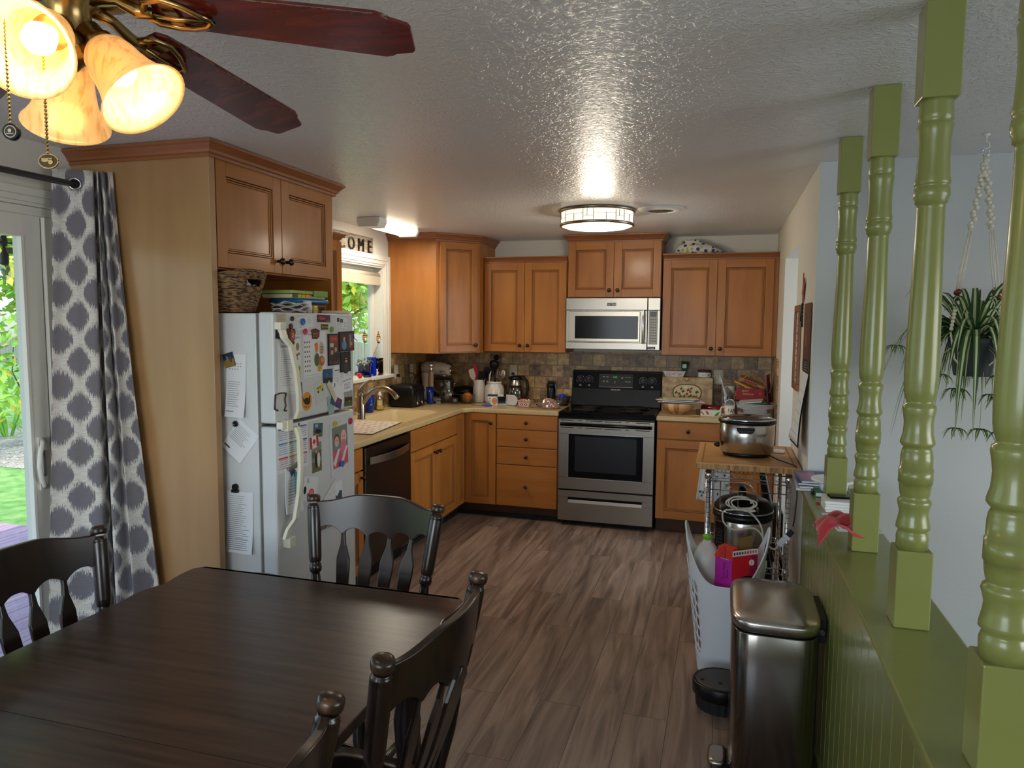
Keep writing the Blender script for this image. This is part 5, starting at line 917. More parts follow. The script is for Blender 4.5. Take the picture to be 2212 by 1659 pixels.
def cup(name, label, cat, x, y, z, r0, r1, h_, mat, th=.0022, **k):
    mb = MB(mat).lathe((x, y, z), [(r0*.9, 0), (r0, .003), (r1, h_), (r1-th, h_), (r0-th, .006), (.001, .005)], seg=28, cap=False); return tag(obj(name, mb), label, cat)
cup('tumbler', 'tall blue plastic tumbler behind the faucet', 'cup', -2.632, 5.01, ZT_, .028, .038, .135, 'bluecup')
cup('tumbler', 'blue tumbler with a darker base, right of the black toaster', 'cup', -2.417, 5.695, ZT_, .026, .034, .148, 'bluecup')
t = thing('soap_bottle', 'clear lemon soap bottle with a white pump top behind the sink', 'bottle', (-2.630, 5.175, ZT_)); obj('bottle_body', MB('jarglass').lathe((-2.630, 5.175, ZT_), [(.030, .001), (.034, .004), (.034, .085), (.028, .098), (.013, .105), (.013, .115)], seg=24), t); obj('soap_liquid', MB(flat((196, 176, 104), .3)).lathe((-2.630, 5.175, ZT_), [(.031, .004), (.031, .03), (.001, .031)], seg=20), t)
F = Fr((-2.630, 5.175, ZT_+.05), (rt.x, rt.y, 0), (0, 0, 1), (.45, -.89, 0)); mb = MB(flat((226, 196, 90))).fb(F, -.020, .020, -.036, .034, .0345, .0352); mb.use(flat((235, 232, 220))).fb(F, -.013, .013, -.004, .026, .0352, .0356); mb.use(flat((90, 80, 50))).text(F, 'Citrus', .010, 0, .012, .0358); mb.use(flat((190, 140, 30))).disc(F, -.008, -.02, .006, .0352, .0358, 12).disc(F, .008, -.022, .005, .0352, .0358, 12); obj('label_sticker', mb, t)
obj('pump_top', MB('white').lathe((-2.630, 5.175, ZT_+.112), [(.015, 0), (.015, .018), (.008, .02), (.008, .034), (.001, .035)], seg=20), t)
# toaster
t = thing('toaster', 'black four-slice toaster with levers on its right side', 'toaster', (-2.545, 5.50, ZT_))
mb = MB('plastic_black').sq((-2.543, 5.497, ZT_), [(.100, .112, .006), (.111, .122, .012), (.112, .123, .15), (.104, .115, .178), (.085, .098, .183)], 48, .2); obj('toaster_shell', mb, t)
mb = MB('darkgap')
for k in range(4): mb.box(-2.615, -2.475, 5.418+k*.046, 5.436+k*.046, ZT_+.1825, ZT_+.1845)
mb.use('steel'); mb.box(-2.625, -2.465, 5.405, 5.4065, ZT_+.183, ZT_+.1855).box(-2.625, -2.465, 5.589, 5.5905, ZT_+.183, ZT_+.1855); obj('slots', mb, t)
for y in (5.45, 5.545):
    mb = MB('darkgap').box(-2.4315, -2.4295, y-.004, y+.004, ZT_+.05, ZT_+.15); mb.use('plastic_black').box(-2.430, -2.405, y-.018, y+.018, ZT_+.125, ZT_+.138); obj('lever', mb, t, bev=.002)
    mb = MB('chrome').lathe((-2.4305, y, ZT_+.035), [(.015, 0), (.014, .010), (.001, .011)], (1, 0, 0), 20); mb.use(flat((210, 210, 210)))
    for k in range(5): mb.box(-2.431, -2.4305+.0008, y+.018, y+.0195, ZT_+.05+k*.016, ZT_+.053+k*.016)
    obj('dial', mb, t)
obj('power_cord', MB('rubber').tube([V((-2.66, 5.81, 1.17)), V((-2.63, 5.82, 1.165)), V((-2.60, 5.80, 1.14)), V((-2.59, 5.74, 1.10)), V((-2.60, 5.68, 1.02)), V((-2.60, 5.64, .935)), V((-2.60, 5.62, .93))], .004, 8), t)
# outlets and switches
def wallplate(label, F, kind='outlet', plug=None):
    t = thing('wall_outlet' if kind == 'outlet' else 'light_switch', label, 'outlet' if kind == 'outlet' else 'switch', tuple(F.p(0, -.057, 0)))
    obj('cover_plate', MB(flat((206, 196, 172), .4)).fb(F, -.035, .035, -.057, .057, .0005, .006), t, bev=.002)
    if kind == 'outlet':
        for b in (.02, -.02):
            mb = MB(flat((214, 206, 184), .4)).disc(F, 0, b, .0165, .006, .008, 20, .0145); mb.use('darkgap').fb(F, -.0075, -.0055, b-.002, b+.007, .008, .0085).fb(F, .0055, .0075, b-.002, b+.006, .008, .0085).disc(F, 0, b-.008, .0025, .008, .0085, 8); obj('socket', mb, t)
    else: obj('rocker', MB(flat((220, 212, 192), .4)).fb(F, -.016, .016, -.032, .032, .006, .010), t, bev=.002)
    if plug is not None: obj('plug', MB('rubber').fb(F, -.013, .013, plug-.012, plug+.012, .0085, .03), t, bev=.003)
FWb = lambda x, z: Fr((x, YB-.0125, z), (1, 0, 0), (0, 0, 1), (0, -1, 0)); FWl = lambda y, z: Fr((XL+.0125, y, z), (0, 1, 0), (0, 0, 1), (1, 0, 0))
wallplate('outlet on the side backsplash beside the window trim with a black plug in it', FWl(5.555, 1.195), 'outlet', -.03)
wallplate('blank-looking switch plate in the backsplash corner, left of the stand mixer', FWl(5.86, 1.19), 'switch')
wallplate('outlet on the back wall above the glass kettle with a black plug', FWb(-1.808, 1.182), 'outlet', -.02)
wallplate('outlet on the back wall right of the bread box', FWb(-.048, 1.182), 'outlet')
mb = MB(flat((60, 36, 22))).fb(FWl(5.555, 1.195), -.0, .0001, 0, .0001, 0, .0001)
# stand mixer
t = thing('stand_mixer', 'cream stand mixer with a steel bowl in the back corner', 'mixer', (-2.48, 5.99, ZT_)); mx_, my = -2.48, 5.99; cr = flat((218, 208, 188), .25)
obj('mixer_base', MB(cr).sq((mx_+.01, my, ZT_), [(.12, .09, .001), (.125, .092, .012), (.12, .088, .028), (.10, .07, .034)], 40, .6), t)
obj('mixer_column', MB(cr).loft([[V((mx_-.095+dx+rx*math.cos(a), my+ry*math.sin(a), ZT_+z)) for a in [2*math.pi*i/24 for i in range(24)]] for z, dx, rx, ry in ((.02, 0, .045, .055), (.08, -.004, .036, .046), (.15, -.004, .035, .045), (.23, .0, .045, .052), (.255, .01, .05, .055))]), t)
hd = obj('mixer_head', MB(cr).loft([[V((mx_+x, my+ry*math.cos(a), ZT_+z+rz*math.sin(a))) for a in [2*math.pi*i/28 for i in range(28)]] for x, z, ry, rz in ((-.142, .285, .012, .018), (-.13, .287, .045, .045), (-.09, .290, .060, .060), (0, .290, .062, .062), (.07, .285, .060, .057), (.115, .278, .054, .050), (.135, .272, .046, .042))]), t)
mb = MB('chrome').box(mx_-.12, mx_+.12, my-.064, my-.0615, ZT_+.262, ZT_+.27).lathe((mx_+.134, my, ZT_+.272), [(.03, 0), (.031, .012), (.02, .018), (.002, .019)], (1, 0, 0), 24); obj('trim_band', mb, hd)
obj('beater_hub', MB('chrome').lathe((mx_+.065, my, ZT_+.235), [(.030, 0), (.038, -.012), (.030, -.02), (.01, -.022), (.01, -.06), (.001, -.06)][::-1], seg=24), t)
obj('mixing_bowl', MB('steel').lathe((mx_+.06, my, ZT_), [(.045, .035), (.05, .04), (.03, .048), (.055, .065), (.085, .10), (.096, .15), (.099, .185), (.102, .187), (.102, .190), (.097, .189), (.090, .14), (.06, .08), (.001, .06)], seg=40, cap=False), t)
obj('bowl_shield', MB('plastic_clear').lathe((mx_+.06, my, ZT_), [(.098, .191), (.07, .235), (.055, .237)], seg=30, cap=False), t)
t = thing('pepper_mill', 'tall tan cylinder grinder with a chrome top in front of the stand mixer', 'grinder', (-2.452, 5.80, ZT_)); obj('mill_body', MB(flat((168, 136, 104), .45)).lathe((-2.452, 5.80, ZT_), [(.022, .001), (.0225, .005), (.0225, .27), (.02, .275)], seg=24), t); obj('mill_cap', MB('chrome').lathe((-2.452, 5.80, ZT_+.275), [(.020, 0), (.014, .015), (.018, .04), (.021, .062), (.018, .067), (.002, .068)], seg=24), t)
tag(obj('glass_bottle', MB('jarglass').lathe((-2.632, 5.80, ZT_), [(.030, .001), (.034, .01), (.034, .10), (.026, .14), (.013, .17), (.013, .20), (.016, .205), (.016, .215), (.001, .216)], seg=24)), 'clear narrow-necked bottle in the shadowed corner behind the toaster', 'bottle')
tag(obj('glass_carafe', MB('jarglass').lathe((-2.325, 5.87, ZT_), [(.035, .001), (.055, .01), (.068, .05), (.066, .09), (.045, .13), (.036, .155), (.048, .185), (.046, .186), (.034, .156), (.043, .13), (.063, .09), (.065, .05), (.05, .014), (.001, .012)], seg=32, cap=False)), 'clear round-bellied glass carafe in front of the mixer bowl', 'carafe')
t = thing('glass_jar', 'low glass jar lid with a paper label, in front of the carafe', 'jar', (-2.375, 5.765, ZT_)); obj('jar_body', MB('jarglass').lathe((-2.375, 5.765, ZT_), [(.042, .001), (.042, .022), (.038, .03), (.001, .03)], seg=28), t); obj('metal_ring', MB('nickel').lathe((-2.375, 5.765, ZT_), [(.045, .002), (.046, .006), (.045, .012), (.042, .012)], seg=28), t); obj('label_sticker', MB('paper').box(-2.392, -2.352, 5.75, 5.78, ZT_+.0305, ZT_+.0325), t)
cup('plastic_tub', 'tiny empty clear plastic tub left of the orange', 'container', -2.232, 5.80, ZT_, .029, .036, .05, 'plastic_clear', .001)
mb = MB('plastic_clear').sq((-2.142, 5.87, ZT_), [(.050, .05, .001), (.052, .052, .004), (.060, .060, .07), (.064, .064, .074), (.064, .064, .076), (.058, .058, .07), (.049, .049, .006), (.001, .001, .005)], 40, .6); tag(obj('plastic_tub', mb), 'clear open tub with an orange in it', 'container')
t = thing('orange_fruit', 'whole orange sitting in the clear tub', 'orange', (-2.142, 5.87, ZT_+.0055)); obj('peel', MB('orange').ball((-2.142, 5.87, ZT_+.0505), .044, 24), t); obj('stem_end', MB('leaf_green').lathe((-2.142, 5.87, ZT_+.0935), [(.003, 0), (.003, .0015), (.0005, .002)], seg=8), t)
t = thing('waffle_maker', 'round black lidded appliance behind the orange', 'waffle maker', (-2.235, 6.06, ZT_)); obj('lower_plate', MB('plastic_black').lathe((-2.235, 6.055, ZT_), [(.085, .001), (.10, .01), (.102, .055), (.098, .06)], seg=36), t); obj('chrome_band', MB('chrome').lathe((-2.235, 6.055, ZT_), [(.1025, .060), (.1035, .064), (.1025, .068), (.09, .068)], seg=36), t); obj('lid', MB('plastic_black').lathe((-2.235, 6.055, ZT_), [(.102, .069), (.099, .10), (.08, .125), (.02, .136), (.001, .137)], seg=36), t); obj('handle', MB('chrome').tube([V((-2.30, 5.985, ZT_+.10)), V((-2.305, 5.96, ZT_+.13)), V((-2.292, 5.95, ZT_+.16)), V((-2.28, 5.975, ZT_+.165))], .006, 8), t)
# crocks with utensils
tag(obj('ceramic_pitcher', MB('ceramic').lathe((-2.072, 5.99, ZT_), [(.048, .001), (.052, .006), (.056, .06), (.056, .13), (.048, .165), (.047, .18), (.054, .2), (.050, .2), (.043, .18), (.044, .165), (.05, .13), (.05, .02), (.001, .015)], seg=36, cap=False)), 'tall white ceramic pitcher holding spatulas', 'pitcher')
tag(obj('ceramic_jar', MB('ceramic').lathe((-1.932, 5.99, ZT_), [(.075, .001), (.082, .006), (.085, .03), (.085, .125), (.078, .150), (.062, .165), (.060, .172), (.066, .176), (.066, .188), (.058, .188), (.056, .17), (.075, .14), (.079, .12), (.078, .02), (.001, .012)], seg=40, cap=False)), 'squat white stoneware jar holding the ladle and whisk', 'jar')
def spat(name, label, x, y, z0, x1, y1, z1, w_, L, mat, th=.006, hm=None, sl=False):
    t = thing(name, label, 'kitchen utensil', (x, y, z0)); a = V((x, y, z0)); b = V((x1, y1, z1)); d = (b-a).normalized(); u = d.cross(V((0, -1, 0))).normalized(); u = V((0, -1, 0)).cross(d).normalized(); F = Fr(b, u, d, u.cross(d))
    obj('handle', MB(hm or mat).tube([a, b], .0055, 8), t); mb = MB(mat); P = [(-w_*.25, -.004), (-w_*.5, L*.22), (-w_*.5, L*.9), (-w_*.38, L), (w_*.42, L*.96), (w_*.5, L*.85), (w_*.5, L*.22), (w_*.25, -.004)]; mb.prism(F, P, -th/2, th/2)
    if sl:
        mb.use('darkgap')
        for k in (-1, 0, 1): mb.fb(F, k*w_*.27-.002, k*w_*.27+.002, L*.3, L*.85, -th/2-.0003, th/2+.0003)
    obj('blade', mb, t, bev=.0015); return t
spat('silicone_spatula', 'red silicone spatula in the white pitcher', -2.06, 5.975, ZT_+.03, -2.088, 5.955, ZT_+.235, .030, .105, flat((178, 24, 60), .4)); spat('silicone_spatula', 'cream spatula leaning left in the white pitcher', -2.07, 5.98, ZT_+.03, -2.112, 5.955, ZT_+.205, .050, .095, flat((216, 204, 184), .4))
spat('wooden_spoon', 'light wooden spatula at the far left of the white pitcher', -2.08, 6.0, ZT_+.03, -2.135, 5.99, ZT_+.21, .040, .08, 'woodlight'); spat('slotted_turner', 'black turner in front of the others in the white pitcher', -2.07, 5.985, ZT_+.03, -2.045, 5.965, ZT_+.19, .060, .09, 'plastic_black', sl=True)
spat('slotted_turner', 'large black turner leaning right between the pitcher and the jar', -2.065, 6.01, ZT_+.03, -2.015, 6.03, ZT_+.215, .080, .095, 'plastic_black', sl=True); spat('wooden_spoon', 'brown wooden spatula behind the black turners', -2.06, 6.01, ZT_+.03, -2.04, 6.04, ZT_+.225, .05, .085, flat((96, 66, 44)))
t = thing('soup_ladle', 'black ladle standing upright in the white jar', 'kitchen utensil', (-1.93, 5.985, ZT_+.02)); obj('handle', MB('plastic_black').tube([V((-1.93, 5.985, ZT_+.02)), V((-1.928, 5.985, ZT_+.20)), V((-1.926, 5.985, ZT_+.29))], [.007, .008, .010], 10), t); obj('bowl', MB('plastic_black').lathe((-1.926, 5.96, ZT_+.335), [(.001, -.034), (.02, -.03), (.038, -.015), (.045, .006), (.043, .007), (.03, -.012), (.001, -.026)], (0, .85, .5), 28, cap=False), t)
t = thing('round_utensil', 'dark round-headed utensil behind the black ladle', 'kitchen utensil', (-1.935, 6.02, ZT_+.02)); obj('handle', MB('plastic_black').tube([V((-1.935, 6.02, ZT_+.02)), V((-1.93, 6.03, ZT_+.37))], .006, 8), t); obj('head', MB('plastic_black').ball((-1.928, 6.032, ZT_+.395), .025, 18), t)
t = thing('balloon_whisk', 'wire whisk standing in the white jar', 'whisk', (-1.905, 6.0, ZT_+.02)); obj('handle', MB('steel').tube([V((-1.915, 6.0, ZT_+.02)), V((-1.90, 6.0, ZT_+.17))], .007, 10), t); mb = MB('chrome')
for k in range(5):
    a = k*math.pi/5; mb.tube([V((-1.90+.003*math.cos(a), 6.0, ZT_+.17)), V((-1.895+.026*math.cos(a), 6.0+.026*math.sin(a), ZT_+.23)), V((-1.89+.028*math.cos(a), 6.0+.028*math.sin(a), ZT_+.27)), V((-1.885, 6.0, ZT_+.305)), V((-1.89-.028*math.cos(a), 6.0-.028*math.sin(a), ZT_+.27)), V((-1.895-.026*math.cos(a), 6.0-.026*math.sin(a), ZT_+.23)), V((-1.90-.003*math.cos(a), 6.0, ZT_+.17))], .0016, 5)
obj('wires', mb, t)
t = thing('pale_spoon', 'pale spoon handle with a pale tip at the left of the white jar', 'kitchen utensil', (-1.965, 5.975, ZT_+.03)); obj('handle', MB(flat((220, 214, 206), .3)).tube([V((-1.955, 5.975, ZT_+.03)), V((-1.968, 5.955, ZT_+.20)), V((-1.962, 5.95, ZT_+.245)), V((-1.95, 5.95, ZT_+.28))], [.004, .005, .008, .003], 8), t)
t = thing('slotted_spoon', 'steel slotted spoon leaning right in the white jar', 'kitchen utensil', (-1.90, 5.99, ZT_+.03)); obj('handle', MB('steel').tube([V((-1.905, 5.99, ZT_+.03)), V((-1.86, 5.985, ZT_+.22))], .0035, 8), t); obj('bowl', MB('steel').ball((-1.850, 5.984, ZT_+.255), .020, 16, .004, .036), t)
# kettle
t = thing('glass_kettle', 'glass electric kettle with a steel collar and black handle', 'kettle', (-1.742, 6.03, ZT_)); kx, ky = -1.745, 6.03
obj('base', MB('plastic_black').lathe((kx, ky, ZT_), [(.072, .001), (.075, .006), (.075, .022), (.068, .026)], seg=36), t); obj('glass_body', MB('jarglass').lathe((kx, ky, ZT_), [(.066, .027), (.074, .04), (.072, .10), (.060, .16), (.057, .16), (.069, .10), (.071, .042), (.06, .03)], seg=36, cap=False), t)
obj('collar', MB('steel').lathe((kx, ky, ZT_), [(.0605, .158), (.048, .205), (.046, .207)], seg=36, cap=False), t); obj('lid', MB('plastic_black').lathe((kx, ky, ZT_), [(.050, .205), (.052, .215), (.045, .235), (.02, .243), (.001, .244)], seg=36), t)
obj('handle', MB('plastic_black').tube([V((kx+.02, ky-.01, ZT_+.232)), V((kx+.07, ky-.02, ZT_+.228)), V((kx+.105, ky-.03, ZT_+.195)), V((kx+.115, ky-.03, ZT_+.14)), V((kx+.105, ky-.03, ZT_+.085)), V((kx+.085, ky-.025, ZT_+.045)), V((kx+.062, ky-.02, ZT_+.03))], [.014, .016, .015, .014, .013, .012, .010], 12), t); obj('spout', MB('plastic_black').hexa([V((kx-.07, ky-.012, ZT_+.222)), V((kx-.07, ky+.012, ZT_+.222)), V((kx-.045, ky-.02, ZT_+.19)), V((kx-.045, ky+.02, ZT_+.19)), V((kx-.072, ky-.012, ZT_+.23)), V((kx-.072, ky+.012, ZT_+.23)), V((kx-.035, ky-.025, ZT_+.236)), V((kx-.035, ky+.025, ZT_+.236))]), t)
# opened food carton on its side
t = thing('food_carton', 'opened white and black frozen food carton lying on its side on the counter', 'carton', (-1.80, 5.80, ZT_)); G = Fr((-1.925, 5.775, ZT_+.001), (.985, -.06, 0), (0, 0, 1), (-.06, -.985, 0))
F2 = Fr((-1.925, 5.775, ZT_+.001), (.97, .24, 0), (-.02, 0, 1), (.24, -.97, 0)); mb = MB(flat((222, 222, 220), .5))
mb.hexa([F2.p(a, b, c) for c in (-.055, -.053) for b, a0, a1 in ((0, .03, .17), (.088, 0, .13)) for a in (a0, a1)]).hexa([F2.p(a, b, c) for c in (-.0555, .0) for b, a0, a1 in ((0, .03, .17), (.0015, .03, .17)) for a in (a0, a1)])
mb.hexa([F2.p(a, b, c) for c in (.0, .0015) for b, a0, a1 in ((0, .035, .085), (.075, .0, .08)) for a in (a0, a1)]); mb.use(flat((26, 26, 28), .4)).hexa([F2.p(a, b, c) for c in (-.055, .0015) for b, a0, a1 in ((.075, 0, .085), (.0895, .005, .085)) for a in (a0, a1)])
mb.use(flat((190, 96, 40))).disc(F2, .062, .036, .020, .0015, .0022, 20, .030); mb.use(flat((150, 40, 40))).disc(F2, .022, .058, .008, .0015, .0022, 14, .005); mb.use(flat((236, 200, 120)))
for k in range(7): mb.disc(F2, .062+.011*math.cos(k*.9), .036+.018*math.sin(k*.9), .004, .0022, .0026, 8)
mb.use(flat((60, 60, 90))).fb(F2, .018, .040, .040, .043, .0015, .0022).fb(F2, .022, .040, .030, .032, .0015, .0022)
obj('carton_body', mb, t); mb = MB(flat((206, 200, 196), .5)); n = 12
mb.grid(lambda a, b: F2.p(.16+.10*a-.025*(b-.5)**2*4*a, .002+.088*b, -.028+.05*math.sin(a*1.3)), 8, 8); obj('end_flap', mb, t, solid=.0012); obj('inner_tray', MB('blackgloss').fb(F2, .09, .15, .012, .070, -.05, -.046), t)
# paper bowl, meat bag, pen, shaker, wire basket
t = thing('paper_tray', 'small square paper food tray printed in red and white', 'food tray', (-1.580, 5.73, ZT_)); mb = MB(flat((214, 200, 180))); q = [V((-1.580+sx*w_, 5.73+sy*w_, ZT_+z)) for z, w_ in ((.001, .036), (.062, .052)) for sy in (-1, 1) for sx in (-1, 1)]
mb.hexa(q); mb.use(flat((170, 40, 36)))
for F_, o_ in ((Fr((-1.580, 5.73-.036, ZT_), (1, 0, 0), (0, -.016, .0615), (0, -.0615, -.016)), 0),):
    for b in (.006, .052): mb.fb(F_, -.037-.012*(b > .03), .037+.012*(b > .03), b, b+.006, 0, .0015)
    for k in (-1, 1): mb.prism(F_, [(k*.018-.016, .030), (k*.018, .046), (k*.018+.016, .030), (k*.018, .016)], 0, .0012)
    mb.use(flat((214, 200, 180)))
    for k in (-1, 1): mb.prism(F_, [(k*.018-.008, .030), (k*.018, .039), (k*.018+.008, .030), (k*.018, .022)], 0, .0016)
obj('tray_body', mb, t); rnd = random.Random(3); mb = MB(flat((150, 60, 50)))
for k in range(14): mb.use(flat(((190, 60, 50), (226, 214, 204), (120, 40, 36))[k % 3])); mb.ball((-1.625+.09*rnd.random(), 5.685+.09*rnd.random(), ZT_+.066), .010, 8, rz=.006)
obj('wrapped_candy', mb, t)
t = thing('bagged_meat', 'pink ground meat in a clear plastic bag at the counter\'s front edge', 'food bag', (-1.362, 5.735, ZT_)); rnd = random.Random(6)
mk('meatpink', (206, 136, 130), .4, rgb2=(236, 190, 180), ns=90, lo=.42, hi=.58, bump=.8, bs=90)
mb = MB('meatpink').loft([[V((-1.365+.068*k_*math.copysign(abs(math.cos(a))**.7, math.cos(a))+dx, 5.735+.055*k_*math.copysign(abs(math.sin(a))**.7, math.sin(a)), ZT_+z)) for a in [2*math.pi*i/28 for i in range(28)]] for z, k_, dx in ((.002, .95, 0), (.01, 1.03, 0), (.03, 1, 0), (.055, .85, -.005), (.075, .62, -.012), (.084, .3, -.018))]); obj('meat', mb, t)
mb = MB('plastic_clear').grid(lambda a, b: V((-1.465+.20*a, 5.672+.012*math.sin(a*9+b*5)+.008*rnd.random(), ZT_+.004+(.088*math.sin(min(1, a*1.25)*math.pi*.62+.2)*b))), 16, 8, False); obj('bag_film', mb, t, solid=.0006)
tag(obj('blue_pen', MB(flat((30, 40, 160), .3)).tube([V((-1.50, 5.80, ZT_+.022)), V((-1.455, 5.76, ZT_+.010))], [.006, .004], 8)), 'blue pen tip poking out left of the bagged meat', 'pen')
t = thing('shaker_bottle', 'black shaker bottle left of the stove', 'bottle', (-1.425, 6.02, ZT_)); obj('bottle_body', MB('plastic_black').lathe((-1.425, 6.02, ZT_), [(.030, .001), (.033, .006), (.039, .15), (.036, .152)], seg=28), t); obj('lid', MB('plastic_black').lathe((-1.425, 6.02, ZT_), [(.041, .150), (.041, .178), (.035, .186), (.015, .19), (.001, .191)], seg=28), t); obj('flip_spout', MB('plastic_black').box(-1.455, -1.40, 6.005, 6.03, ZT_+.188, ZT_+.206).box(-1.405, -1.385, 5.995, 6.015, ZT_+.17, ZT_+.20), t, bev=.004); obj('blue_tag', MB(flat((40, 110, 180), .4)).tube([V((-1.385, 5.99, ZT_+.18)), V((-1.378, 5.985, ZT_+.14)), V((-1.37, 5.98, ZT_+.10))], .004, 6), t)
t = thing('wire_basket', 'small black wire basket with a blue packet beside the stove', 'basket', (-1.325, 5.98, ZT_)); mb = MB('rubber')
for k in range(6): r = .055+.004*k; mb.tube([V((-1.325+r*math.cos(a), 5.98+r*math.sin(a), ZT_+.006+.014*k)) for a in [2*math.pi*i/24 for i in range(24)]], .0035, 6, closed=True)
for k in range(12): a = k*math.pi/6; mb.tube([V((-1.325+.054*math.cos(a), 5.98+.054*math.sin(a), ZT_+.004)), V((-1.325+.076*math.cos(a), 5.98+.076*math.sin(a), ZT_+.078))], .0022, 6)
mb.lathe((-1.325, 5.98, ZT_), [(.055, .001), (.055, .005), (.001, .005)], seg=24); obj('wire_frame', mb, t)
rnd = random.Random(8); mb = MB(flat((26, 60, 190), .3)).grid(lambda a, b: V((-1.365+.09*a, 5.94+.07*b, ZT_+.066+.028*math.sin(a*3.1)*math.sin(b*3.1)+.01*rnd.random())), 8, 6, False); tag(obj('snack_packet', mb, solid=.001), 'shiny blue snack packet on the black wire basket', 'packet')
t = thing('kitchen_scissors', 'blue-handled scissors lying in front of the white pitcher', 'scissors', (-1.93, 5.72, ZT_)); mb = MB(flat((34, 60, 190), .35))
for s_ in (-1, 1): mb.tube([V((-1.90+.026*math.cos(a)+.0, 5.725+s_*.018+.013*math.sin(a), ZT_+.006)) for a in [2*math.pi*i/14 for i in range(14)]], .0045, 6, closed=True)
mb.box(-1.955, -1.925, 5.712, 5.738, ZT_+.001, ZT_+.009); obj('handles', mb, t, bev=.002); obj('blades', MB('steel').hexa([V((x, y, z)) for z in (ZT_+.002, ZT_+.005) for y0, y1 in ((5.716, 5.724), (5.730, 5.728)) for x, y in ((-1.95, y0), (-2.05, y1-.01))]), t)
# draining mat and its bits
mk('matprint', (222, 206, 190), .9)
t = thing('drying_mat', 'patterned drying mat with a dark edge at the counter beside the refrigerator', 'mat', (-2.25, 4.28, ZT_)); Fm = Fr((-2.33, 4.26, ZT_), (.995, .10, 0), (-.10, .995, 0), (0, 0, 1)); rnd = random.Random(12)
obj('mat_border', MB('black').fb(Fm, -.20, .205, -.255, .305, .0005, .004), t, bev=.0015); mb = MB('matprint').fb(Fm, -.195, .200, -.250, .300, .004, .0055)
for k in range(64):
    a = -.18+.36*((k*7) % 16)/16+.012*rnd.random(); b = -.23+.51*(k/64); mb.use(flat(((176, 70, 66), (90, 120, 150), (110, 100, 104), (196, 120, 110))[k % 4])).disc(Fm, a, b, .013, .0055, .006, 10, .006)
obj('mat_top', mb, t)
cup('small_cup', 'small teal cup on the drying mat behind the refrigerator', 'cup', -2.325, 4.12, ZT_+.006, .024, .026, .034, flat((16, 110, 116), .4))
tag(obj('blue_scrubber', MB(flat((20, 60, 90), .6)).ball((-2.435, 4.36, ZT_+.026), .020, 12)), 'dark blue scrubber between the teal cup and the faucet', 'scrubber')
# window sill things (sill top 1.185)
ZS = 1.1855
t = thing('potted_plant', 'cobalt blue pot with a wilting plant on the window sill', 'plant', (-2.712, 5.08, ZS)); px, py = -2.700, 5.055
obj('saucer', MB('bluepot').lathe((px, py, ZS), [(.045, .001), (.056, .004), (.060, .018), (.056, .018), (.05, .008), (.001, .007)], seg=32, cap=False), t); obj('pot', MB('bluepot').lathe((px, py, ZS), [(.040, .009), (.044, .012), (.053, .085), (.058, .087), (.060, .108), (.054, .108), (.050, .09), (.001, .088)], seg=32, cap=False), t); obj('soil', MB(flat((50, 38, 28), .9)).lathe((px, py, ZS+.088), [(.05, 0), (.001, .004)], seg=20), t)
rnd = random.Random(14); mb = MB('leaf_green'); lc = flat((150, 160, 120)); l2 = flat((196, 150, 150))
for k in range(26):
    a = rnd.random()*6.28; r = .03+.05*rnd.random(); z = ZS+.10+.05*rnd.random(); d = V((math.cos(a)*.6, math.sin(a), 0)); c = V((px, py, z))+d*r; w_ = V((-d.y, d.x, 0))*.012; mb.use(('leaf_green', lc, l2)[k % 3]); mb.tube([V((px, py, ZS+.09)), c], .0015, 4); mb.add([c-w_*.3, c+d*.012-w_+V((0, 0, .004)), c+d*.034+V((0, 0, -.016)), c+d*.012+w_+V((0, 0, .004))], [(0, 1, 2, 3)])
obj('leaves', mb, t)
for i, (x0, y0, x1, y1, z1) in enumerate(((-2.700, 5.05, -2.700, 5.065, 1.455), (-2.69, 5.085, -2.688, 5.275, 1.445))):
    t = thing('garden_stake', ('bee-striped hatted figure on an upright wire stake in the blue pot', 'bee-striped hatted figure on the leaning wire stake beside the window trim')[i], 'plant stake', (x0, y0, ZS+.09), group='striped-hat plant stakes')
    obj('wire_stake', MB('rubber').tube([V((x0, y0, ZS+.05)), V((x1, y1, z1))], .0013, 6), t)
    obj('figure_feet', MB(flat((30, 60, 60))).ball((x1, y1+.003, z1+.005), .012, 12, .017, .006), t); b_ = obj('figure_body', MB(flat((196, 150, 110))).ball((x1, y1, z1+.030), .017, 16, .019, .022), t); mb = MB(flat((236, 232, 226))); mb.ball((x1+.011, y1-.005, z1+.024), .009, 12, .011, .016); obj('beard', mb, b_)
    mb = MB(flat((230, 170, 60)))
    for k in range(7): mb.use(flat((226, 166, 60) if k % 2 == 0 else (60, 44, 24))); mb.lathe((x1, y1, z1+.042), [(.019-.0027*k, .0085*k), (.019-.0027*(k+1), .0085*(k+1))], seg=16)
    obj('striped_hat', mb, t)
mb = MB('bluevase').box(-2.728, -2.672, 5.150, 5.205, ZS+.001, ZS+.150); tag(obj('blue_glass_block', mb, bev=.003), 'rectangular bright blue glass vase right of the potted plant', 'vase')
mb = MB('blackgloss').sq((-2.708, 5.290, ZS), [(.034, .044, .001), (.036, .048, .004), (.036, .048, .118), (.030, .042, .119)], 24, .3); mb.sq((-2.708, 5.290, ZS+.119), [(.036, .048, .0), (.036, .048, .018), (.033, .044, .02)], 24, .3); tag(obj('black_canister', mb), 'black lidded canister at the right end of the window sill', 'canister')
mb = MB('white').ball((-2.676, 5.222, ZS+.020), .012, 12, .010, .020).ball((-2.676, 5.222, ZS+.046), .009, 12); mb.use(flat((190, 60, 40))).ball((-2.668, 5.226, ZS+.02), .008, 10, .006, .012); tag(obj('bird_figurine', mb), 'small white and red figurine between the blue vase and black canister', 'figurine')
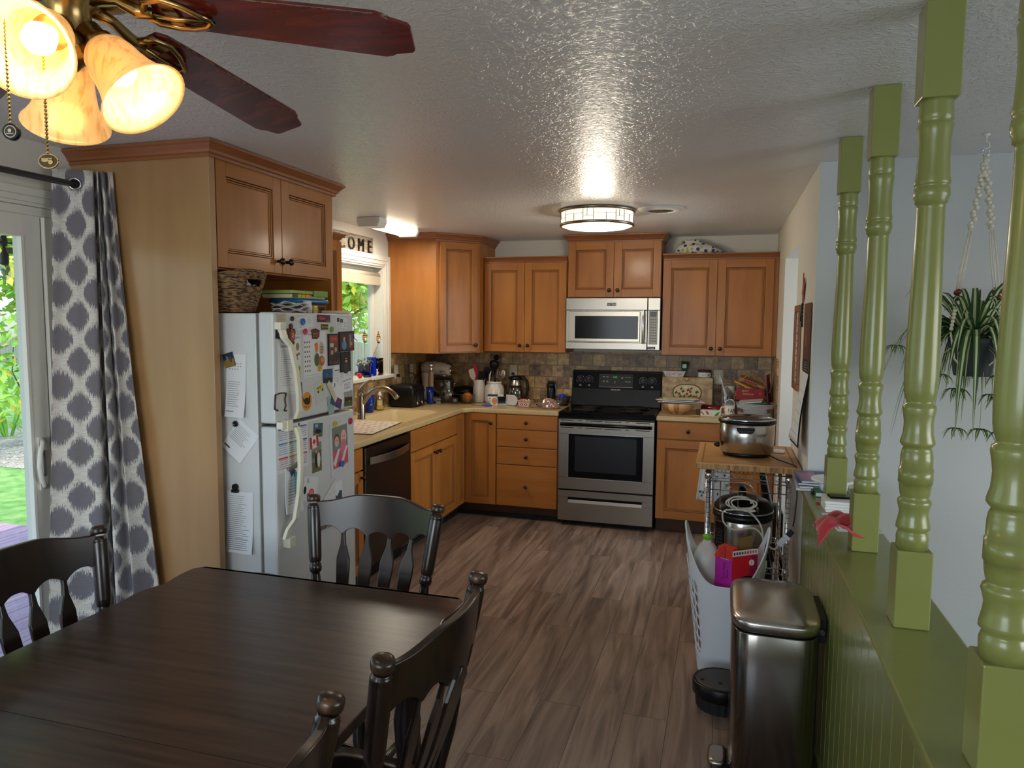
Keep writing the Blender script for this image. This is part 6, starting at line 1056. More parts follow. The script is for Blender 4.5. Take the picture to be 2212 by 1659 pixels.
mb = MB(flat((210, 30, 30), .3)).lathe((-2.680, 4.94, ZS), [(.016, .001), (.02, .01), (.02, .03), (.015, .038), (.001, .04)], seg=16); tag(obj('red_candle', mb), 'small red round object at the left of the blue pot\'s saucer', 'ornament')
t = thing('sun_catcher', 'thin twisted wire ornament hanging in the window over the sink', 'ornament', (-2.74, 4.98, 1.5)); obj('wire_loops', MB('bark').tube([V((-2.74, 4.985, 1.62)), V((-2.74, 4.965, 1.585)), V((-2.74, 4.99, 1.56)), V((-2.74, 4.965, 1.52)), V((-2.74, 4.975, 1.49)), V((-2.74, 5.02, 1.47))], .003, 6), t); obj('thread', MB('rubber').tube([V((-2.74, 4.985, 1.62)), V((-2.74, 4.985, 1.96))], .0006, 4), t)
# WELCOME sign above the window
t = thing('welcome_sign', 'weathered wooden sign with raised black letters ending in COME above the window', 'sign', (XL+.01, 4.72, 2.13)); Fw = Fr((XL+.0015, 4.66, 2.192), (0, 1, 0), (0, 0, 1), (1, 0, 0))
mk('signboard', (170, 158, 138), .7, rgb2=(112, 94, 82), ns=30, stretch=(1, .3, 3)); obj('board', MB('signboard').fb(Fw, -.49, .49, -.072, .075, 0, .016), t, bev=.002)
mb = MB(flat((20, 20, 22), .4))
for k, l_ in enumerate('WELCOME'): mb.text(Fw, l_, .135, -.42+k*.140+(.004 if l_ == 'M' else 0), -.004, .022, .005, sx=.95)
obj('letters', mb, t)
# ------------------------------------------------------------ counter right of the stove
mk('rustic', (190, 166, 130), .6, rgb2=(140, 108, 78), ns=24, detail=8, lo=.4, hi=.7)
t = thing('bread_box', 'distressed wooden bread box with strawberries painted in an oval', 'bread box', (-.285, 6.08, ZT_)); obj('box_body', MB('rustic').box(-.487, -.085, 6.005, 6.155, ZT_+.001, ZT_+.268), t, bev=.004)
Fb = Fr((-.286, 6.004, ZT_+.145), (1, 0, 0), (0, 0, 1), (0, -1, 0)); ov = lambda A, B: [(A*math.copysign(abs(math.cos(q*math.pi/20))**.75, math.cos(q*math.pi/20)), B*math.copysign(abs(math.sin(q*math.pi/20))**.9, math.sin(q*math.pi/20))) for q in range(40)]
mb = MB(flat((40, 66, 50))).prism(Fb, ov(.116, .070), 0, .0012); mb.use(flat((206, 186, 146))).prism(Fb, ov(.108, .063), 0, .0018); ld = flat((50, 90, 66))
for a, b, r in ((-.085, .0, .016), (-.045, .032, .014), (.01, .022, .016), (.035, .036, .014), (-.03, .012, .016), (.08, .008, .018), (-.05, -.03, .016), (-.02, -.028, .016), (.03, -.025, .018), (.012, -.038, .014), (.055, -.03, .015)): mb.use(ld).prism(Fb, [(a-r, b), (a-r*.3, b+r*.35), (a, b+r), (a+r*.4, b+r*.3), (a+r, b-r*.1), (a+r*.2, b-r*.5), (a-r*.4, b-r)], 0, .0022)
for a, b in ((-.062, -.012), (.0, -.012), (.026, .008), (.074, -.032)): mb.use(flat((176, 56, 50))).disc(Fb, a, b, .011, 0, .0026, 14, .012)
mb.use(flat((226, 206, 176))).disc(Fb, -.01, .045, .014, 0, .0024, 12, .011); obj('painted_oval', mb, t); obj('knob', MB('woodlight').lathe((-.286, 6.003, ZT_+.255), [(.010, 0), (.014, .006), (.015, .014), (.010, .02), (.001, .021)], (0, -1, 0), 20), t)
ZB_ = ZT_+.2685
mb = MB(flat((222, 212, 212))); q = [V((-.392+sx*w_, 6.075+sy*d_, ZB_+z)) for z, w_, d_ in ((.001, .068, .045), (.048, .090, .06)) for sy in (-1, 1) for sx in (-1, 1)]; mb.hexa(q); rnd = random.Random(1); Ft = Fr((-.392, 6.03, ZB_), (1, 0, 0), (0, -.015, .047), (0, -.047, -.015))
for k in range(34): mb.use(flat(((70, 60, 80), (150, 60, 66), (100, 90, 90))[k % 3])).disc(Ft, -.068+.136*rnd.random(), .006+.036*rnd.random(), .0035, 0, .0012, 6, .0024)
tag(obj('paper_boat', mb), 'white sprigged paper tray on top of the bread box', 'tray')
mb = MB(flat((24, 90, 62), .4)).lathe((-.318, 6.06, ZB_+.052), [(.020, 0), (.033, .072), (.031, .072), (.019, .004)], (.12, 0, 1), 24, cap=True); Fc = Fr((-.313, 6.03, ZB_+.088), (1, 0, 0), (0, 0, 1), (0, -1, 0)); mb.use(flat((200, 220, 206))).fb(Fc, -.016, .016, -.014, .018, -.003, .0).text(Fc, '', .01); tag(obj('green_cup', mb), 'little dark green cup on the sprigged tray above the bread box', 'cup')
t = thing('lidded_tub', 'round white tub with a maroon lid lying on the bread box, right side', 'container', (-.155, 6.08, ZB_)); obj('tub_body', MB('white').lathe((-.155, 6.08, ZB_), [(.048, .001), (.052, .004), (.052, .040), (.048, .042)], seg=32), t); obj('lid', MB(flat((76, 18, 30), .4)).lathe((-.155, 6.08, ZB_+.042), [(.054, 0), (.054, .014), (.05, .017), (.001, .017)], seg=32), t); mb = MB(flat((90, 90, 96))); F3 = Fr((-.14, 6.0275, ZB_+.02), (1, 0, 0), (0, 0, 1), (0, -1, 0)); mb.fb(F3, -.035, -.005, .004, .006, -.001, .0008).fb(F3, -.035, -.010, -.003, -.001, -.001, .0008).disc(F3, .018, .002, .007, -.004, .003, 12); obj('label_sticker', mb, t)
# wooden bowl and papers
def segbowl():
    t = thing('wooden_bowl', 'striped wooden salad bowl at the counter edge beside the stove', 'bowl', (-.345, 5.765, ZT_)); mb = MB('woodlight'); n = 36; prof = [(.062, .001), (.062, .012), (.068, .014), (.105, .028), (.124, .055), (.126, .088), (.120, .088), (.117, .056), (.09, .03), (.001, .022)]
    pal = [flat(c_, .4) if 0 else (lambda k_: k_)(None) for c_ in ()]; cols = [((206, 160, 104)), ((188, 140, 88)), ((216, 176, 122)), ((170, 120, 74))]
    rings = [[V((-.345+r*math.cos(2*math.pi*i/n), 5.765+r*math.sin(2*math.pi*i/n), ZT_+z)) for i in range(n)] for r, z in prof]; b = len(mb.v); mb.v += [p for r in rings for p in r]; rnd = random.Random(2); seq = [rnd.randrange(4) for _ in range(n//2)]
    for i in range(n):
        mb.use(flat(cols[seq[i//2]], .35)); j = (i+1) % n
        for k in range(len(prof)-1): mb.f.append([b+k*n+i, b+k*n+j, b+(k+1)*n+j, b+(k+1)*n+i]); mb.mi.append(mb.m); mb.sm.append(True)
    obj('bowl_wall', mb, t)
segbowl()
zP = ZT_+.0895; rnd = random.Random(21)
for k, (dx, dy, w_, d_, a, lab, c_) in enumerate(((-.01, 0, .30, .20, -4, 'lowest white envelope of the pile on the wooden bowl', (224, 222, 220)), (.02, .01, .32, .21, 5, 'second white paper from the bottom of the pile on the wooden bowl', (230, 230, 232)), (-.02, -.01, .28, .20, -9, 'slanted white folded paper in the middle of the bowl\'s paper pile', (214, 216, 222)), (.0, .01, .27, .17, 7, 'cream envelope topmost on the pile over the wooden bowl', (222, 208, 164)))):
    G = Fr((-.325+dx, 5.775+dy, zP+.008*k), (1, 0, 0), (0, 1, 0), (0, 0, 1)).sub(0, 0, 0, R(a)); mb = MB(flat(c_, .7)).grid(lambda u_, v_: G.p((u_-.5)*w_, (v_-.5)*d_, .004*math.sin(u_*5+k)*math.sin(v_*3)+.004), 10, 6); tag(obj('paper_sheet' if k != 3 else 'cream_envelope', mb, solid=.003), lab, 'paper' if k != 3 else 'envelope', 'papers piled on the wooden bowl')
t = thing('clipboard', 'wooden clipboard end with a clip sticking out over the stove side', 'clipboard', (-.50, 5.78, zP+.01)); obj('board_edge', MB('woodlight').fb(Fr((-.47, 5.78, zP+.013), (1, 0, -.08), (0, 1, 0), (0, 0, 1)), -.045, .02, -.03, .03, -.002, .002), t); obj('clip', MB('brass').tube([V((-.49, 5.76, zP+.016)), V((-.475, 5.765, zP+.034)), V((-.46, 5.775, zP+.022))], .004, 6), t)
mb = MB(flat((222, 190, 60), .4)); 
for k in range(7): mb.tube([V((-.24+.010*k, 5.622+.006*math.sin(k*2), ZT_+.005)), V((-.232+.010*k, 5.616+.008*math.cos(k*2), ZT_+.012)), V((-.226+.010*k, 5.625, ZT_+.004))], .003, 6)
tag(obj('yellow_twist', mb), 'small crumpled yellow plastic piece in front of the wooden bowl', 'plastic piece')
t = thing('patterned_box', 'little box printed with red, white and green leaves behind the yellow piece', 'box', (-.09, 5.70, ZT_)); Fx = Fr((-.165, 5.665, ZT_+.001), (1, -.12, 0), (0, 0, 1), (-.12, -1, 0)); obj('box_body', MB(flat((206, 214, 196), .5)).fb(Fx, 0, .150, 0, .046, -.075, 0), t, bev=.001); mb = MB(flat((190, 40, 50), .5)).prism(Fx, [(.004, .040), (.03, .012), (.026, .006), (.002, .03)], 0, .0006).prism(Fx, [(.035, .04), (.055, .038), (.066, .012), (.05, .014)], 0, .0006); mb.use(flat((60, 120, 60), .5)).prism(Fx, [(.1, .004), (.12, .03), (.145, .04), (.13, .008)], 0, .0006); mb.use(flat((222, 190, 196))).disc(Fx, .084, .02, .010, 0, .0006, 12); mb.use(flat((210, 160, 50))).prism(Fx, [(.13, .002), (.148, .02), (.148, .002)], 0, .0007); obj('leaf_print', mb, t)
tag(obj('brown_box', MB(flat((56, 30, 24), .5)).box(-.20, -.172, 5.70, 5.76, ZT_+.001, ZT_+.04), bev=.001), 'tiny dark brown box left of the leaf-printed box', 'box')
mb = MB(flat((120, 12, 16), .15)).tube([V((-.17, 5.90, ZT_+.036)), V((-.15, 5.90, ZT_+.036)), V((-.05, 5.875, ZT_+.034)), V((-.015, 5.87, ZT_+.033))], [.024, .031, .031, .024], 20); tag(obj('glasses_case', mb), 'glossy dark red hard case lying behind the wooden bowl', 'case')
# plastic bag, paper roll, pens, mug
rnd = random.Random(5); t = thing('plastic_bag', 'crumpled clear plastic bag around a white roll below the right outlet', 'bag', (-.01, 6.08, ZT_)); obj('bag_film', MB('plastic_clear').grid(lambda a, b: V((-.075+.165*a, 6.00+.02*math.sin(a*8)+.02*rnd.random(), ZT_+.01+.21*b-.05*(a-.4)**2*b*6)), 16, 14, False), t, solid=.001); obj('paper_roll', MB('white').lathe((.035, 6.09, ZT_), [(.052, .001), (.055, .005), (.055, .20), (.05, .205), (.02, .205)], seg=28), t)
t = thing('pen_cup', 'tan cup crammed with pens behind the white mug', 'pen holder', (.03, 5.86, ZT_)); obj('cup_body', MB(flat((170, 120, 84), .5)).lathe((.03, 5.86, ZT_), [(.034, .001), (.036, .004), (.038, .085), (.035, .085), (.033, .01), (.001, .008)], seg=24, cap=False), t)
pens = (((30, 90, 170), 'light blue capped pen'), ((24, 34, 110), 'navy pen'), ((20, 30, 90), 'dark blue marker'), ((226, 90, 50), 'orange highlighter'), ((40, 60, 130), 'medium blue pen'), ((230, 230, 235), 'white pen'), ((30, 30, 34), 'black pen'), ((70, 120, 80), 'green pen'))
for k, (q, lab) in enumerate(pens):
    a = k*.8; r = .012+.012*(k % 3)/2; p0 = V((.03+.3*r*math.cos(a), 5.86+.3*r*math.sin(a), ZT_+.012)); p1 = V((.03+(r+.012)*math.cos(a), 5.86+(r+.012)*math.sin(a), ZT_+.105+.018*(k % 3))); tag(obj('pen', MB(flat(q, .35)).tube([p0, p0+(p1-p0)*.9, p1], [.0045, .0045, .002], 8)), lab+' standing in the tan pen cup', 'pen', 'pens in the tan cup')
tag(obj('grey_stick', MB(flat((200, 200, 204), .4)).tube([V((-.035, 5.965, ZT_+.30)), V((.0, 5.935, ZT_+.20))], .007, 10).tube([V((.0, 5.935, ZT_+.2)), V((.022, 5.915, ZT_+.125)), V((.03, 5.90, ZT_+.02))], [.009, .009, .008], 10)), 'slanted grey and black stick standing behind the pens', 'stick')
t = thing('coffee_mug', 'white mug lettered FAM in front of the rope basket', 'mug', (.048, 5.70, ZT_)); obj('mug_body', MB('ceramic').lathe((.048, 5.70, ZT_), [(.034, .001), (.038, .004), (.039, .088), (.036, .088), (.034, .01), (.001, .008)], seg=32, cap=False), t); obj('handle', MB('ceramic').tube([V((.012, 5.695, ZT_+.075)), V((-.012, 5.69, ZT_+.072)), V((-.022, 5.69, ZT_+.045)), V((-.012, 5.69, ZT_+.02)), V((.012, 5.695, ZT_+.016))], .006, 10), t)
mb = MB('black')
for k, l_ in enumerate('FAM'): an = -1.05+.5*k-.35; d = V((math.cos(an-.35+.0), math.sin(an-.35), 0)); Fq = Fr(V((.048, 5.70, ZT_+.048))+d*.0392, (-d.y, d.x, 0), (0, 0, 1), d); mb.text(Fq, l_, .046, 0, 0, 0, .0004, sx=.62)
obj('lettering', mb, t)
t = thing('glass_ornament', 'round clear magnifier-like disc resting in the white mug', 'ornament', (.048, 5.70, ZT_+.07)); Fq = Fr((.050, 5.695, ZT_+.098), (1, 0, 0), (0, .2, 1), (0, -1, .2)); obj('rim', MB('chrome').tube([Fq.p(.032*math.cos(a), .036*math.sin(a), 0) for a in [2*math.pi*i/28 for i in range(28)]], .0035, 8, closed=True), t); obj('lens', MB('jarglass').disc(Fq, 0, 0, .030, -.002, .002, 24, .034), t)
# rope basket full of magazines
t = thing('rope_basket', 'grey rope basket with brown leather handles, filled with magazines', 'basket', (.225, 5.75, ZT_)); mb = MB('ropegrey')
for k in range(11): z = ZT_+.006+.0095*k; w_ = .122+.0012*k; d_ = .105+.001*k; sp = lambda v: math.copysign(abs(v)**.45, v); mb.tube([V((.235+w_*sp(math.cos(a)), 5.755+d_*sp(math.sin(a)), z)) for a in [2*math.pi*i/36 for i in range(36)]], .0056, 6, closed=True)
obj('rope_wall', mb, t)
for sx in (-1, 1):
    x = .235+sx*.112; mb = MB(flat((96, 50, 34), .5)); G = Fr((x-.0+(.0 if sx < 0 else -.012), 5.755-.118, ZT_+.060), (1, 0, .25*sx), (0, 0, 1), (0, -1, 0)); mb.fb(G, -.022, .022, -.012, .016, 0, .004); mb.use('brass').disc(G, .006, .002, .004, .004, .006, 10); obj('leather_tab', mb, t, bev=.001)
mags = ((5.76, .100, (60, 60, 66), -2, .20, .17, 'grey-edged magazine lowest in the rope basket'), (5.755, .108, (60, 140, 90), 4, .20, .16, 'green-covered magazine in the rope basket'), (5.76, .118, (208, 214, 220), -6, .17, .14, 'glossy white leaflet slanting out of the rope basket'))
for k, (y, dz, q, a, w_, d_, lab) in enumerate(mags): G = Fr((.22-.01*k, y, ZT_+dz), (1, 0, .06*k), (0, 1, .03*k), (0, 0, 1)).sub(0, 0, 0, R(a)); mb = MB(flat(q, .3)).fb(G, -w_/2, w_/2, -d_/2, d_/2, -.003, .003); mb.use('paper').fb(G, -w_/2+.001, w_/2-.001, -d_/2+.001, d_/2+.0005, -.002, .002); tag(obj('magazine', mb), lab, 'magazine', 'magazines in the rope basket')
# arched wicker basket behind, with papers
t = thing('handled_basket', 'wicker basket with a tall arched handle behind the rope basket', 'basket', (.215, 6.01, ZT_)); mb = MB('wicker').sq((.215, 6.01, ZT_), [(.10, .08, .001), (.115, .095, .01), (.13, .11, .10), (.125, .105, .10), (.11, .09, .012), (.001, .001, .01)], 36, .7); obj('basket_body', mb, t)
mk('caneh', (150, 96, 50), .5, rgb2=(196, 140, 84), ns=60, stretch=(1, 1, 1)); pts = [V((.215+.128*math.cos(a), 5.985+.01*math.sin(a), ZT_+.09+.215*math.sin(a))) for a in [math.pi*i/24 for i in range(25)]]; mb = MB('caneh').tube(pts, .0055, 8)
for k in range(2, 24): mb.tube([pts[k]+V((0, -.007, 0)), pts[k]+V((.003, .0, .007)), pts[k]+V((0, .007, 0))], .0022, 5)
obj('arched_handle', mb, t)
G = Fr((.20, 5.975, ZT_+.20), (.91, 0, -.42), (0, 1, .1), (.42, 0, .91)); mb = MB(flat((206, 160, 60), .6)).fb(G, -.13, .12, -.02, .06, -.007, .007); tag(obj('yellow_envelope', mb, bev=.002), 'thick yellow padded envelope slanting down across the arched basket', 'envelope')
G = Fr((.235, 6.03, ZT_+.235), (.93, 0, -.36), (0, 1, .2), (.36, 0, .93)); mb = MB(flat((176, 136, 96), .8)).fb(G, -.12, .08, -.04, .05, -.010, .012); mb.use(flat((150, 40, 36))).fb(G, -.09, .02, -.041, -.040, -.006, .008); tag(obj('paper_bag', mb, bev=.004), 'folded brown paper bag with red print on top of the arched basket', 'bag')
G = Fr((.185, 5.90, ZT_+.12), (1, 0, 0), (0, .35, .94), (0, -.94, .35)); mb = MB(flat((140, 24, 34), .5)).fb(G, -.09, .12, -.01, .085, -.008, .008); mb.use(flat((214, 190, 160))).text(G, 'SIMPLY', .018, -.02, .062, .0082).text(G, 'Delicious', .022, .0, .038, .0082); mb.use(flat((190, 60, 50))).disc(G, .09, .045, .012, .008, .009, 14); tag(obj('recipe_book', mb, bev=.002), 'dark red recipe book with pale lettering behind the rope basket', 'book')
for k, (x, z, w_, h_, lean, q, lab) in enumerate(((.352, .03, .004, .29, -.10, (150, 60, 80), 'pink-edged folder standing tallest against the right wall'), (.340, .03, .003, .24, -.05, (40, 40, 46), 'black folder standing among the papers at the right wall'), (.325, .06, .002, .17, .25, (226, 226, 230), 'white sheet flopping forward over the rope basket\'s right end'))):
    G = Fr((x, 5.86+.03*k, ZT_+z), (.25, 1, 0), (lean, 0, 1), (1, -.25, 0)); mb = MB(flat(q, .6)).fb(G, -.07, .05, -.02 if k < 2 else .04, h_, -w_/2, w_/2); tag(obj('upright_papers', mb), lab, 'paper')
# fabric bundle on the cabinet
mk('floralprint', (206, 206, 176), .85)
def floral():
    mt = MATS['floralprint']; n = mt.node_tree.nodes; l = mt.node_tree.links; b = n['Principled BSDF']; tc = n.new('ShaderNodeTexCoord'); v_ = n.new('ShaderNodeTexVoronoi'); v_.inputs['Scale'].default_value = 26; l.new(tc.outputs['Object'], v_.inputs[0]); r = n.new('ShaderNodeValToRGB'); e = r.color_ramp.elements; e[0].position = .34; e[0].color = (1, 1, 1, 1); e[1].position = .40; e[1].color = (0, 0, 0, 1); l.new(v_.outputs['Distance'], r.inputs[0])
    hs = n.new('ShaderNodeSeparateColor'); l.new(v_.outputs['Color'], hs.inputs[0]); c2_ = n.new('ShaderNodeValToRGB'); c2_.color_ramp.interpolation = 'CONSTANT'; c2_.color_ramp.elements[0].color = lin((70, 60, 110)); c2_.color_ramp.elements[1].color = lin((170, 170, 90)); c2_.color_ramp.elements[1].position = .72; l.new(hs.outputs[0], c2_.inputs[0]); m_ = n.new('ShaderNodeMixRGB'); m_.inputs[1].default_value = lin((214, 212, 196)); l.new(r.outputs[0], m_.inputs[0]); l.new(c2_.outputs[0], m_.inputs[2]); l.new(m_.outputs[0], b.inputs['Base Color'])
floral()
mb = MB('floralprint').loft([[V((-.235+dx+rx*math.cos(a)*(1+.04*math.sin(5*a+z*40)), 5.985+ry*math.sin(a), 2.172+z+.006*math.sin(7*a))) for a in [2*math.pi*i/40 for i in range(40)]] for z, rx, ry, dx in ((.003, .17, .085, 0), (.02, .19, .10, 0), (.05, .165, .09, -.01), (.075, .12, .07, -.03), (.088, .07, .04, -.045), (.10, .075, .045, -.05), (.112, .05, .03, -.05), (.106, .02, .012, -.05))]); tag(obj('fabric_bundle', mb), 'tied floral cloth bundle lying on top of the right wall cabinet', 'bundle'); tag(obj('yellow_ribbon', MB(flat((190, 184, 50), .6)).tube([V((-.285+.05*math.cos(a)*1.2, 5.985+.03*math.sin(a), 2.172+.093+.006*math.sin(3*a))) for a in [2*math.pi*i/20 for i in range(20)]], .004, 6, closed=True)), 'yellow-green drawstring around the floral bundle', 'ribbon')
# ------------------------------------------------------------ wire cart
t = thing('wire_cart', 'chrome wire kitchen cart with a bamboo cutting board top, against the right wall', 'cart', (.125, 3.96, 0))
cb = obj('board_top', MB('bamboo').box(-.122, .371, 3.645, 4.29, .905, .937), t, bev=.004)
mb = MB('bamboo_end').box(-.1215, .3705, 3.6435, 3.6449, .909, .933); obj('end_grain', mb, cb)
mb = MB(flat((140, 98, 52), .6)).box(-.095, .345, 3.675, 3.683, .9372, .9376).box(-.095, .345, 4.255, 4.263, .9372, .9376).box(-.095, -.087, 3.675, 4.263, .9372, .9376).box(.337, .345, 3.675, 4.263, .9372, .9376); obj('juice_groove', mb, cb)
PX = (-.060, .318); PY = (3.69, 4.23)
for x in PX:
    for y in PY:
        mb = MB('chrome').lathe((x, y, 0), [(.0125, .045), (.0125, .904)], seg=18); mb.use('steel_dark')
        z = .07
        while z < .89: mb.lathe((x, y, 0), [(.0126, z), (.0127, z+.0022)], seg=18, smooth=False); z += .0254
        po = obj('post', mb, t)
        mb = MB('rubber').lathe((x, y, 0), [(.010, .001), (.016, .006), (.016, .02), (.008, .028), (.008, .046)], seg=14); obj('foot', mb, po)
def shelf(z, nm='wire_shelf'):
    mb = MB('chrome'); x0, x1, y0, y1 = PX[0], PX[1], PY[0], PY[1]
    for dz in (0, -.028): mb.tube([V((x0, y0, z+dz)), V((x1, y0, z+dz)), V((x1, y1, z+dz)), V((x0, y1, z+dz))], .003, 6, closed=True)
    n = 18
    for k in range(n+1):
        x = x0+(x1-x0)*k/n; mb.tube([V((x, y0, z)), V((x, y1, z))], .0018, 5)
    for yy in (y0, y1):
        pts = [V((x0+(x1-x0)*k/20, yy, z-(.028 if k % 2 else 0))) for k in range(21)]; mb.tube(pts, .0018, 5)
    for xx in (x0, x1):
        pts = [V((xx, y0+(y1-y0)*k/24, z-(.028 if k % 2 else 0))) for k in range(25)]; mb.tube(pts, .0018, 5)
    for x in PX:
        for y in PY: mb.lathe((x, y, z-.034), [(.0135, 0), (.018, .002), (.0155, .04), (.0135, .04)], seg=14)
    obj(nm, mb, t)
for z in (.885, .42, .13): shelf(z)
mb = MB('steel')
for z in (.845, .80): mb.tube([V((PX[0], 3.672, z)), V((PX[1], 3.672, z))], .0028, 6)
for x in (.0, .085, .175): mb.tube([V((x, 3.672, .845)), V((x, 3.668, .72)), V((x+.004, 3.645, .705)), V((x+.004, 3.64, .735))], .0028, 6)
obj('hook_rail', mb, t)
# slow cooker
t = thing('slow_cooker', 'oval stainless slow cooker with a glass lid and black handles on the cart', 'slow cooker', (.124, 3.93, .938)); ox, oy = .124, 3.93
def ov_(rx, ry, z, n=48): return [V((ox+rx*math.cos(2*math.pi*i/n), oy+ry*math.sin(2*math.pi*i/n), .938+z)) for i in range(n)]
obj('base', MB('plastic_black').loft([ov_(.105, .085, .001), ov_(.118, .098, .004), ov_(.122, .100, .022)]), t)
obj('steel_body', MB('steel_shiny').loft([ov_(.125, .103, .018), ov_(.134, .112, .026), ov_(.137, .115, .10), ov_(.138, .116, .168), ov_(.135, .113, .172)]), t)
obj('crock_rim', MB('plastic_black').loft([ov_(.138, .116, .172), ov_(.145, .122, .178), ov_(.145, .122, .186), ov_(.138, .116, .192)]), t)
ld_ = obj('lid', MB('jarglass').loft([ov_(.136, .114, .192), ov_(.12, .10, .203), ov_(.07, .06, .211), ov_(.01, .01, .213)]), t); mb = MB('chrome'); mb.loft([ov_(.137, .115, .190), ov_(.139, .117, .194), ov_(.134, .112, .198), ov_(.132, .110, .194)], cap0=False, cap1=False); obj('lid_rim', mb, ld_); obj('lid_knob', MB('plastic_black').lathe((ox, oy, .938+.209), [(.020, 0), (.024, .003), (.020, .007), (.001, .008)], seg=20), ld_)
Fs = Fr((ox-.01, oy-.114, .938+.148), (1, 0, 0), (0, 0, 1), (0, -1, 0)); mb = MB('plastic_black').prism(Fs, [(-.045, .012), (.045, .012), (.042, -.006), (.03, -.020), (-.03, -.020), (-.042, -.006)], 0, .008).prism(Fs, [(-.045, .012), (.045, .012), (.043, .002), (-.043, .002)], .008, .032); obj('side_handle', mb, t, bev=.004)
obj('temperature_dial', MB('plastic_black').lathe((ox-.138, oy-.03, .938+.055), [(.014, 0), (.013, .016), (.009, .018), (.009, .024), (.001, .025)], (-1, -.25, 0), 16), t)
obj('power_cord', MB('rubber').tube([V((.235, 3.86, .955)), V((.275, 3.80, .945)), V((.32, 3.72, .944)), V((.345, 3.655, .945)), V((.350, 3.635, .90)), V((.352, 3.628, .80)), V((.345, 3.622, .70)), V((.338, 3.615, .66))], .0032, 8), t)
mb = MB('plastic_white').sq((.285, 4.06, .938), [(.036, .026, .0005), (.040, .028, .004), (.040, .028, .011), (.034, .022, .014)], 28, .5); mb.use('darkgap').box(.262, .27, 4.05, 4.055, .9521, .9525).box(.29, .298, 4.05, 4.055, .9521, .9525); tag(obj('phone_charger', mb), 'little white plastic gadget on the board behind the slow cooker', 'gadget')
# pressure cooker on the middle shelf
t = thing('pressure_cooker', 'stainless and black electric pressure cooker on the cart\'s middle shelf', 'pressure cooker', (.12, 3.95, .423)); qx, qy, qz = .120, 3.945, .4235
obj('base', MB('plastic_black').lathe((qx, qy, qz), [(.12, .001), (.145, .012), (.148, .05), (.146, .055)], seg=44), t); obj('steel_body', MB('steel_shiny').lathe((qx, qy, qz), [(.146, .055), (.148, .06), (.148, .175), (.146, .18)], seg=44), t)
obj('upper_ring', MB('plastic_black').lathe((qx, qy, qz), [(.149, .18), (.155, .19), (.155, .212), (.148, .216)], seg=44), t)
ld2 = obj('lid', MB('plastic_black').lathe((qx, qy, qz), [(.150, .216), (.152, .222), (.148, .245), (.125, .272), (.08, .288), (.001, .292)], seg=44), t); obj('lid_band', MB('chrome').lathe((qx, qy, qz), [(.1525, .222), (.1535, .226), (.1515, .231), (.15, .226)], seg=44, cap=False), ld2); obj('lid_handle', MB('plastic_black').tube([V((qx-.01, qy-.05, qz+.28)), V((qx-.01, qy-.03, qz+.325)), V((qx-.01, qy+.03, qz+.325)), V((qx-.01, qy+.05, qz+.28))], [.02, .022, .022, .02], 12), ld2)
Fp = Fr((qx-.113, qy-.105, qz+.03), (.68, -.73, 0), (0, 0, 1), (-.73, -.68, 0)); mb = MB('chrome').fb(Fp, -.036, .036, 0, .15, -.02, .004); mb.use('plastic_black').fb(Fp, -.030, .030, .006, .142, .004, .008); mb.use(flat((120, 124, 130)))
for k in range(5): mb.fb(Fp, -.02, .02, .018+k*.018, .019+k*.018, .008, .0086).fb(Fp, -.02, .02, .030+k*.018, .031+k*.018, .008, .0086).fb(Fp, -.02, -.019, .019+k*.018, .03+k*.018, .008, .0086).fb(Fp, .019, .02, .019+k*.018, .03+k*.018, .008, .0086)
obj('control_panel', mb, t)
t = thing('clear_lid', 'clear domed plastic lid lying over the pressure cooker', 'lid', (.10, 4.10, .70)); obj('dome', MB('plastic_clear').lathe((.10, 4.09, .716), [(.075, 0), (.072, .018), (.05, .036), (.001, .042)], seg=30, cap=False), t); obj('rim', MB('plastic_clear').lathe((.10, 4.09, .7145), [(.076, .0005), (.082, .002), (.076, .003)], seg=30, cap=False), t)
t = thing('handheld_vacuum', 'black upright appliance with a slanted handle between the cart and the right wall', 'vacuum', (.27, 4.42, 0)); mb = MB('plastic_black').tube([V((.215, 4.36, .86)), V((.222, 4.36, .82)), V((.262, 4.38, .60)), V((.29, 4.39, .50))], [.018, .016, .026, .03], 12); mb.box(.20, .27, 4.35, 4.38, .845, .875); obj('handle_wand', mb, t, bev=.004); obj('motor_housing', MB('rubber').sq((.285, 4.37, .25), [(.05, .04, 0), (.07, .06, .02), (.07, .06, .28), (.05, .04, .33)], 28, .6), t); obj('brush_head', MB('plastic_black').box(.20, .36, 4.30, 4.44, .001, .06).tube([V((.285, 4.37, .05)), V((.285, 4.37, .27))], .025, 12), t, bev=.01)
# towel hanging at the left of the cart
rnd = random.Random(31); t = thing('kitchen_towel', 'white towel with a dark star-like leaf print hanging at the back left of the cart', 'towel', (-.0, 4.25, .62)); f_ = lambda a, b: V((-.105+.155*a-.03*(1-b)*(1-a), 4.265+.014*math.sin(a*14), .60+.27*b-.02*a))
obj('towel_cloth', MB('white').grid(f_, 30, 10), t, solid=.003); mb = MB(flat((54, 48, 50), .9))
for k in range(20):
    a, b = .08+.86*rnd.random(), .08+.86*rnd.random(); c = f_(a, b)+V((0, -.0035, 0)); F_ = Fr(c, (1, 0, 0), (0, 0, 1), (0, -1, 0)); mb.prism(F_, [((.014 if q % 2 else .004)*math.cos(q*math.pi/5+k), (.014 if q % 2 else .004)*math.sin(q*math.pi/5+k)) for q in range(10)], -.001, .0015)
obj('leaf_print', mb, t)
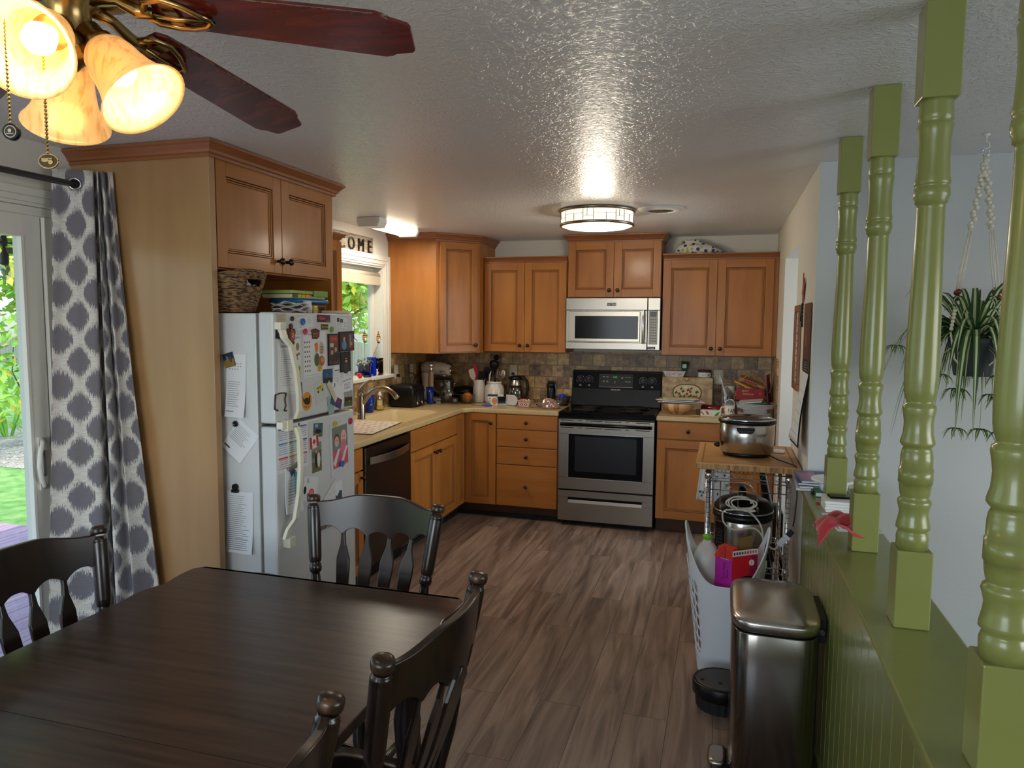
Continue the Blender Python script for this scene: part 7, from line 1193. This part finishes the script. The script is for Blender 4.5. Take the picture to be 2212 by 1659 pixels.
# white extension cord coiled on the hooks
t = thing('extension_cord', 'white extension cord looped over the cart\'s hooks with its plug at the right', 'cord', (.18, 3.62, .70)); pts = []
for k in range(44): a = k*.42; pts.append((.085+.062*math.cos(a)+.0008*k, 3.632-.0006*k, .752+.030*math.sin(a)+.005*math.sin(k*.7)))
pts += [(.03, 3.60, .72), (.015, 3.60, .68), (.03, 3.60, .645), (.07, 3.60, .625), (.12, 3.60, .635), (.16, 3.60, .64), (.19, 3.60, .62), (.215, 3.60, .575), (.24, 3.605, .55), (.262, 3.605, .545), (.276, 3.607, .565)]
sm = smooth([V(p) for p in pts], 3); obj('cable', MB('cord_white').tube(sm, .0042, 8), t)
F_ = Fr((.298, 3.607, .592), (.62, 0, .78), (-.78, 0, .62), (0, -1, 0)); mb = MB('plastic_white').fb(F_, -.035, .014, -.013, .013, -.010, .010).fb(F_, .014, .030, -.018, .018, -.012, .012); obj('plug', mb, t, bev=.003); obj('black_plug', MB('rubber').fb(F_, .031, .062, -.012, .012, -.009, .009), t, bev=.003)
obj('second_strand', MB('cord_white').tube(smooth([V((.115, 3.60, .73)), V((.16, 3.602, .70)), V((.195, 3.60, .65)), V((.205, 3.60, .58)), V((.20, 3.60, .50)), V((.19, 3.60, .42))], 5), .0042, 8), t)
# ------------------------------------------------------------ laundry basket with recycling
t = thing('laundry_basket', 'white flexible laundry basket with slotted sides and two raised handles', 'basket', (.03, 3.43, 0)); bx, by = .036, 3.430
NB = 96; 
def bring(s_, o=0):      # s_ 0 bottom .. 1 rim
    out = []
    for i in range(NB):
        a = 2*math.pi*i/NB; c_, sn = math.cos(a), math.sin(a); sp = lambda v, e: math.copysign(abs(v)**e, v)
        top = .44+.25*(abs(c_)**3.0); z = .002+s_*top; k = .62+.38*min(1, z/.6)
        out.append(V((bx+(.185*k+o)*sp(c_, .8), by+(.150*(.80+.2*min(1, z/.5))+o)*sp(sn, .8), z)))
    return out
NS = 40; rings = [bring(k/NS) for k in range(NS+1)]; mb = MB('plastic_white'); mb.v = [p for r in rings for p in r]
for k in range(NS):
    for i in range(NB):
        j = (i+1) % NB; a = 2*math.pi*(i+.5)/NB; c_ = abs(math.cos(a)); p = rings[k][i]
        hand = c_ > .93 and k in range(NS-9, NS-3)
        side = c_ > .62 and (i % 3 != 0) and .10 < p.z < .45 and (k % 4 != 0) and not c_ < .62
        if hand or (side and c_ > .70): continue
        mb.f.append([k*NB+i, k*NB+j, (k+1)*NB+j, (k+1)*NB+i]); mb.mi.append(0); mb.sm.append(True)
mb.f.append([i for i in range(NB)]); mb.mi.append(0); mb.sm.append(False)
obj('basket_wall', mb, t, solid=.0035); obj('rolled_rim', MB('plastic_white').tube(bring(1, .002), .0045, 6, closed=True), t)
t = thing('milk_jug', 'empty plastic milk jug with a green cap in the laundry basket', 'jug', (-.035, 3.42, .35)); jx, jy = -.052, 3.475
mk('jugplastic', (216, 212, 206), .4, alpha=.9); obj('jug_body', MB('jugplastic').sq((jx, jy, .36), [(.058, .058, 0), (.062, .062, .01), (.064, .064, .14), (.058, .058, .175), (.036, .036, .215), (.020, .020, .232), (.019, .019, .245)], 36, .6), t); obj('cap', MB(flat((110, 190, 20), .4)).lathe((jx, jy, .604), [(.0205, 0), (.0205, .018), (.018, .02), (.001, .02)], seg=24), t)
t = thing('soda_carton', 'red and magenta soda can carton standing in the laundry basket', 'carton', (.07, 3.38, .30)); A = Fr((-.016, 3.325, .36), (.985, -.17, .0), (.0, .1, .99), (-.17, -.985, .1)); Dp = .14
Fl = Fr((-.012, 3.375, .37), (.86, -.5, 0), (0, .0, 1), (-.5, -.86, 0)); Fr_ = Fr(Fl.p(.085, 0, 0), (.96, .28, 0), (0, 0, 1), (.28, -.96, 0))
mb = MB(flat((184, 30, 160), .4)); mb.hexa([Fl.p(0, 0, -.10), Fl.p(.085, 0, -.10), Fl.p(0, 0, 0), Fl.p(.085, 0, 0), Fl.p(0, .20, -.10), Fl.p(.085, .20, -.10), Fl.p(0, .20, 0), Fl.p(.085, .20, 0)])
mb.use(flat((206, 24, 40), .4)).hexa([Fr_.p(0, 0, -.10), Fr_.p(.115, 0, -.10), Fr_.p(0, 0, 0), Fr_.p(.115, 0, 0), Fr_.p(0, .21, -.10), Fr_.p(.115, .225, -.10), Fr_.p(0, .205, 0), Fr_.p(.115, .222, 0)])
mb.use(flat((150, 20, 60), .4)).prism(Fr_, [(.06, .0), (.115, .0), (.115, .222), (.09, .218)], 0, .0006)
mb.use(flat((226, 56, 40), .4)).prism(Fl, [(-.003, .185), (.086, .185), (.086, .235), (.015, .240), (.010, .21), (-.003, .2)], -.05, .002)
mb.use(flat((206, 46, 36), .4)).prism(Fl, [(.022, .190), (.078, .190), (.083, .20), (.080, .232), (.026, .235), (.018, .2)], .002, .0035); mb.use('chrome').prism(Fl, [(.028, .188), (.074, .188), (.070, .184), (.032, .184)], .002, .0036)
F4 = Fr(Fl.p(.050, .213, .0037), Fl.v, -Fl.u, Fl.n); mb.use(flat((30, 14, 14), .5)).text(F4, 'Coca-Cola', .0135, 0, 0, 0, .0003, shear=.25).text(F4, 'Cherry', .006, 0, .016, 0, .0003)
F5 = Fr(Fl.p(.052, .13, .0012), Fl.v, -Fl.u, Fl.n); mb.use(flat((50, 10, 50), .5)).text(F5, 'Cherry Vanilla', .013, 0, .006, 0, .0003).text(F5, 'Flavored', .012, -.012, -.010, 0, .0003)
mb.use('black'); rr_ = lambda r, a0, a1, w_: [(.075+r*math.cos(a), .075+r*.8*math.sin(a)) for a in [a0+(a1-a0)*k/14 for k in range(15)]]+[(.075+(r-w_)*math.cos(a), .075+(r-w_)*.8*math.sin(a)) for a in [a1-(a1-a0)*k/14 for k in range(15)]]
P = rr_(.052, .1, 3.4, .012)
for k in range(14): mb.prism(Fr_, [P[k], P[k+1], P[28-k], P[29-k]], 0, .0012)
mb.disc(Fr_, .07, .07, .018, 0, .0012, 18, .016); mb.use(flat((236, 230, 224), .5)).disc(Fr_, .088, .178, .012, 0, .0014, 20, .014); F6 = Fr(Fr_.p(.088, .178, .0015), Fr_.v, -Fr_.u, Fr_.n); mb.use(flat((180, 30, 50))).text(F6, 'NEW', .008, 0, 0, 0, .0003)
mb.use(flat((214, 210, 206), .6)).prism(Fr_, [(-.001, .202), (.115, .218), (.115, .243), (-.001, .228)], -.002, .001); mb.use(flat((60, 40, 40)))
for k in range(9): mb.use(flat((60, 40, 40) if k < 4 else (206, 60, 80))).fb(Fr_, .006+k*.012, .013+k*.012, .210+k*.0018, .222+k*.0018, .001, .0016)
obj('carton_body', mb, t)
mb = MB(flat((120, 92, 40), .7)).prism(Fr_, [(.045, .20), (.105, .21), (.105, .285), (.045, .270)], -.06, -.058); tag(obj('cardboard_flap', mb), 'brown cardboard piece sticking up behind the soda carton', 'cardboard')
rnd = random.Random(17); cols = (((230, 170, 30), 'yellow'), ((40, 110, 180), 'blue'), ((220, 60, 40), 'red'), ((240, 190, 60), 'amber'), ((90, 170, 200), 'pale blue'), ((30, 30, 34), 'black'))
for k in range(8):
    q, nm = cols[k % 6]; z = .06+.036*k; x = bx-.045+.012*(k % 3); y = by-.045+.06*(k % 2); mb = MB(flat(q, .35)).lathe((x-.03, y, z), [(.001, 0), (.03, .002), (.033, .01), (.033, .095), (.028, .105), (.001, .106)], (.25*(1 if k % 2 else -1), 1, .12), 20)
    tag(obj('drink_can', mb), 'crushed drink can glimpsed through the slots of the laundry basket', 'can', 'recycling seen through the basket slots')
# ------------------------------------------------------------ step trash can
t = thing('trash_can', 'rectangular stainless step trash can with a domed lid, in the foreground', 'trash can', (.195, 2.665, 0)); cx, cy = .193, 2.662
obj('base_ring', MB('plastic_black').sq((cx, cy, 0), [(.132, .205, .001), (.137, .211, .006), (.137, .211, .03)], 56, .38), t)
obj('steel_body', MB('steel_can').sq((cx, cy, 0), [(.136, .210, .031), (.139, .213, .034), (.140, .215, .592), (.138, .213, .596)], 72, .38), t)
obj('collar', MB('plastic_black').sq((cx, cy, 0), [(.137, .211, .596), (.137, .211, .606)], 56, .38), t)
obj('lid', MB('steel_shiny').sq((cx, cy, 0), [(.140, .215, .606), (.146, .221, .610), (.147, .222, .632), (.144, .219, .639), (.136, .210, .644), (.10, .17, .648), (.004, .004, .650)], 72, .42), t)
mb = MB('plastic_black').box(cx+.140, cx+.165, cy-.11, cy+.11, .55, .635).box(cx+.1395, cx+.152, cy-.05, cy+.05, .03, .55); mb.use('steel_dark').lathe((cx+.152, cy-.115, .59), [(.010, 0), (.010, .003)], (0, -1, 0), 12); obj('hinge', mb, t, bev=.004)
mb = MB('steel').sq((cx-.175, cy-.005, 0), [(.028, .055, .020), (.034, .062, .026), (.032, .060, .036), (.022, .05, .040)], 32, .5); mb.use('plastic_black').box(cx-.16, cx-.130, cy-.05, cy+.05, .008, .03); obj('foot_pedal', mb, t)
# low round black unit
t = thing('round_floor_unit', 'low round black plastic unit with a ribbed base left of the trash can', 'floor appliance', (.03, 3.06, 0)); ux, uy = .030, 3.075
mb = MB('rubber'); n = 48; ring_ = lambda r, z, rb=0: [V((ux+(r+(rb if i % 2 else 0))*math.cos(2*math.pi*i/n), uy+(r+(rb if i % 2 else 0))*.92*math.sin(2*math.pi*i/n), z)) for i in range(n)]
obj('ribbed_base', mb.loft([ring_(.100, .001, .004), ring_(.104, .055, .004)], smooth=False), t); obj('body_ring', MB('plastic_black').loft([ring_(.112, .056), ring_(.120, .064), ring_(.120, .110), ring_(.114, .118), ring_(.108, .112)]), t); obj('top_plate', MB(flat((44, 40, 38), .5)).loft([ring_(.108, .1125), ring_(.106, .117), ring_(.098, .118)]), t); mb = MB('darkgap').box(ux-.085, ux-.07, uy-.03, uy-.015, .1182, .1192).box(ux-.012, ux+.004, uy-.045, uy-.03, .1182, .1192); obj('grip_holes', mb, t)
# ------------------------------------------------------------ on the half-wall ledge
ZL = .9205
for k, (q, lab) in enumerate((((206, 202, 196), 'lowest pale magazine in the pile at the far end of the green ledge'), ((120, 124, 150), 'grey-blue magazine, second from the bottom at the far end of the green ledge'), ((70, 60, 100), 'dark purple magazine, third in the pile at the far end of the green ledge'), ((96, 110, 150), 'bluish picture magazine topmost at the far end of the green ledge'))):
    z = ZL+.0005+k*.0115; G = Fr((.420, 3.340, z), (1, 0, 0), (0, 1, 0), (0, 0, 1)).sub(0, 0, 0, R((-3, 2, -2, 3)[k])); mb = MB(flat(q, .35)).fb(G, -.105+.003*k, .085, -.11, .115, 0, .0108); mb.use('paper').fb(G, -.1048+.003*k, .0848, -.1104, .11, .002, .0088)
    if k == 3: mb.use(flat((176, 120, 150), .4)).fb(G, -.09, .02, -.08, .06, .0108, .0112); mb.use(flat((60, 70, 110), .4)).fb(G, -.02, .06, -.02, .10, .0112, .0115)
    tag(obj('magazine', mb), lab, 'magazine', 'magazines at the end of the green ledge')
tag(obj('black_gadget', MB('plastic_black').sq((.385, 3.195, ZL), [(.02, .022, .0005), (.024, .026, .006), (.02, .022, .016), (.012, .012, .02)], 20, .6)), 'small black object between the magazines and the white tub', 'gadget')
mb = MB(flat((34, 110, 60), .4)).box(.375, .505, 3.135, 3.30-.03, ZL, ZL+.020); mb.use('paper').box(.376, .504, 3.134, 3.269, ZL+.003, ZL+.017); tag(obj('green_book', mb), 'green-covered book under the white tub behind the far post', 'book')
t = thing('plastic_tub', 'white round tub with a shallow rimmed lid behind the far post', 'container', (.448, 3.19, ZL+.0205)); obj('tub_body', MB('plastic_white').sq((.448, 3.192, ZL+.0205), [(.050, .042, 0), (.056, .048, .035)], 30, .5), t); obj('lid', MB('white').lathe((.445, 3.195, ZL+.056), [(.070, 0), (.082, .003), (.084, .010), (.080, .014), (.074, .012), (.070, .006), (.001, .006)], seg=40), t)
for k in range(4):
    z = ZL+.0005+k*.0105; G = Fr((.440, 2.955, z), (1, 0, 0), (0, 1, 0), (0, 0, 1)).sub(0, 0, 0, R((2, -1, 1, -2)[k])); mb = MB('white').fb(G, -.058, .058, -.062, .060, 0, .0085); mb.use(flat((120, 122, 126))).fb(G, -.057, .057, -.061, .059, .0085, .0095); mb.use('white').fb(G, -.058, .058, -.062, .060, .0095, .0103)
    tag(obj('booklet', mb), ('lowest', 'second-lowest', 'second-highest', 'topmost')[k]+' white booklet in the small stack beside the far post', 'booklet', 'white booklets on the green ledge')
tag(obj('smartphone', MB('blackgloss').fb(Fr((.446, 2.965, ZL+.0428), (1, .12, 0), (-.12, 1, 0), (0, 0, 1)), -.046, .042, -.026, .026, 0, .008), bev=.003), 'dark phone lying on top of the white booklets', 'phone')
tag(obj('red_ring', MB(flat((190, 30, 30), .4)).tube([V((.372+.008*math.cos(a), 3.015+.008*math.sin(a), ZL+.003)) for a in [2*math.pi*i/16 for i in range(16)]], .0022, 6, closed=True)), 'tiny red ring on the green ledge', 'ring')
Gp = Fr((.452, 2.755, ZL+.0004), (1, 0, 0), (0, 1, 0), (0, 0, 1)).sub(0, 0, 0, R(6)); mb = MB('paper').fb(Gp, -.075, .07, -.12, .12, 0, .0006); mb.use(flat((120, 124, 130)))
for a in (-.05, .0, .05): mb.fb(Gp, a-.0006, a+.0006, -.10, .09, .0006, .0009)
for k in range(7): mb.fb(Gp, -.05, .05, -.10+k*.031, -.0992+k*.031, .0006, .0009)
mb.fb(Gp, -.066, -.062, -.09, .0, .0006, .0009); tag(obj('form_sheet', mb), 'printed form lying flat between the booklets and the red cloth', 'paper')
rnd = random.Random(41); NU, NV = 26, 18
def cl(u, v): 
    x = .300+.165*u; y = 2.415+.17*v-.03*(1-u); fold = .024*abs(math.sin(u*5+v*3))+.022*abs(math.sin(v*8-u*4)); z = ZL+.006+.062*math.sin(math.pi*min(1, .2+u*.8))**.7*(.3+.7*math.sin(math.pi*(.15+.7*v)))+fold*.8
    if x < .336: z -= (.336-x)*.55
    return V((x, y, z))
tag(obj('red_cloth', MB('redcloth').grid(cl, NU, NV), solid=.003), 'crumpled red cloth drooping over the edge of the green ledge', 'cloth')
# ------------------------------------------------------------ right wall hangings
FR_ = Fr((XR-.0005, 0, 0), (0, -1, 0), (0, 0, 1), (-1, 0, 0))
def R_(y, z, c=0): return Fr(FR_.p(-y, z, c), FR_.u, FR_.v, FR_.n)
t = thing('picture_frame', 'wood-framed cross-stitch sampler on the right wall beside the opening', 'picture', (XR-.01, 4.16, 1.27)); G = R_(4.14, 1.500); mb = MB('crown')
for a0, a1, b0, b1 in ((-.13, .13, .19, .225), (-.13, .13, -.225, -.19), (-.13, -.10, -.19, .19), (.10, .13, -.19, .19)): mb.fb(G, a0, a1, b0, b1, 0, .016)
obj('frame', mb, t, bev=.003); mb = MB(flat((196, 190, 176))).fb(G, -.10, .10, -.19, .19, 0, .004); 
for k in range(9): mb.use(flat(((120, 110, 90), (150, 90, 80), (90, 110, 90))[k % 3])); [mb.fb(G, -.07+j*.028, -.055+j*.028, .15-k*.04, .16-k*.04, .004, .005) for j in range(6)]
obj('sampler', mb, t)
t = thing('rooster_ornament', 'rust-red metal bird silhouette with dark dangling beads on the right wall', 'ornament', (XR-.01, 3.92, 1.7)); G = R_(3.92, 1.80, .004); obj('bird_shape', MB(flat((140, 58, 38), .6)).prism(G, [(-.06, -.02), (-.035, .02), (-.03, .085), (-.01, .05), (.0, .03), (.05, .055), (.045, .02), (.02, -.03), (.01, -.07), (-.01, -.04), (-.02, -.075), (-.03, -.03)], 0, .004), t)
mb = MB('rubber'); mb.tube([G.p(-.02, -.07, .004), G.p(-.03, -.12, .006), G.p(-.04, -.16, .006)], .004, 6).tube([G.p(.01, -.07, .004), G.p(.015, -.13, .006), G.p(.02, -.19, .004)], .0045, 6)
for k in range(6): mb.ball(G.p(.012+.0015*k, -.075-.02*k, .005), .006, 8)
obj('hanging_beads', mb, t)
t = thing('wall_calendar', 'brown-topped monthly wall calendar curling off the right wall near its corner', 'calendar', (XR-.01, 3.68, 1.1)); G = R_(3.680, 1.56); mb = MB(flat((88, 48, 34), .4)).fb(G, -.135, .135, -.16, .165, .004, .007); mb.use(flat((24, 18, 18), .4)).fb(G, -.135, .135, -.16, -.10, .007, .0075).fb(G, .10, .135, -.10, .165, .007, .0075); mb.use(flat((160, 80, 70), .5)).disc(G, -.01, .0, .028, .0071, .008, 16, .04); mb.use(flat((190, 190, 190)))
for k in range(4): mb.fb(G, -.06, .06, -.152+k*.012, -.1505+k*.012, .0076, .008)
obj('picture_page', mb, t)
mb = MB('paper').grid(lambda a, b: G.p(-.135+.27*a, -.165-.33*b, .006+.018*math.sin(b*2.8)*(.4+.6*a)+.05*b*b*(1-a*.4)), 8, 14); mb.use(flat((120, 122, 128)))
for r_ in range(1, 6): mb.grid(lambda a, b, r_=r_: G.p(-.12+.24*a, -.165-.33*(.12+.15*r_+.004*b), .0072+.018*math.sin((.12+.15*r_)*2.8)*(.4+.6*a)+.05*(.12+.15*r_)**2*(1-a*.4)), 8, 1)
obj('date_page', mb, t, solid=.0005); obj('backing', MB(flat((20, 18, 20))).grid(lambda a, b: G.p(-.137+.275*a, -.16-.35*b, .003+.016*math.sin(b*2.8)*(.4+.6*a)+.047*b*b*(1-a*.4)), 8, 12), t, solid=.001)
t = thing('light_switch', 'small white double switch below the sampler on the right wall', 'switch', (XR-.01, 4.05, 1.15)); G = R_(4.02, 1.20); obj('cover_plate', MB('plastic_white').fb(G, -.04, .04, -.057, .057, .0005, .006), t, bev=.002); obj('rocker', MB('plastic_white').fb(G, -.012, .012, -.03, .03, .006, .011), t, bev=.002)
# ------------------------------------------------------------ hanging spider plant
hx, hy = .905, 3.12
t = thing('spider_plant', 'spider plant with trailing plantlets in a grey pot, hung from a macrame cord', 'plant', (hx, hy, 1.40)); rnd = random.Random(51)
obj('pot', MB('pot_grey').lathe((hx, hy, 1.435), [(.058, 0), (.062, .004), (.082, .125), (.086, .127), (.086, .145), (.079, .145), (.076, .125), (.001, .12)], seg=36), t)
def blade(mb, o, d, L, w_, up, droop, seg=7, tw=0):
    pts = []; sdv = V((-d.y, d.x, 0)).normalized()
    for k in range(seg+1):
        s_ = k/seg; pts.append(o+d*(L*s_*(1-.25*s_))+V((0, 0, up*L*s_-droop*L*s_*s_)))
    for k in range(seg):
        w0 = w_*(1-(k/seg)**2.2)+.0006; w1 = w_*(1-((k+1)/seg)**2.2)+.0006
        for i, (a0, a1, mt) in enumerate(((-1, -.36, 'leaf_green'), (-.36, .36, 'leaf_cream'), (.36, 1, 'leaf_green'))):
            lift = V((0, 0, .25*w_)); f0 = lambda p, a, w: p+sdv*(a*w)+V((0, 0, abs(a)*w*.5)); mb.use(mt).add([f0(pts[k], a0, w0), f0(pts[k], a1, w0), f0(pts[k+1], a1, w1), f0(pts[k+1], a0, w1)], [(0, 1, 2, 3)], True)
mb = MB('leaf_green')
for k in range(135):
    a = rnd.random()*6.283; d = V((math.cos(a), math.sin(a)*.85, 0)); L = .20+.20*rnd.random(); q = rnd.random()
    blade(mb, V((hx+.03*math.cos(a), hy+.03*math.sin(a), 1.57+.02*rnd.random())), d, L*(.75 if q > .7 else 1), .0105+.004*rnd.random(), (1.9 if q > .8 else .7+.5*rnd.random()), (1.4 if q > .8 else 1.25+.75*rnd.random()))
obj('foliage', mb, t)
def plantlet(x, y, z, s_=1):
    mb = MB('leaf_green'); 
    for k in range(9): a = k*.7; blade(mb, V((x, y, z)), V((math.cos(a), math.sin(a), 0)), .050*s_, .005*s_, .35, .9, 4)
    return mb
for (x, y, z, s_) in ((.63, 3.08, 1.545, 1.3), (.775, 3.02, 1.44, 1.2), (.835, 3.05, 1.385, 1.6), (.955, 3.0, 1.44, 1.3), (.945, 3.02, 1.37, 1.4), (.985, 3.05, 1.36, 1.6), (.845, 3.06, 1.235, 1.3), (.925, 3.06, 1.235, 1.4), (.99, 3.07, 1.225, 1.2)):
    pl_ = obj('plantlet', plantlet(x, y, z, s_), t); d = V((x-hx, y-hy, 0)); obj('runner', MB(flat((176, 184, 130))).tube([V((hx, hy, 1.58))+d*.25, V((x, y, 1.60)) if abs(x-hx) > .15 else V((x, y, 1.52)), V((x, y, z))], .0014, 5), pl_)
t = thing('macrame_hanger', 'cream knotted macrame plant hanger with red beads', 'plant hanger', (hx, hy, 1.5)); top = V((hx, hy, 2.245))
obj('ceiling_hook', MB('white').lathe((hx, hy, H-.001), [(.014, 0), (.012, -.005), (.004, -.008), (.003, -.028)], seg=16).tube([V((hx, hy, H-.028)), V((hx+.01, hy, H-.034)), V((hx+.012, hy, H-.048)), V((hx, hy, H-.056)), V((hx-.008, hy, H-.048))], .0025, 8), t)
obj('ring', MB('chrome').tube([V((hx+.013*math.cos(a), hy, H-.068+.013*math.sin(a))) for a in [2*math.pi*i/20 for i in range(20)]], .002, 6, closed=True), t)
for k in range(4):
    a = k*math.pi/2+.6; e = V((hx+.115*math.cos(a), hy+.10*math.sin(a), 1.60)); s0 = V((hx, hy, H-.082)); mid = s0.lerp(e, .42); mb = MB('macrame'); n = 18
    mb.tube([s0, s0+V((.006*math.cos(a), .006*math.sin(a), -.08))], .007, 8)
    for j in range(n): p = s0.lerp(mid, (j+1)/(n+1)); mb.ball(p+V((.006*math.cos(j*2.1), .006*math.sin(j*2.1), 0)), .0085, 8)
    b_ = mid.lerp(e, .62)
    for o_ in (-.004, .004): mb.tube([mid+V((o_, 0, 0)), mid.lerp(b_, .5)+V((o_*1.6, 0, 0)), b_+V((o_, 0, 0))], .0022, 6)
    for j in range(8): mb.ball(b_.lerp(e, (j+2.5)/10.5), .0075, 8)
    mb.tube([e, V((hx+.092*math.cos(a), hy+.092*math.sin(a), 1.50)), V((hx, hy, 1.425))], .0035, 6)
    st = obj('strand', mb, t)
    mb = MB(flat((110, 32, 24), .25)); mb.ball(b_+V((0, 0, .008)), .011, 12).ball(b_+V((0, 0, -.014)), .011, 12); obj('beads', mb, st)
